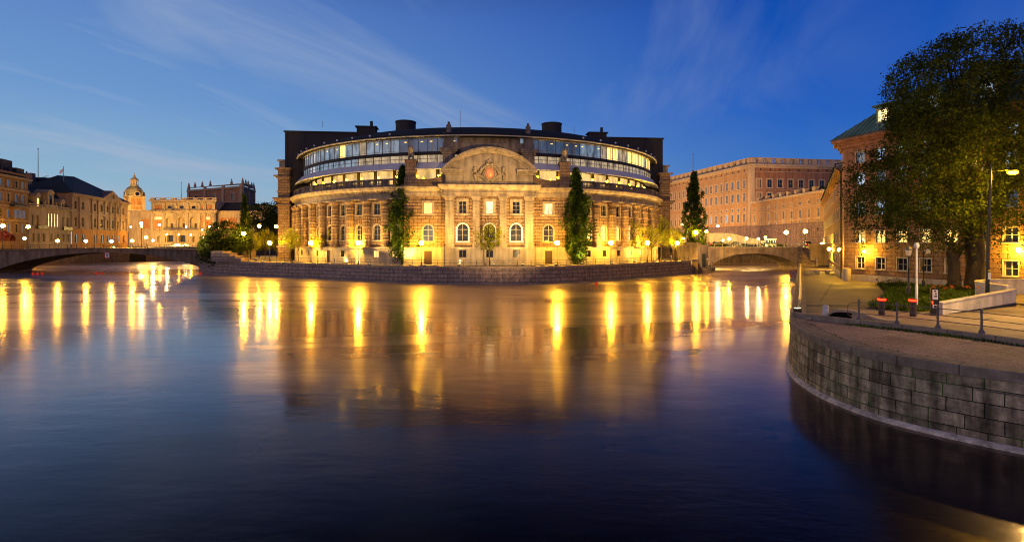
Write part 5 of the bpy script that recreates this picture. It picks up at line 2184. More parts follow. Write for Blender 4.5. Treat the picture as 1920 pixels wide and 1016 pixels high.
m.lathe([(hw * 1.35, zz(369)), (hw * 1.35, zz(366)), (hw * 1.38, zz(362)), (hw * 1.22, zz(356)), (hw * .9, zz(351.5)), (hw * .62, zz(350)), (hw * .62, zz(347))], 8)
m.build('dome', mat_plain('weathered_dome', (0.30, 0.26, 0.12), var=.3, scale=.4), ch, smooth=20)
m = MB()
for k in range(8):
    a_ = 2 * PI * k / 8
    m.tube([(1.75 * math.cos(a_), 1.75 * math.sin(a_), zz(351)), (1.75 * math.cos(a_), 1.75 * math.sin(a_), zz(338))], .32, 6)
m.lathe([(1.1, zz(351)), (1.1, zz(338.5))], 8)
m.lathe([(2.3, zz(339)), (2.3, zz(338)), (1.7, zz(335.5)), (0.9, zz(333)), (0.6, zz(331)), (.75, zz(330.5)), (0.25, zz(329)), (.12, zz(325)), (0, zz(324.5))], 10)
m.lathe([(2.5, zz(351.5)), (2.5, zz(350))], 10)
m.build('lantern', CHT, ch, smooth=30)
for k in range(4):
    a_ = k * PI / 2
    m = MB()
    m.lathe([(1.75, 0), (1.75, .5), (1.45, .55)], 16)
    o = m.build('clock_face', CHT, ch)
    o.location = (math.sin(a_) * (hw * 1.28), -math.cos(a_) * (hw * 1.28), zz(364.5))
    o.rotation_euler = (PI / 2, 0, a_)
    m = MB()
    m.lathe([(1.2, 0.56), (0, .6)], 16)
    m.box(-.08, .08, 0, 1.1, .62, .68)
    m.box(-.7, 0, -.08, .08, .62, .68)
    h_ = m.build('dial', PANE, o)
    for s in (-1, 1):
        m = MB()
        opn = [(s * 1.4 - .75, zz(384.5)), (s * 1.4 + .75, zz(384.5))] + arc_pts(s * 1.4, 1.5, zz(379), n=8)
        m.slab(lambda u, z, d=0: (u, -hw - d, z), opn, -.1, .06)
        o2 = m.build('belfry_window', OPOR, ch)
        o2.rotation_euler = (0, 0, a_)
m = MB()
zr = zz(412)
m.hexa([(-hw - 15, -hw, zr), (hw + 7, -hw, zr), (hw + 7, 31, zr), (-hw - 15, 31, zr), (-hw - 15, 12, zz(396)), (hw + 7, 12, zz(396)), (hw + 7, 14, zz(396)), (-hw - 15, 14, zz(396))])
m.build('nave_roof', mat_plain('brown_nave_roof', (0.16, 0.10, 0.04)), ch)  # plain brown roof colour

# opera house
Do = 285
pa, pb_ = P(284, 456, Do), P(404.5, 456, Do)
f = Fac((pa.x, pa.y), (pb_.x, pb_.y), (pa.x, pa.y))
op = thing('opera_house', 'floodlit stone opera house with three arched loggia openings', 'building', (pa.x, pa.y, 0))
zz = lambda py: Zat(py, Do)
U = lambda px: (px - 284) * Do / F
ops = [(U(px) - 1.95, U(px) + 1.95, zz(430), zz(407), True) for px in (317.5, 340, 362.5)]
lops = [(U(px) - 1.6, U(px) + 1.6, zz(454), zz(441), False) for px in (319, 342)] + [(U(px) - .9, U(px) + .9, zz(454), zz(443), True) for px in (297, 308, 364, 375, 390)]
w = MB()
wall(w, f.M, 0, f.L, 5.2, zz(395), ops + lops, courses=None, reveal=1.6)
w.build('front_wall', OPST, op)
m = MB()
m.ubox(f.M, 0, f.L, 5.2, zz(395), -30, -1.65)
m.ubox(f.M, 0.2, f.L - .2, zz(395), zz(376.5), -28, -0.4)
m.build('front_block', OPST, op)
m = MB()
for y0, y1, d in ((397, 394, 1.3), (400, 397, .5), (377.5, 375, .9), (380.5, 378.5, .3), (434, 431.5, 1.0), (437, 435, .3)):
    m.ubox(f.M, -d, f.L + d, zz(y0), zz(y1), -1.5, d)
for px in (287, 307.5, 328.5, 351, 373.5, 384, 401):
    m.ubox(f.M, U(px) - .7, U(px) + .7, zz(431), zz(400), 0, .6)
    m.ubox(f.M, U(px) - 1.0, U(px) + 1.0, zz(402), zz(399.6), 0, .8)
    m.ubox(f.M, U(px) - .8, U(px) + .8, zz(394), zz(380), -.4, .3)
    m.ubox(f.M, U(px) - .7, U(px) + .7, zz(455), zz(437), 0, .4)
for px in (286, 304, 325, 346, 367, 385, 402):
    m.ubox(f.M, U(px) - 1.2, U(px) + 1.2, zz(375), zz(370.8), -1, .2)
m.ubox(f.M, 0, f.L, zz(371.6), zz(370.8), -.8, .1)
m.ubox(f.M, 0, f.L, zz(375), zz(374.2), -.8, .1)
m.build('stone_trim', OPST, op)
for a_, b_, y0, y1 in ((290, 304, 428, 405), (377, 398, 428, 405), (289, 303, 391.5, 385), (377, 398, 391.5, 385)):
    m = MB()
    m.ubox(f.M, U(a_), U(b_), zz(y0), zz(y1), -.1 if y0 > 400 else -.5, .07 if y0 > 400 else -.32)
    m.build('orange_panel', OPOR, op)
for px in (297, 388):
    m = MB()
    m.ubox(f.M, U(px) - 1.9, U(px) + 1.9, zz(412), zz(406.5), 0, .16)
    m.build('stone_tablet', WHITEP, op)
for px in (317.5, 340, 362.5):
    m = MB()
    m.ubox(f.M, U(px) - .7 + .5, U(px) + 1.3, zz(430), zz(419), -1.62, -1.5)
    m.build('loggia_door', DOOR, op)
    m = MB()
    n_ = 12
    m.slab(f.M, [(U(px) + 1.1 * math.cos(2 * PI * k / n_), zz(388.5) + .8 * math.sin(2 * PI * k / n_)) for k in range(n_)], -.4, -.3)
    m.build('round_window', PANE, op)
    for s in (-1, 1):
        m = MB()
        b0 = f.M(U(px) + s * 2.6, zz(393), .1)
        m.tube([b0, (b0[0] + .2, b0[1], b0[2] + 1.2), (b0[0] - s * .5, b0[1], b0[2] + 2.0)], [.5, .45, .3], 6)
        m.ball((b0[0] - s * .3, b0[1], b0[2] + 2.5), .35, 6, 5)
        m.build('relief_figure', OPST, op)
for i, px in enumerate((319, 342)):
    m = MB()
    m.ubox(f.M, U(px) - 1.6, U(px) + 1.6, zz(453.5), zz(441), -1.5, -1.2)
    m.build('entrance_glazing', PANE_OL, op)
m = MB()
m.ubox(f.M, U(308), U(372), zz(431), zz(427), .75, .85)
m.build('balcony_rail', IRON, op)
# wings
m = MB()
m.ubox(f.M, f.L, f.L + 28, 5.2, zz(398), -30, -2.2)
m.ubox(f.M, f.L, f.L + 28.6, zz(398), zz(395), -30, -1.5)
m.ubox(f.M, f.L + 14, f.L + 27.8, zz(395), zz(384), -30, -8)
m.build('side_wing', OPST, op)
m = MB()
m.ubox(f.M, -14, 0, 5.2, zz(396), -30, -3)
m.ubox(f.M, -14.6, 0, zz(396), zz(393.5), -30, -2.3)
m.build('side_wing', OPST, op)
m = MB()
for a_, b_ in ((407, 420), (424, 440), (446, 462)):
    m = MB()
    m.ubox(f.M, U(a_), U(b_), zz(428), zz(408), -2.3, -2.1)
    m.build('orange_panel', OPOR, op)
m = MB()
m.ubox(f.M, U(259), U(273), zz(428), zz(410), -3.1, -2.9)
m.build('orange_panel', OPOR, op)
m = MB()
m.ubox(f.M, f.L + 12, f.L + 13, zz(414), zz(408), -2.3, -2.0)
m.build('small_window', PANE, op)
m = MB()
z0, z1 = zz(395), zz(377)
m.hexa([f.M(f.L - 1, z0, -3), f.M(f.L + 22, z0, -3), f.M(f.L + 22, z0, -30), f.M(f.L - 1, z0, -30), f.M(f.L - 1, z1, -10), f.M(f.L + 13, z1, -10), f.M(f.L + 13, z1, -30), f.M(f.L - 1, z1, -30)])
m.build('side_roof', SLATE, op)
# stage house behind
Dq = 330
OPD = mat_stone('brick_stage_house', (0.30, 0.15, 0.085), var=0.15, scale=0.3)
OPT = mat_stone('stage_house_trim', (0.40, 0.26, 0.17), var=0.15, scale=0.3)
sa, sb, sc_ = P(352, 456, Dq + 8), P(455, 456, Dq - 18), P(477.5, 456, Dq + 10)
sh_ = thing('stage_house', 'dark brick upper block of the opera crowned with finials', 'building', (sb.x, sb.y, 0))
zq = lambda py: Zat(py, Dq)
fa = Fac((sa.x, sa.y), (sb.x, sb.y), (sb.x, sb.y))
fc = Fac((sb.x, sb.y), (sc_.x, sc_.y), (sb.x, sb.y))
for ff, nm in ((fa, 3), (fc, 2)):
    ops = []
    for k in range(nm):
        u = ff.L * (k + .5) / nm
        ops.append((u - 1.4, u + 1.4, zq(378), zq(366), False))
    w = MB()
    wall(w, ff.M, 0, ff.L, 5.2, zq(354), ops)
    w.build('wall', OPD, sh_)
    for o in ops:
        window(sh_, ff.M, o, FRAME, PANE, sub=False, smat=OPT, surround=.6)
    m = MB()
    for y0, y1, d in ((358, 355.5, .8), (351, 350, .4), (383, 381, .4)):
        m.ubox(ff.M, 0, ff.L, zq(y0), zq(y1), -.5, d)
    for k in range(nm + 1):
        u = ff.L * k / nm
        u = min(max(u, 1.2), ff.L - 1.2)
        m.ubox(ff.M, u - 1.1, u + 1.1, 5.2, zq(350), -.3, .5)
    m.build('wall_trim', OPT, sh_)
fn = None
for ff, ts in ((fa, (0.01, .13, .27, .42, .8, .99)), (fc, (.3, .5, .8, .98))):
    for q in ts:
        x, y, z = ff.M(ff.L * q, zq(350), -.4)
        if fn is None:
            m = MB()
            m.lathe([(.8, 0), (.8, 1.0), (.5, 1.1), (.65, 1.7), (.35, 2.2), (.5, 2.5), (.12, 3.0), (.1, 3.7), (0, 3.8)], 8)
            fn = m.build('roof_finial', OPT, sh_, smooth=40)
            fn.location = (x, y, z)
        else:
            inst(fn, sh_, (x, y, z))
m = MB()
pk = Vector(fa.M(fa.L * .62, 0, -14))
m.face([fa.M(fa.L * .42, zq(351), -1), fa.M(fa.L * .97, zq(352), -1), (pk.x + 5, pk.y, zq(344)), (pk.x - 8, pk.y, zq(345))])
m.face([fa.M(fa.L * .97, zq(352), -1), fc.M(fc.L, zq(352), -1), (pk.x + 5, pk.y, zq(344))])
m.build('stage_roof', COPPER_D, sh_)

# masts and flags
def flagpole(px, ybase, ytop, Y, r, lab, flag=False):
    a_, b_ = P(px, ybase, Y), P(px, ytop, Y)
    t = thing('flagpole', lab, 'flagpole', (a_.x, a_.y, a_.z))
    m = MB()
    H = b_.z - a_.z
    m.tube([(0, 0, 0), (0, 0, H)], [r, r * .6], 6)
    m.ball((0, 0, H + r), r * 1.6, 6, 5)
    m.build('pole', IRON, t)
    if flag:
        m = MB()
        pts = [(-(k * .35), .15 * math.sin(k), 0) for k in range(5)]
        for k in range(4):
            x0, y0 = pts[k][:2]
            x1, y1 = pts[k + 1][:2]
            m.face([(x0, y0, H - .2 - k * .25), (x1, y1, H - .45 - k * .25), (x1, y1, H - 1.7 - k * .35), (x0, y0, H - 1.5 - k * .35)])
        m.build('flag', WHITEP, t)


flagpole(71.5, 335, 280, 205, .14, 'tall bare flagpole above the rooftops at the far left')
flagpole(119, 340, 314, 205, .12, 'short flagpole with a small drooping flag above the rooftops', True)
flagpole(340, 374, 343, 290, .16, 'flagpole on the roof of the opera house front')
# floodlights in the square
for loc, tgt, wt, sz, lab in (((-165, 238, 5.3), (-172, 285, 18), 105000, 120, 'square floodlight before the right half of the opera house'), ((-186, 238, 5.3), (-190, 285, 18), 105000, 120, 'square floodlight before the left half of the opera house'),
                              ((-218, 300, 22), (-236, 330, 38), 85000, 90, 'rooftop floodlight aimed at the church tower'), ((-140, 168, 5.3), (-160, 176, 12), 4000, 130, 'bank floodlight before the brick corner house'),
                              ((-148, 192, 5.3), (-168, 200, 11), 4000, 130, 'bank floodlight before the mansard house'), ((-150, 218, 5.3), (-178, 232, 11), 4000, 140, 'bank floodlight before the pedimented mansion'),
                              ((-148, 308, 24), (-150, 330, 37), 16000, 90, 'floodlight on the opera side roof')):
    floodlight(loc, tgt, wt, lab, 'floodlights on the north bank', sz, (1.0, 0.53, 0.13))

# far-thrown floodlights facing the parliament front from across the water
floodlight(fb.M(L * .55, 5.9, .05), pw(0, -46, 13.0), 420000, 'floodlight on the left bridge facing the parliament front', 'floodlights across the water', 17, (1.0, .60, .20))
# ------------------------------------------------------------------ right canal bridge
rb_ = thing('canal_bridge', 'pale stone single-arch bridge over the canal right of the parliament', 'bridge')
f = Fac((49.8, 136.4), (73.6, 137.0))
L = f.L
W = 9.0
m = MB()
za = lambda u: 0.9 + 3.55 * math.sqrt(max(0.0, 1 - abs((u - L / 2) / (L / 2)) ** 2.0)) ** 1.15
nseg = 26
e0, e1 = 1.0, L - 0.4
us = [e0 + (e1 - e0) * i / nseg for i in range(nseg + 1)]
zf_ = lambda u: 0.9 + 3.5 * (1 - ((u - (e0 + e1) / 2) / ((e1 - e0) / 2)) ** 2) ** 0.62 if e0 < u < e1 else 0.9
for i in range(nseg):
    a, b = us[i], us[i + 1]
    A1, B1 = zf_(a), zf_(b)
    for d in (0, -W):
        m.face([f.M(a, A1, d), f.M(b, B1, d), f.M(b, 5.55, d), f.M(a, 5.55, d)])
    m.face([f.M(a, A1, 0), f.M(b, B1, 0), f.M(b, B1, -W), f.M(a, A1, -W)])
m.ubox(f.M, -6, e0, -1, 5.55, -W, 0)
m.ubox(f.M, e1, L + 4, -1, 5.55, -W, 0)
m.ubox(f.M, -6, L + 4, 5.5, 5.9, -W - .1, 0.12)
m.build('arch', BRIDGE_R, rb_)
m = MB()
for i in range(nseg):
    a, b = us[i], us[i + 1]
    A1, B1 = zf_(a), zf_(b)
    m.hexa([f.M(a, A1 - .02, .14), f.M(b, B1 - .02, .14), f.M(b, B1 - .02, -.1), f.M(a, A1 - .02, -.1), f.M(a, A1 + .42, .14), f.M(b, B1 + .42, .14), f.M(b, B1 + .42, -.1), f.M(a, A1 + .42, -.1)])
m.ubox(f.M, -6, L + 4, 5.5, 5.62, 0, .26)
m.build('arch_ring', BRIDGE_R, rb_)
for px in (1331.5, 1489):
    u = f.u(px)
    m = MB()
    n_ = 18
    for k in range(n_):
        t0, t1 = 2 * PI * k / n_, 2 * PI * (k + 1) / n_
        c = lambda r, t, d: f.M(u + r * math.cos(t), 4.0 + r * math.sin(t), d)
        m.hexa([c(.45, t0, .12), c(.45, t1, .12), c(.45, t1, -.05), c(.45, t0, -.05), c(.7, t0, .12), c(.7, t1, .12), c(.7, t1, -.05), c(.7, t0, -.05)])
        m.face([c(0, 0, .02), c(.45, t0, .02), c(.45, t1, .02)])
    m.build('roundel', BRIDGE_R, rb_)
pth = [f.M(u, 0, 0.0)[:2] for u in [-4 + (L + 6) * i / 12 for i in range(13)]]
railing('bridge_railing', 'light iron railing with paired balusters along the canal bridge', pth, lambda x, y: 5.9, 2.0, 1.0, mat_plain('pale_green_iron', (0.3, 0.33, 0.26)), (0.15, 0.98), pr=0.10, rr=0.05)
# hedge on the far side of the bridge
pts = []
for i in range(420):
    u = -3 + (L + 4) * random.random()
    x, y, z = f.M(u, 0, -W + 1 + random.uniform(-.6, .4))
    clump(pts, (x, y, 6.0 + random.random() * (0.9 + .35 * math.sin(u * .7))), .35, 10, .26)
ht = thing('hedge', 'long low dark green hedge behind the canal bridge railing', 'hedge')
leaves('foliage', pts, L_DRK, ht)
# abutment block, door and steps on the island side
m = MB()
a0 = P(1290, 470, 129.5)
fa = Fac((42.2, 124.6), (49.6, 135.2))
m.ubox(fa.M, 4.0, fa.L + .3, -1, 6.2, -5, 0.0)
m.ubox(fa.M, -0.5, 4.0, -1, 3.1, -4, 0.0)
m.ubox(fa.M, 4.0, fa.L + .4, 6.2, 6.6, -5.2, .2)
m.ubox(fa.M, 6.6, 9.0, 6.6, 7.2, -4.5, -.5)
t = tag(m.build('bridge_abutment', BRIDGE_R), 'brown stone block with iron door at the island end of the canal bridge', 'abutment')
m = MB()
u0 = fa.u(1312)
m.ubox(fa.M, fa.L - 5.2, fa.L - 2.4, 1.1, 4.4, 0.0, 0.12)
m.build('door', mat_plain('green_iron_door', (0.03, 0.045, 0.04)), t)
m = MB()
m.ubox(fa.M, 3.2, fa.L + 1, -1, 0.9, 0, 1.6)
for k in range(5):
    m.ubox(fa.M, -0.4 + k * .7, 0.3 + k * .7, -1, 2.7 - k * .42, 0.0, 1.3)
m.build('landing_stair', BRIDGE, t)
jt = thing('mooring_frame', 'dark timber landing frame in the water beside the canal bridge pier', 'landing stage', (0, 0, 0))
for k, (px, h) in enumerate(((1325, 1.6), (1329, 1.6), (1334, 2.7))):
    q = P(px, 505, 131)
    m = MB()
    m.tube([(q.x, q.y, -1), (q.x, q.y, h)], .16, 8)
    m.build('post', BLACK, jt)
q0, q1 = P(1322, 505, 131.2), P(1335, 505, 131.2)
for z in (0.6, 1.4):
    m = MB()
    m.box(q0.x, q1.x, q0.y - .1, q0.y + .1, z, z + .2)
    m.build('beam', BLACK, jt)
# view through the arch
m = MB()
m.box(52, 96, 186, 188, -1, 3.6)
m.box(52, 96, 185.6, 186, 0, 1.6)
tag(m.build('canal_wall', BRIDGE), 'dim stone canal wall seen through the arch of the canal bridge', 'canal wall')
pth = [(56 + i * 2.6, 185.4) for i in range(15)]
railing('canal_fence', 'thin tall iron fence seen through the arch of the canal bridge', pth, lambda x, y: 1.6, 2.6, 2.4, IRON, (1.2, 2.3), pr=.07, rr=.04)

# ------------------------------------------------------------------ royal palace block
Cn = Vector((103, 230))
fl_ = Fac((Cn + Vector((-.2086, .978)) * 84), Cn, Cn)
fr_ = Fac(Cn, (146.5, 237.1), Cn)
pal = thing('palace_block', 'huge pink plastered palace with rows of windows and roof balustrade', 'palace', (Cn.x, Cn.y, 0))
Zl = lambda py: fl_.z(1396, py)
ops, pk = [], []
for k in range(19):
    u = fl_.L - 4.4 - 4.25 * k
    for y0, y1, hw in ((353, 337.5, .85), (377.5, 362, .85), (396, 390.5, .6), (416, 401, .8)):
        ops.append((u - hw, u + hw, Zl(y0), Zl(y1), False))
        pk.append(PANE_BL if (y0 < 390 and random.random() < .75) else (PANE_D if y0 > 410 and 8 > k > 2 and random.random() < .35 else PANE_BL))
house('palace_block', '', None, None, Zl(424), Zl(311), 40, PLASTER_P, ops, None, lambda i, o: pk[i], fac=fl_, smat=TRIM_P, root=pal, surround=.42, frame=FRAME_W, wname='front_wall', reveal=.4)
Zr = lambda py: fr_.z(1443, py)
ops2 = []
for px in (1423, 1443, 1462.6, 1482.4, 1502, 1521.5, 1541, 1560):
    u = fr_.u(px)
    ops2.append((u - 1.1, u + 1.1, Zr(351.5), Zr(336.5), False))
    ops2.append((u - 1.1, u + 1.1, Zr(377), Zr(362), False))
house('palace_block', '', None, None, Zl(424), Zl(311), 40, mat_stone('shaded_palace_plaster', (0.34, 0.16, 0.09), var=.12, scale=.2), ops2, None, lambda i, o: PANE, fac=fr_, smat=TRIM_P, root=pal, surround=.5, wname='side_wall')  # darker plaster carries the shade of the side face
for ff, nm in ((fl_, 'front'), (fr_, 'side')):
    m = MB()
    m.ubox(ff.M, -.6, ff.L + .6, Zl(313.5), Zl(310.5), -.5, 1.2)
    m.ubox(ff.M, -.3, ff.L + .3, Zl(317), Zl(313.5), -.5, .6)
    m.ubox(ff.M, -.1, ff.L + .1, Zl(324), Zl(323), -.3, .25)
    m.ubox(ff.M, -.1, ff.L + .1, Zl(357), Zl(356), -.3, .3)
    m.ubox(ff.M, -.1, ff.L + .1, Zl(381), Zl(380), -.3, .3)
    m.ubox(ff.M, ff.L - 1.6, ff.L, Zl(424), Zl(313), -.1, .35) if ff is fl_ else m.ubox(ff.M, 0, 1.6, Zl(424), Zl(313), -.1, .3)
    m.build('cornice', TRIM_P, pal)
    m = MB()
    n_ = int(ff.L / 4.3)
    for k in range(n_ + 1):
        u = ff.L * k / n_
        m.ubox(ff.M, u - 1.0, u + 1.0, Zl(308), Zl(299), -1.2, .2)
    m.ubox(ff.M, 0, ff.L, Zl(310), Zl(308), -1.2, .2)
    m.ubox(ff.M, 0, ff.L, Zl(299.5), Zl(298), -1.2, .25)
    for k in range(int(ff.L / .9)):
        m.ubox(ff.M, k * .9 + .2, k * .9 + .6, Zl(308), Zl(299.5), -.7, -.3)
    m.build('roof_balustrade', TRIM_P, pal)
    m = MB()
    for k in range(int(ff.L / 4.25)):
        u = ff.L - 4.4 - 4.25 * k if ff is fl_ else 4.6 + 4.6 * k
        if 1 < u < ff.L - 1:
            m.ubox(ff.M, u - .35, u + .35, Zl(321), Zl(318.5), -.1, .06)
    m.build('attic_vent', SLATE, pal)
m = MB()
m.ubox(fl_.M, 0, fl_.L + .3, 5.5, Zl(424), -.5, .5)
m.ubox(fr_.M, -.3, fr_.L, 5.5, Zl(424), -.5, .5)
m.build('rubble_plinth', RUBBLE, pal)
m = MB()
zt = Zl(309)
P4 = [fl_.M(0, zt, -1.5), fl_.M(fl_.L, zt, -1.5), fr_.M(fr_.L, zt, -1.5), fr_.M(fr_.L, zt, -60)]
m.face(P4)
m.build('roof', COPPER_D, pal)
flagpole(1299.5, 322, 291, 262, .2, 'white flagpole rising from the palace roof')
# low wing
f = Fac((97.4, 217), (97.0, 165.5), (97, 165.5))
lw = thing('low_palace_wing', 'lower pink palace wing with posts along its roof edge', 'palace wing', (97, 165.5, 0))
Zw = lambda py: f.z(1535, py)
ops, kk = [], []
for px in (1414.5, 1428, 1441.4, 1455, 1469.5, 1484.6, 1500.4, 1517, 1535):
    u = f.u(px)
    for y0, y1, hw in ((379.5, 373.5, .55), (405.5, 389.5, .62), (415, 410.5, .5)):
        ops.append((u - hw, u + hw, Zw(y0), Zw(y1), False))
        kk.append(PANE_D if y0 > 408 and 1435 < px < 1475 else (PANE_BL if random.random() < .8 else PANE))
house('low_palace_wing', '', None, None, Zw(417), Zw(360), 30, PLASTER_P, ops, None, lambda i, o: kk[i], fac=f, root=lw, smat=TRIM_P, surround=.3, frame=FRAME_W)
m = MB()
vops = []
for px, py in ((1414.5, 437), (1428, 435), (1441, 434), (1535, 430)):
    u = f.u(px)
    z = f.z(px, py)
    vops.append((u - .5, u + .5, z - .5, z + .5, False))
wall(m, lambda u, z, d=0: f.M(u, z, d + .35), 0, f.L + .4, 5.5, Zw(416), vops)
m.ubox(f.M, 0, f.L + .4, Zw(417), Zw(416), -.2, .55)
m.build('rubble_base', RUBBLE, lw)
m = MB()
m.ubox(f.M, 0, f.L + .9, Zw(362), Zw(357.5), -.5, .7)
m.ubox(f.M, 0, f.L + .5, Zw(385), Zw(384), -.3, .2)
m.ubox(f.M, 0, f.L + .5, Zw(409), Zw(408), -.3, .2)
for px in (1416, 1431, 1444, 1457, 1471, 1486, 1502, 1520):
    u = f.u(px + 6)
    m.ubox(f.M, u - .7, u + .7, Zw(357.5), Zw(349.5), -1.2, .2)
    m.ubox(f.M, u - .9, u + .9, Zw(349.5), Zw(348.5), -1.4, .4)
m.build('parapet', TRIM_P, lw)
pts = []
for k in range(220):
    c = f.M(f.L * random.random(), Zw(357) + random.uniform(0, 1.4), -2.3 + random.uniform(-.6, .6))
    clump(pts, c, .5, 8, .4)
hd = thing('roof_hedge', 'dark hedge behind the parapet of the low palace wing', 'hedge', (97, 165.5, 0))
leaves('foliage', pts, L_DRK, hd)
# ramp wall, kiosk, car before the palace
fr2 = Fac((63.5, 172), (82, 172))
m = MB()
z = lambda py: Zat(py, 172)
m.slab(fr2.M, [(0, 5.5), (18.5, 5.5), (18.5, z(454.5)), (6.6, z(438.5)), (0, z(438.5))], -9, 0)
m.slab(fr2.M, [(6.6, z(438.5)), (18.6, z(454.5)), (18.6, z(453)), (6.6, z(437)), (-.2, z(437)), (-.2, z(438.5))], -.6, .3)
tag(m.build('ramp_wall', CONC), 'pale stone ramp wall sloping down in front of the palace', 'ramp wall')
q = P(1444.5, 456, 160)
ks = thing('kiosk', 'small white glazed kiosk between the ramp wall and the palace wing', 'kiosk', (q.x, q.y, 6.0))
m = MB()
m.box(-1.2, 1.2, -1, 1, 0, 0.9)
m.box(-1.3, 1.3, -1.1, 1.1, 2.0, 2.4)
for x in (-1.1, -.4, .4, 1.1):
    for y in (-.95, .95):
        m.box(x - .07, x + .07, y - .07, y + .07, .9, 2.0)
m.build('cabin', WHITEP, ks)
m = MB()
m.box(-1.08, 1.08, -.9, .9, .9, 2.0)
m.build('glazing', PANE_BL, ks)


def car(lab, loc, rz, paint, tails=True):
    t = thing('parked_car', lab, 'car', loc, rz)
    m = MB()
    prof = [(-2.1, .35), (-2.1, .85), (-1.9, .95), (-1.4, 1.0), (-.9, 1.42), (.6, 1.45), (1.15, 1.0), (1.9, .88), (2.1, .7), (2.1, .35)]
    n_ = len(prof)
    for y0, y1 in ((-.85, .85),):
        m.face([(x, y0, z) for x, z in prof])
        m.face([(x, y1, z) for x, z in prof[::-1]])
        for k in range(n_):
            a, b = prof[k], prof[(k + 1) % n_]
            m.face([(a[0], y0, a[1]), (b[0], y0, b[1]), (b[0], y1, b[1]), (a[0], y1, a[1])])
    m.build('body', paint, t)
    m = MB()
    for y in (-.86, .86):
        m.face([(-1.2, y, 1.02), (-.85, y, 1.36), (.5, y, 1.38), (.95, y, 1.02)])
    m.face([(-1.43, -.7, 1.03), (-1.43, .7, 1.03), (-.95, .65, 1.41), (-.95, -.65, 1.41)])
    m.build('side_glass', PANE, t)
    for x in (-1.3, 1.3):
        for y in (-.8, .8):
            w_ = MB()
            w_.tube([(x, y - .1, .33), (x, y + .1, .33)], .33, 12)
            w_.build('wheel', BLACK, t)
    for y in (-.6, .6):
        l_ = MB()
        l_.box(-2.14, -2.09, y - .16, y + .16, .68, .85)
        l_.build('tail_light', TAIL, t)
        l_ = MB()
        l_.box(2.09, 2.14, y - .16, y + .16, .6, .75)
        l_.build('headlight', HEADL, t)
    return t


CARP = mat_plain('dark_car_paint', (0.03, 0.035, 0.05), rough=.25, var=.05)
CARW = mat_plain('pale_car_paint', (0.45, 0.45, 0.45), rough=.25, var=.05)
q = P(1512, 456, 147)
car('dark car with red tail lights beside the right end of the canal bridge', (q.x, q.y, 6.0), R(75), CARP)
q = P(1346, 456, 156)
car('dark blue car in front of the pale ramp wall', (q.x, q.y, 6.0), R(10), CARP)
for px, Y, lab, rz, pt in ((322, 258, 'dark car with red tail lights before the left opera entrance', 10, CARP), (334, 256, 'pale car before the middle opera entrance', 8, CARW), (352, 258, 'dark car before the right opera entrance', 186, CARP)):
    q = P(px, 456, Y)
    car(lab, (q.x, q.y, 5.2), R(rz), pt)
# street lamps on the old-town side
GR = 'street lamps on the old town side'
ol = globe_lamp('street_lamp', 4.0, 0.34, LAMP_F, BLACK, .06)
ol['group'] = GR
for i, (px, py, Y, k, lab) in enumerate(((1324, 434, 141, 1.3, 'bright lamp at the island end of the canal bridge'), (1346, 424, 176, .9, 'lamp on the top of the pale ramp wall'), (1367, 448, 152, 1.0, 'low bright lamp behind the hedge, near the dark blue car'), (1356, 450.5, 154, .6, 'smallest low lamp behind the hedge'),
                                          (1400, 447, 158, .8, 'lamp before the slope of the ramp wall'), (1422, 448, 158, .8, 'lamp at the foot of the ramp wall'), (1435, 444.5, 162, .8, 'lamp left of the small kiosk'), (1474, 436, 150, 1.5, 'large bright lamp before the left part of the palace wing'),
                                          (1510, 434, 150, 1.5, 'large bright lamp before the right part of the palace wing'), (1541, 457, 128, .7, 'low lamp at the top of the stone stair'))):
    p = P(px, py, Y)
    if i == 0:
        ol.location = (p.x, p.y, 6.0)
        ol['label'] = lab
        o = ol
    else:
        o = dup(ol, (p.x, p.y, 6.0), lab)
    set_lamp(o, 4.0, max(.6, p.z - 6.0), k)
    relight(o, FARM)
for loc, tgt, wt, sz, lab in (((62, 232, 6.1), (96, 270, 22), 105000, 120, 'ground floodlight before the middle of the long palace face'), ((74, 206, 6.1), (99, 245, 24), 62000, 110, 'ground floodlight before the palace corner'),
                              ((58, 270, 6.1), (90, 290, 20), 72000, 120, 'ground floodlight before the far end of the long palace face'), ((73, 190, 6.1), (97, 190, 14), 30000, 140, 'ground floodlight before the low palace wing'),
                              ((44.5, 121.5, 3.1), (60, 137, 4.0), 9000, 110, 'added floodlight on the quay end to brighten the canal bridge'), ((104, 205, 24.5), (110, 231, 34), 9000, 100, 'floodlight behind the low wing aimed at the palace corner')):  # the quay end floodlight is added to brighten the canal bridge
    floodlight(loc, tgt, wt, lab, 'floodlights at the palace', sz, (1.0, 0.56, 0.20))
# ------------------------------------------------------------------ near right: stair, stone building, plaza furniture
# upper quay and stair up to the old-town level
fq = Fac((53.6, 100), (73.4, 136.8))
m = MB()
m.hexa([fq.M(0, -1, 0.02), fq.M(14, -1, 0.02), fq.M(14, -1, -.8), fq.M(0, -1, -.8), fq.M(0, 2.66, .02), fq.M(14, 6.3, .02), fq.M(14, 6.3, -.8), fq.M(0, 2.66, -.8)]) if False else None
fq = Fac((73.4, 136.8), (53.6, 100))
LL = fq.L
m.hexa([fq.M(LL, -1, 0), fq.M(LL - 13, -1, 0), fq.M(LL - 13, -1, -.7), fq.M(LL, -1, -.7), fq.M(LL, 2.6, 0), fq.M(LL - 13, 6.4, 0), fq.M(LL - 13, 6.4, -.7), fq.M(LL, 2.6, -.7)])
m.ubox(fq.M, 0, LL - 13, -1, 6.4, -.7, 0)
tag(m.build('upper_quay_wall', QUAY_NEAR), 'stone canal wall rising beside the stair to the canal bridge', 'quay wall')
st = thing('stone_stair', 'lamp-lit stone stair climbing beside the canal to the bridge', 'stair')
m = MB()
ns = 22
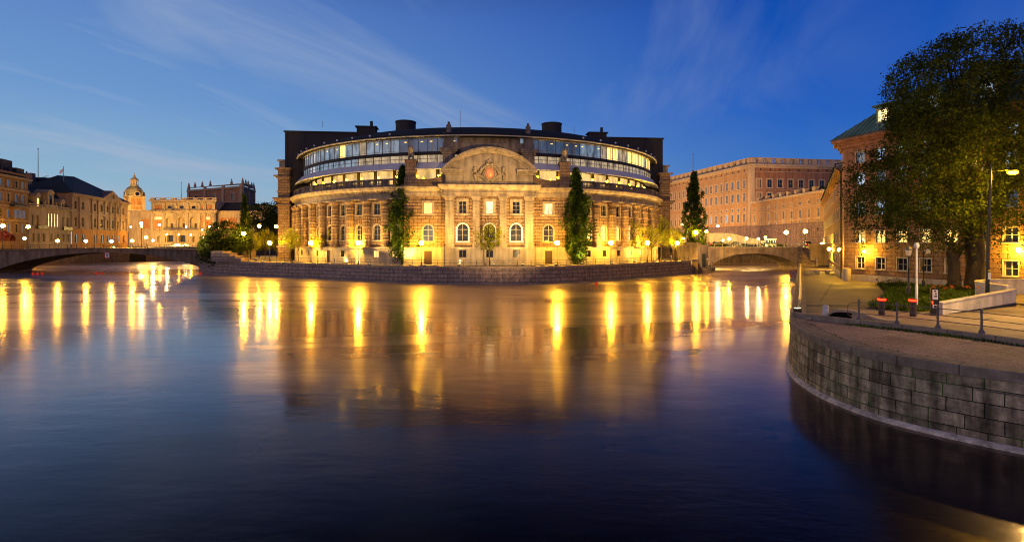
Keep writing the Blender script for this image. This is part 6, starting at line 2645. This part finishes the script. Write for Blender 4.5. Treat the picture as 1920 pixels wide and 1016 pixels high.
for k in range(ns):
    y0 = 101 + k * 0.5
    x0 = 0.5375 * y0 + 0.3
    m.box(x0, x0 + 3.0, y0, y0 + .5, GZ - .1, GZ + 3.4 * (k + 1) / ns)
m.build('steps', BRIDGE_R, st)
m = MB()
x0 = 0.5375 * 101 + 3.3
m.hexa([(x0, 101, GZ), (x0 + .4, 101, GZ), (x0 + 6.2, 112, GZ), (x0 + 5.8, 112, GZ), (x0, 101, GZ + .7), (x0 + .4, 101, GZ + .7), (x0 + 6.2, 112, 6.7), (x0 + 5.8, 112, 6.7)])
m.build('cheek_wall', CONC, st)
m = MB()
m.hexa([(x0 + .45, 104, GZ), (64, 104, GZ), (68, 112.5, GZ), (x0 + 6.2, 112.5, GZ), (x0 + .45, 104, 6.0), (64, 104, 6.0), (68, 112.5, 6.0), (x0 + 6.2, 112.5, 6.0)])
m.box(x0 + .2, 64, 103.8, 104.2, 5.9, 6.9)
m.build('landing_block', S_PALE, st)

# stone building
SBX = Vector((39.9, 64.1))
tdir = Vector((.2635, -.9647))
fs = Fac(SBX, SBX + tdir * 24, SBX)
fside = Fac((76, 130), SBX, SBX)
MAS = mat_brick('ochre_ashlar', (0.42, 0.255, 0.12), (0.34, 0.19, 0.085), (0.07, 0.04, 0.02), 1.0, 0.43, ms=0.022, var=.35, bump=1.0, streak=.25)
PLR = mat_stone('red_plaster', (0.40, 0.19, 0.11), var=.12, scale=.4)
sb = thing('stone_building', 'ochre ashlar office building with green copper roof behind the big tree', 'building', (SBX.x, SBX.y, 0))
rows = [(4.05, 5.42), (7.06, 8.43), (10.2, 11.75), (13.7, 15.2), (16.3, 17.6)]
ops, kinds = [], []
for k in range(9):
    u = 2.2 + 2.5 * k
    for r_, (z0, z1) in enumerate(rows):
        ops.append((u - .56, u + .56, z0, z1, False))
        if r_ == 0:
            kinds.append(PANE if k < 6 else PANE_OL)
        elif r_ == 1:
            kinds.append(PANE_Y if k in (1, 2, 3, 4) else (PANE_OL if k == 0 else PANE))
        elif r_ == 3 and k == 5:
            kinds.append(PANE_W)
        else:
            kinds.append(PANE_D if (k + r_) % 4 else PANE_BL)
w = MB()
lo = [o for o in ops if o[3] < 13]
hi = [o for o in ops if o[3] > 13]
wall(w, fs.M, 0, fs.L, GZ, 13.0, lo, reveal=.32)
w.build('ashlar_wall', MAS, sb)
w = MB()
wall(w, fs.M, 0, fs.L, 13.0, 18.7, hi, reveal=.32)
w.build('plaster_wall', PLR, sb)
for o, kd in zip(ops, kinds):
    window(sb, fs.M, o, FRAME_W, kd, surround=.09, proud=.03, depth=.2, bars=(1, 1), bw=.07, smat=FRAME_W, sill=True)
so_ = []
for k in range(16):
    u = fside.L - 4.5 - 4.6 * k
    for z0, z1 in rows[:4]:
        so_.append((u - .6, u + .6, z0, z1, False))
w = MB()
wall(w, fside.M, 0, fside.L, GZ, 13.0, [o for o in so_ if o[3] < 13], reveal=.3)
w.build('ashlar_wall', MAS, sb)
w = MB()
wall(w, fside.M, 0, fside.L, 13.0, 16.2, [o for o in so_ if o[3] > 13], reveal=.3)
wall(w, fside.M, fside.L - 3, fside.L, 16.2, 18.7, [])
w.build('plaster_wall', PLR, sb)
for o in so_:
    window(sb, fside.M, o, FRAME_W, PANE, surround=.1, proud=.04, depth=.2, sub=False, smat=FRAME_W)
m = MB()
m.ubox(fs.M, -.05, fs.L, GZ - .1, GZ + .75, -.05, .10)
m.ubox(fside.M, 0, fside.L - .05, GZ - .1, GZ + .75, -.05, .10)
m.build('granite_plinth', S_BASE, sb)
m = MB()
for z0, z1, d in ((18.3, 18.7, .25), (18.7, 19.0, .5), (19.0, 19.35, .95)):
    m.ubox(fs.M, -d, fs.L, z0, z1, -.3, d)
    m.ubox(fside.M, fside.L - 4, fside.L, z0, z1, -.3, d)
m.ubox(fs.M, 0, fs.L, 12.85, 13.15, -.1, .15)
for z0, z1, d in ((15.9, 16.2, .3), (16.2, 16.5, .7)):
    m.ubox(fside.M, 0, fside.L - 3.2, z0, z1, -.3, d)
m.build('cornice', PLR, sb)
m = MB()
ze, zr_ = 19.35, 24.6
A0 = [fs.M(-1.1, ze, 1.1), fs.M(fs.L, ze, 1.1), fs.M(fs.L, ze, -16), fs.M(-1.1, ze, -16)]
T0 = [fs.M(5.2, zr_, -4.8), fs.M(fs.L, zr_, -4.8), fs.M(fs.L, zr_, -12), fs.M(5.2, zr_, -12)]
for i in range(4):
    j = (i + 1) % 4
    m.face([A0[i], A0[j], T0[j], T0[i]])
m.face(T0)
# standing seams
for k in range(38):
    q = k / 38
    u = -1.1 + (fs.L + 1.1) * q
    ut = max(u, 5.2)
    tt = 1.0 if u > 5.2 else (u + 1.1) / 6.3
    a = Vector(fs.M(u, ze, 1.1))
    b = Vector(fs.M(u, ze + (zr_ - ze) * tt, 1.1 - 5.9 * tt))
    m.tube([a + Vector((0, 0, .04)), b + Vector((0, 0, .04))], .035, 4)
m.build('copper_roof', COPPER, sb)
m = MB()
m.hexa([fside.M(0, 16.5, .8), fside.M(fside.L - 3.5, 16.5, .8), fside.M(fside.L - 3.5, 16.5, -12), fside.M(0, 16.5, -12), fside.M(0, 20, -5), fside.M(fside.L - 3.5, 20, -5), fside.M(fside.L - 3.5, 20, -7), fside.M(0, 20, -7)])
m.build('side_roof', COPPER, sb)
for k in range(18):
    u = fside.L - 5 - k * 3.8
    m = MB()
    m.tube([fside.M(u, 16.4, .6), fside.M(u, 17.2, .75)], .1, 5)
    m.tube([fside.M(u, 17.2, .75), fside.M(u, 17.25, .1)], .08, 5)
    m.build('roof_hook', BLACK, sb)
for u, pn in ((5.0, PANE_W), (10.2, PANE_D), (15.3, PANE_D), (20.4, PANE_D)):
    m = MB()
    m.ubox(fs.M, u - 1.0, u + 1.0, 20.2, 22.3, -4.0, -.2)
    m.ubox(fs.M, u - 1.25, u + 1.25, 22.3, 22.5, -4.4, .15)
    d_ = m.build('dormer', COPPER, sb)
    window(d_, lambda a, z, d=0: fs.M(a, z, d - .2), (u - .72, u + .72, 20.55, 21.95, False), FRAME_W, pn, surround=.1, proud=.05, depth=-.02, sub=False, bars=(1, 0), smat=FRAME_W)
m = MB()
m.tube([fside.M(fside.L - 3, GZ, .15), fside.M(fside.L - 3, 16, .15), fside.M(fside.L - 3.2, 16.4, .6)], .09, 6)
m.build('downpipe', BLACK, sb)
m = MB()
back = [fs.M(0, GZ, -16), fs.M(fs.L, GZ, -16), fs.M(fs.L, ze, -16), fs.M(0, ze, -16)]
m.face(back)
m.face([fs.M(fs.L, GZ, 0), fs.M(fs.L, GZ, -16), fs.M(fs.L, ze, -16), fs.M(fs.L, ze, 0)])
m.build('rear_wall', PLR, sb)
for u in (4.4, 6.1):
    m = MB()
    c = Vector(fs.M(u, GZ + .35, .1))
    m.tube([c, c + Vector((fs.n.x, fs.n.y, 0)) * .12], .09, 8)
    m.build('drain_spout', S_DARK, sb)

# wall lamps
WL = mat_emit('wall_lamp_glow', (1.0, 0.50, 0.03), 1900.0)


def wall_lamp(lab, base, n, k=1.0):
    t = thing('wall_lamp', lab, 'wall lamp', base, 0, 'lamps on the stone building')
    m = MB()
    nn = Vector((n.x, n.y, 0))
    m.tube([(0, 0, 0.1), nn * .35 + Vector((0, 0, .25)), nn * .5 + Vector((0, 0, .16))], .03, 6)
    m.build('bracket', BLACK, t)
    m = MB()
    c = nn * .5
    m.ball(tuple(c), (.15 * k, .15 * k, .17 * k), 10, 7)
    m.build('globe', WL, t, smooth=80)
    return t


b = fs.M(3.15, 6.05, 0)
wall_lamp('lit wall lamp between the first two windows of the stone building', Vector(b) + Vector((SBX.x, SBX.y, 0)), fs.n, .8)
b = fs.M(18.1, 6.4, 0)
wall_lamp('glaring wall lamp on the stone building at the right picture edge', Vector(b) + Vector((SBX.x, SBX.y, 0)), fs.n, 1.15)
b = fside.M(fside.L - 0.6, 6.2, 0)
wall_lamp('lit wall lamp just round the corner of the stone building', Vector(b) + Vector((SBX.x, SBX.y, 0)), fside.n, .9)
b = fside.M(fside.L - 29.5, 6.0, 0)
wall_lamp('glaring wall lamp on the canal side of the stone building near the stair', Vector(b) + Vector((SBX.x, SBX.y, 0)), fside.n, 1.5)
m = MB()
c = Vector((39.0, 62.9))
m.lathe([(.42, GZ), (.42, GZ + 1.35), (.36, GZ + 1.45), (0, GZ + 1.5)], 14, (39.15, 62.4, 0))
tag(m.build('guard_stone', S_BASE, smooth=40), 'round granite guard stone at the corner of the stone building', 'guard stone')
# low white bench-like slab by the corner
m = MB()
q = P(1543, 513, 77)
m.box(q.x - 1.6, q.x + 1.2, q.y - .5, q.y + .5, GZ + .35, GZ + .5)
m.box(q.x - 1.0, q.x - .7, q.y - .4, q.y + .4, GZ, GZ + .35)
m.box(q.x + .5, q.x + .8, q.y - .4, q.y + .4, GZ, GZ + .35)
tag(m.build('stone_bench', CONC), 'pale stone bench on the quay path by the building corner', 'bench')

# hand rail along the quay
YR = mat_plain('lamplit_yellow_rail', (0.55, 0.45, 0.28), rough=.4)  # yellow of the lamplight put into the rail colour
pth = [p for p in offset(NS, 0.42) if p[1] > 36.5]
pth = [(19.35, 36.0)] + pth
railing('quay_handrail', 'pale pipe handrail running away along the right quay edge', pth, lambda x, y: GZ + .05, 3.0, .55, YR, (.5,), pr=.05, rr=.085)
# navigation sign on the quay
sg = thing('navigation_sign', 'white square sign with red border and red cross above a text plate', 'sign', (0.5275 * 88, 88, 2.0))
plate(sg, 1.2, 1.2)
m = MB()
for s in (-1, 1):
    a, b = Vector((-.42, -.045, -.42 * s)), Vector((.42, -.045, .42 * s))
    d = (b - a).normalized()
    nrm = Vector((-d.z, 0, d.x)) * .055
    m.face([a - nrm, b - nrm, b + nrm, a + nrm])
    m.face([a - nrm + Vector((0, .012, 0)), b - nrm + Vector((0, .012, 0)), b + nrm + Vector((0, .012, 0)), a + nrm + Vector((0, .012, 0))])
m.build('red_cross', RED, sg)
m = MB()
m.box(-.6, .6, -.03, 0, -1.4, -.72)
tp = m.build('text_plate', WHITEP, sg)
m = MB()
for k, (x0, x1) in enumerate(((-.48, .46), (-.5, .3), (-.45, .5))):
    zc_ = -.86 - k * .19
    x = x0
    while x < x1:
        wd = random.uniform(.05, .12)
        m.box(x, min(x1, x + wd), -.036, -.0305, zc_ - .045, zc_ + .045)
        x += wd + .04
m.build('print_line', BLACK, tp)
m = MB()
m.box(-.06, .9, .0, .08, -.1, .02)
m.box(-.06, .9, .0, .08, -.9, -.78)
m.build('bracket', IRON, sg)

# gravel bed, curb with railing, raised path
def strip(name, poly, z, mat):
    m = MB()
    m.face([(x, y, z) for x, y in poly])
    return tag(m.build(name, mat), kind='structure')


CURB = [(16.9, 31.9), (18.1, 29.6), (19.3, 28.1), (20.4, 26.6), (21.3, 25.0), (22.0, 23.3), (22.9, 20.5), (24.0, 17.0), (26.5, 12)]
CS = smooth_path(CURB, 4)
gr = [p for p in offset(NSr, -0.78)]
gpoly = [p for p in gr if p[1] < 31.5]
gv = [p for p in CS]
strip('gravel_bed', gv + gpoly[::-1], GZ + .004, GRAVEL)
strip('raised_path', CS[::-1] + [(18.0, 32.6), (20.5, 33.4), (27, 34.5), (48, 46), (70, 30), (60, 8)], GZ + .15, PATH)
m = MB()
m.sweep(CS, [(.30, GZ - .05), (.30, GZ + .26), (.27, GZ + .29), (-.12, GZ + .29), (-.12, GZ)], caps=True)
tag(m.build('stone_curb', CAPN), 'low stone curb wall between the gravel bed and the raised path', 'curb')
ip = [p for p in CS if p[1] < 28.9]
ip = offset(ip, .08)
railing('path_railing', 'grey iron railing with finial posts on the stone curb', ip, lambda x, y: GZ + .29, 1.72, 1.02, IRON, (.34, .62, .94), rr=.022, finial=True)
# end loop of the railing
x0, y0 = ip[0]
m = MB()
m.tube([(x0, y0, GZ + 1.2), (x0 - .28, y0 + .25, GZ + 1.15), (x0 - .36, y0 + .32, GZ + 1.0), (x0 - .36, y0 + .32, GZ + .55), (x0 - .2, y0 + .2, GZ + .42)], .022, 6)
m.build('end_loop', IRON, [o for o in col.objects if o.name.startswith('path_railing')][0], smooth=60)
# sunken stair hole with arched stone hood
strip('sunken_floor', [(16.8, 32.6), (20.2, 33.3), (19.9, 31.3), (18.6, 30.7), (17.0, 31.2)], GZ + .006, ASPH_D)
strip('asphalt_patch', [(20.0, 38.2), (27.0, 38.6), (27.4, 37.0), (20.6, 36.7)], GZ + .006, ASPH_D)
strip('asphalt_patch', [(17.6, 34.0), (21.6, 34.6), (21.2, 32.9), (17.5, 32.5)], GZ + .007, ASPH_D)
hood = thing('stair_hood', 'low curved stone hood over a dark opening beside the gravel', 'stair hood', (0, 0, 0))
HP = smooth_path([(20.25, 28.05), (19.75, 28.6), (19.35, 29.1), (19.0, 29.55), (18.7, 29.95), (18.4, 30.35), (18.15, 30.7), (18.02, 30.95)], 3)
HZ = []
for i in range(len(HP)):
    q = i / (len(HP) - 1)
    base_ = .30 if q < .75 else .30 * (1 - q) / .25
    HZ.append(GZ + base_ + .36 * math.sin(PI * min(1, max(0, (q - .12) / .88))) ** 1.1)
m, dk = MB(), MB()
for i in range(len(HP) - 1):
    (xa, ya), (xb, yb) = HP[i], HP[i + 1]
    za_, zb_ = HZ[i], HZ[i + 1]
    wv = (.42, .40)
    m.hexa([(xa, ya, za_ - .13), (xb, yb, zb_ - .13), (xb + wv[0], yb + wv[1], zb_ - .11), (xa + wv[0], ya + wv[1], za_ - .11), (xa, ya, za_), (xb, yb, zb_), (xb + wv[0], yb + wv[1], zb_ + .02), (xa + wv[0], ya + wv[1], za_ + .02)])
    if xb > 18.8:
        m.hexa([(xa + .05, ya + .05, GZ - .05), (xb + .05, yb + .05, GZ - .05), (xb + .36, yb + .34, GZ - .05), (xa + .36, ya + .34, GZ - .05), (xa + .05, ya + .05, za_ - .132), (xb + .05, yb + .05, zb_ - .132), (xb + .36, yb + .34, zb_ - .132), (xa + .36, ya + .34, za_ - .132)])
    else:
        dk.face([(xa + .22, ya + .21, GZ + .012), (xb + .22, yb + .21, GZ + .012), (xb + .22, yb + .21, zb_ - .1), (xa + .22, ya + .21, za_ - .1)])
m.build('stone_arch', CAP, hood)
dk.face([(18.8, 29.75, GZ + .012), (18.05, 30.85, GZ + .012), (18.28, 31.1, GZ + .012), (19.0, 30.05, GZ + .012)])
dk.build('dark_opening', mat_plain('black_void_near', (0.004, 0.004, 0.004), rough=1), hood)
m = MB()
m.sweep([(16.9, 30.9), (17.9, 30.5), (18.9, 30.2)], [(.12, GZ), (.12, GZ + .12), (-.12, GZ + .12), (-.12, GZ)])
m.build('threshold', CAP, hood)
m = MB()
q = P(1548, 600, 30.9)
m.tube([(q.x, q.y, GZ), (q.x, q.y, GZ + .78)], .17, 14)
m.tube([(q.x, q.y, GZ + .78), (q.x, q.y, GZ + .82)], [.16, .10], 14)
tag(m.build('short_post', mat_plain('chipped_white_paint', (0.6, 0.6, 0.62), var=.4, scale=6), smooth=40), 'short white chipped post beside the stone hood', 'post')
# bollards with red lights
PZ = GZ + .15
bo = thing('light_bollard', 'dark bollard with glowing red cap, left one by the railing end', 'bollard', (0, 0, 0), 0, 'red lit bollards')
m = MB()
m.lathe([(.17, 0), (.17, .82), (.19, .84), (.19, .88)], 18)
m.lathe([(.19, .99), (.19, 1.03), (.12, 1.07), (0, 1.08)], 18)
m.build('post', BOLL, bo, smooth=40)
m = MB()
m.lathe([(.185, .88), (.215, .90), (.215, .97), (.185, .99)], 18)
m.build('red_light', RED_G, bo, smooth=40)
q = P(1653, 588, 31.5)
bo.location = (q.x, q.y, PZ)
q = P(1712, 592, 31.0)
dup(bo, (q.x, q.y, PZ), 'dark bollard with glowing red cap in front of the white camera pole')
# ticket post with plates
q = P(1752, 588, 31.4)
tk = thing('access_post', 'black access control post with white plates beside the ramp wall', 'access post', (q.x, q.y, PZ), R(-24))
m = MB()
m.box(-.19, .19, -.14, .14, 0, 1.62)
m.build('body', BLACK, tk)
for x0, x1, z0, z1, mt in ((-.13, .13, .95, 1.52, WHITEP), (-.12, .12, .42, .66, WHITEP)):
    m = MB()
    m.box(x0, x1, -.152, -.142, z0, z1)
    pp = m.build('notice_plate', mt, tk)
    m = MB()
    if z0 > .9:
        for k in range(3):
            m.box(-.05 + .04 * (k % 2), .05 + .02 * k, -.158, -.1525, z1 - .12 - k * .15, z1 - .04 - k * .15)
    else:
        m.box(-.06, .05, -.158, -.1525, z0 + .06, z1 - .06)
    m.build('pictogram', BLACK, pp)
m = MB()
m.box(-.15, -.11, -.158, -.142, .7, .86)
m.build('red_marker', RED_G, tk)
# white camera pole
q = P(1718.5, 592, 33.6)
cp = thing('camera_pole', 'white pole topped by a dome camera behind the right red bollard', 'camera pole', (q.x, q.y, PZ))
m = MB()
m.lathe([(.075, 0), (.075, 1.6), (.055, 1.65), (.05, 3.95)], 10)
m.build('pole', WHITEP, cp, smooth=40)
m = MB()
m.lathe([(.05, 3.93), (.14, 3.98), (.15, 4.12), (.12, 4.24), (0, 4.3)], 12)
m.ball((0, 0, 3.99), .11, 10, 6)
m.build('dome_camera', WHITEP, cp, smooth=60)


def lantern_post(lab, loc, H, tilt=0):
    t = thing('lantern_post', lab, 'lamp post', loc, 0)
    m = MB()
    m.lathe([(.17, 0), (.17, .9), (.12, 1.0), (.07, 1.1), (.055, H * .6), (.08, H * .61), (.05, H * .63), (.045, H - .62), (.12, H - .6), (.14, H - .55)], 10)
    m.build('post', BLACK, t, smooth=40)
    h = bpy.data.objects.new('lantern', None)
    m = MB()
    m.lathe([(.13, -.55), (.26, -.08), (.28, -.06), (.28, 0), (.16, .16), (.05, .22), (.05, .3), (0, .34)], 6)
    l = m.build('lantern', IRON, t)
    m = MB()
    m.lathe([(.145, -.535), (.255, -.1)], 6)
    m.build('glass', mat_pane('lantern_glass', c=(.3, .25, .2), emis=(.8, .5, .25), s=.25), l)
    l.location = (0, 0, H)
    if tilt:
        l.location = (.55, 0, H - .05)
        l.rotation_euler = (0, tilt, 0)
        m = MB()
        m.tube([(0, 0, H - .62), (0, 0, H - .15), (.35, 0, H - .1)], .04, 6)
        m.build('arm', BLACK, t)
    return t


q = P(1703.5, 555, 42)
lantern_post('old lantern lamp post, unlit, left of the white camera pole', (q.x, q.y, GZ), 3.95)
q = P(1736, 540, 49)
lantern_post('dark lamp post with a lantern tilted sideways before the stone building', (q.x - .2, q.y, GZ), 3.75, R(75))
# tall street lamp
q = P(1851, 552, 38.5)
sl_ = thing('tall_street_lamp', 'tall dark street lamp with one lit head on an arm, before the big tree', 'street lamp', (q.x, q.y, GZ))
m = MB()
H = Zat(309, 38.5) - GZ
m.tube([(0, 0, 0), (0.05, 0, 4.5), (.28, 0, H)], [.13, .11, .06], 10)
m.tube([(.25, 0, H - .5), (.9, -.05, H - .42), (1.5, -.1, H - .42)], [.035, .03, .025], 6)
m.build('pole', BLACK, sl_, smooth=40)
m = MB()
m.ball((1.75, -.1, H - .42), (.38, .16, .10), 12, 6)
hd_ = m.build('lamp_head', BLACK, sl_, smooth=60)
m = MB()
m.ball((1.75, -.1, H - .58), (.36, .22, .13), 12, 6)
m.build('bulb', mat_emit('street_lamp_bulb', (1.0, 0.50, 0.0003), 2200.0), hd_, smooth=80)
m = MB()
m.box(-.06, .14, -.16, -.13, 1.8, 2.3)
m.build('notice_plate', WHITEP, sl_)
m = MB()
m.box(-.05, .13, -.16, -.13, 2.36, 2.5)
m.build('yellow_tag', mat_plain('yellow_tag_paint', (.6, .5, .05)), sl_)

bulb2 = dup(sl_, (29.4, 28.5, GZ), 'street lamp of the same tall kind standing nearer, just beyond the right picture edge')
bulb2.scale = (.68, .68, .68)
bulb2.rotation_euler = (0, 0, PI)
for c in bulb2.children_recursive:
    if c.name.startswith('bulb'):
        c.material_slots[0].link = 'OBJECT'
        c.material_slots[0].material = mat_emit('near_lamp_bulb', (1.0, 0.60, 0.16), 3200.0)
floodlight((17.75, 33.2, GZ + .07), pw(0, -46, 13.0), 230000, 'floodlight on the near quay edge facing the parliament front', 'floodlights across the water', 24, (1.0, .60, .20))
# white ramp
rp = thing('ramp_parapet', 'white rendered ramp wall turning back in a curve beside the flower bed', 'ramp wall')
fr3 = Fac((25.6, 31.7), (34.4, 36.4))
m = MB()
m.hexa([fr3.M(0, PZ, .0), fr3.M(fr3.L, PZ + .1, .0), fr3.M(fr3.L, PZ + .1, -.28), fr3.M(0, PZ, -.28), fr3.M(0, 3.40, 0), fr3.M(fr3.L, 3.80, 0), fr3.M(fr3.L, 3.80, -.28), fr3.M(0, 3.40, -.28)])
m.build('front_wall', CONC, rp)
m = MB()
m.hexa([fr3.M(-.05, 3.402, .05), fr3.M(fr3.L + .05, 3.802, .05), fr3.M(fr3.L + .05, 3.802, -.33), fr3.M(-.05, 3.402, -.33), fr3.M(-.05, 3.47, .05), fr3.M(fr3.L + .05, 3.87, .05), fr3.M(fr3.L + .05, 3.87, -.33), fr3.M(-.05, 3.47, -.33)])
m.build('front_coping', CONC, rp)
cv = smooth_path([(34.3, 36.6), (34.9, 38.4), (36.0, 41.0), (38.2, 42.8), (41.2, 43.6), (46, 44.2)], 5)
m = MB()
m.sweep(cv, [(0, GZ), (0, 4.0), (.04, 4.0), (.04, 4.08), (-.34, 4.08), (-.34, 4.0), (-.30, 4.0), (-.30, GZ)])
m.build('curved_wall', CONC, rp, smooth=30)
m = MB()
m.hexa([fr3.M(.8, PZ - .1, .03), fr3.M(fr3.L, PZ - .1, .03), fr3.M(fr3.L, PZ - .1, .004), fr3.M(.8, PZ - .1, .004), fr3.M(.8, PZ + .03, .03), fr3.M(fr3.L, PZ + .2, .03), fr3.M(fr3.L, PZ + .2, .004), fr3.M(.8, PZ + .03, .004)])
m.build('shadow_strip', BLACK, rp)  # dark strip stands in for the shadow gap below the wall
strip('ramp_surface', [(34.8, 36.4), (36.4, 41), (38.4, 42.6), (41.5, 43.3), (50, 43.8), (62, 36), (48, 30)], PZ + .12, PATH)

# grass and planting
GB_ = [(24.0, 36.0), (25.2, 33.0), (27.5, 33.5), (33.8, 37.0), (35.6, 41.5), (39.5, 44.5), (42.0, 48.0), (39.5, 54), (37.0, 54), (33.0, 47.0), (28.5, 41.0)]
strip('earth_bed', GB_, GZ + .16, mat_asphalt('bed_soil', (0.10, 0.07, 0.045)))
hump = lambda x, y: GZ + .16
tuft_field('bed_grass', GB_, GRASS, 15000, .12, .45, GZ + .15, w=.035)
tuft_field('curb_grass', offset([p for p in CS if p[1] < 29.5], .95) + offset([p for p in CS if p[1] < 29.5], .25)[::-1], GRASS, 5200, .03, .16, GZ, w=.016, jit=lambda x, y: random.random() < .45 + .6 * math.sin(x * 2.1 + y * 1.3))
tuft_field('cap_weeds', offset([p for p in NSr if p[1] < 30], -.72) + offset([p for p in NSr if p[1] < 30], -1.1)[::-1], GRASS, 1800, .02, .07, GZ, w=.014, jit=lambda x, y: math.sin(x * 3.1) * math.sin(y * 1.7 + 1) < .35)
FLOW = mat_leaf('orange_petal', (0.6, 0.16, 0.03))
GSH = mat_leaf('shrub_leaf', (0.13, 0.19, 0.03), trans=.5)
for i, (x, y, r_, h_, lab) in enumerate(((27.4, 34.6, 1.3, .9, 'bright green bushy perennial right of the black access post'), (29.6, 36.4, 1.4, 1.1, 'bright green clump in the middle of the flower bed'), (26.0, 35.4, .9, .5, 'low green clump left of the white camera pole'),
                                          (31.6, 38.4, 1.3, 1.0, 'tall green clump below the split tree trunk'), (24.9, 33.6, .7, .35, 'small green clump behind the right red bollard'), (34.0, 43.0, 1.6, .7, 'dark shrub at the foot of the split trunk'), (38.0, 45.6, 1.3, .6, 'grassy shrub at the foot of the big tree'), (36.5, 50.5, 1.6, .8, 'dark shrub against the stone building wall'))):
    t = thing('shrub', lab, 'shrub', (x, y, GZ + .15), 0, 'plants in the flower bed')
    pts = []
    for k in range(70):
        a = random.random() * 2 * PI
        rr2 = r_ * math.sqrt(random.random())
        clump(pts, (rr2 * math.cos(a), rr2 * math.sin(a), h_ * (1 - (rr2 / r_) ** 2 * .7) * random.uniform(.2, 1)), .2, 12, .17)
    leaves('foliage', pts, GSH if i < 5 else L_DRK, t, droop=-.5)
    if i in (1, 3):
        for k in range(7):
            pts = []
            clump(pts, (random.uniform(-.8, .8) * r_, random.uniform(-.8, .8) * r_, h_ + .15), .06, 12, .10)
            leaves('flower', pts, FLOW, t)
# trees
def wclip(x, y, z):
    p = Vector((x, y)) - SBX
    if y < 41.2:
        return False
    return p.dot(fs.n) > 0.7 or (z > 22.5 and p.dot(fs.n) > -3)


bt = (39.6, 45.6, GZ)
e = lambda px, py, Y, rx, rz_, ry=4.5: ((((px - CX) / F * Y) - bt[0], Y - bt[1], Zat(py, Y) - bt[2]), (rx * Y / F, ry, rz_ * Y / F))
blob_tree('big_tree', 'huge spreading dark green tree on the right, in front of the stone building', bt,
          [((0, 0, -.2), 1.05), ((0.05, 0, 1.0), .82), ((0, 0, 3.5), .72), ((-.2, .1, 6.5), .66), ((-.8, 0, 9.5), .5), ((-1.2, 0.2, 13), .34), ((-1.0, 0, 16.5), .18)],
          [e(1835, 170, 45, 130, 120, 5), e(1770, 180, 44, 98, 100, 4.5), e(1740, 262, 44, 68, 80, 4), e(1665, 340, 44.5, 72, 78, 3.2), e(1745, 330, 43, 105, 85, 3.5), e(1850, 300, 43, 100, 95, 4), e(1925, 200, 45, 90, 150, 3.5), e(1925, 350, 44.5, 80, 70, 3), e(1650, 400, 44.5, 48, 48, 2.2), e(1720, 408, 44, 66, 46, 2.4), e(1790, 400, 43.5, 60, 44, 2.2), e(1880, 395, 43.6, 40, 40, 1.8)],
          L_BIG, 2500, 0.235, per=32, clip=wclip, droop=.6, cr=.66, hang=3.8, limbs=60)
st_ = P(1784, 540, 46.5)
blob_tree('split_tree', 'shorter tree with a stout split trunk left of the big trunk', (st_.x - .3, st_.y - .6, GZ), [((0, 0, -.2), .62), ((0.05, 0, 1.2), .50), ((0, 0, 2.7), .46), ((-.25, 0, 3.6), .34), ((-.1, .1, 4.8), .2)],
          [((-.2, 0, 4.8), (1.5, 1.0, 1.3)), ((.9, -.2, 5.6), (1.4, .9, 1.0))], L_BIG, 46, 0.2, per=22, clip=wclip, droop=.5, cr=.5, hang=.8, limbs=9)

# ironwork and joints on the near quay
def at_wall(px):
    best = None
    for i in range(len(NS) - 1):
        a, b = Vector(NS[i]), Vector(NS[i + 1])
        for k in range(10):
            q = a + (b - a) * (k / 10)
            if q.y < 32 and q.y > 12:
                e_ = abs(CX + F * q.x / q.y - px)
                if best is None or e_ < best[0]:
                    d = (b - a).normalized()
                    best = (e_, q, Vector((-d.y, d.x)))
    return best[1], best[2]


q0, n0 = at_wall(1836)
m = MB()
pts = []
for px in (1832, 1850, 1870, 1890, 1912, 1940):
    q, n_ = at_wall(px)
    pts.append((q.x + n_.x * .05, q.y + n_.y * .05, GZ - .72))
m.tube(pts, .022, 6)
m.tube([pts[1], (pts[1][0], pts[1][1], GZ - 1.3)], .015, 5)
m.build('wall_pipe', IRON, nq, smooth=60)
m = MB()
m.lathe([(.36, 0), (.36, .018), (.30, .022), (.29, .014), (0, .016)], 20, (26.8, 30.2, PZ + .002))
tag(m.build('manhole_cover', IRON, smooth=40), 'round iron manhole cover in the path behind the railing', 'manhole cover')
m = MB()
m.box(19.2, 20.0, 27.0, 27.35, GZ + .006, GZ + .03)
tag(m.build('drain_grate', IRON), 'flat iron drain cover in the gravel near the stone hood', 'drain cover') if False else None
strip('kerb_strip', [(20.2, 36.3), (27.4, 36.6), (27.4, 36.35), (20.2, 36.05)], GZ + .010, CAPN)
strip('kerb_strip', [(20.0, 38.6), (27.4, 39.0), (27.4, 38.75), (20.0, 38.35)], GZ + .010, CAPN)
strip('kerb_strip', [(17.6, 34.4), (22.0, 35.0), (22.05, 34.75), (17.65, 34.15)], GZ + .012, CAPN)
strip('joint_line', [(23, 40), (36, 60), (36.15, 59.9), (23.15, 39.9)], GZ + .008, ASPH_D)
strip('joint_line', [(25, 48), (33.5, 47.4), (33.5, 47.25), (25, 47.85)], GZ + .008, ASPH_D)
strip('joint_line', [(31, 58), (39, 57.4), (39, 57.25), (31, 57.85)], GZ + .008, ASPH_D)
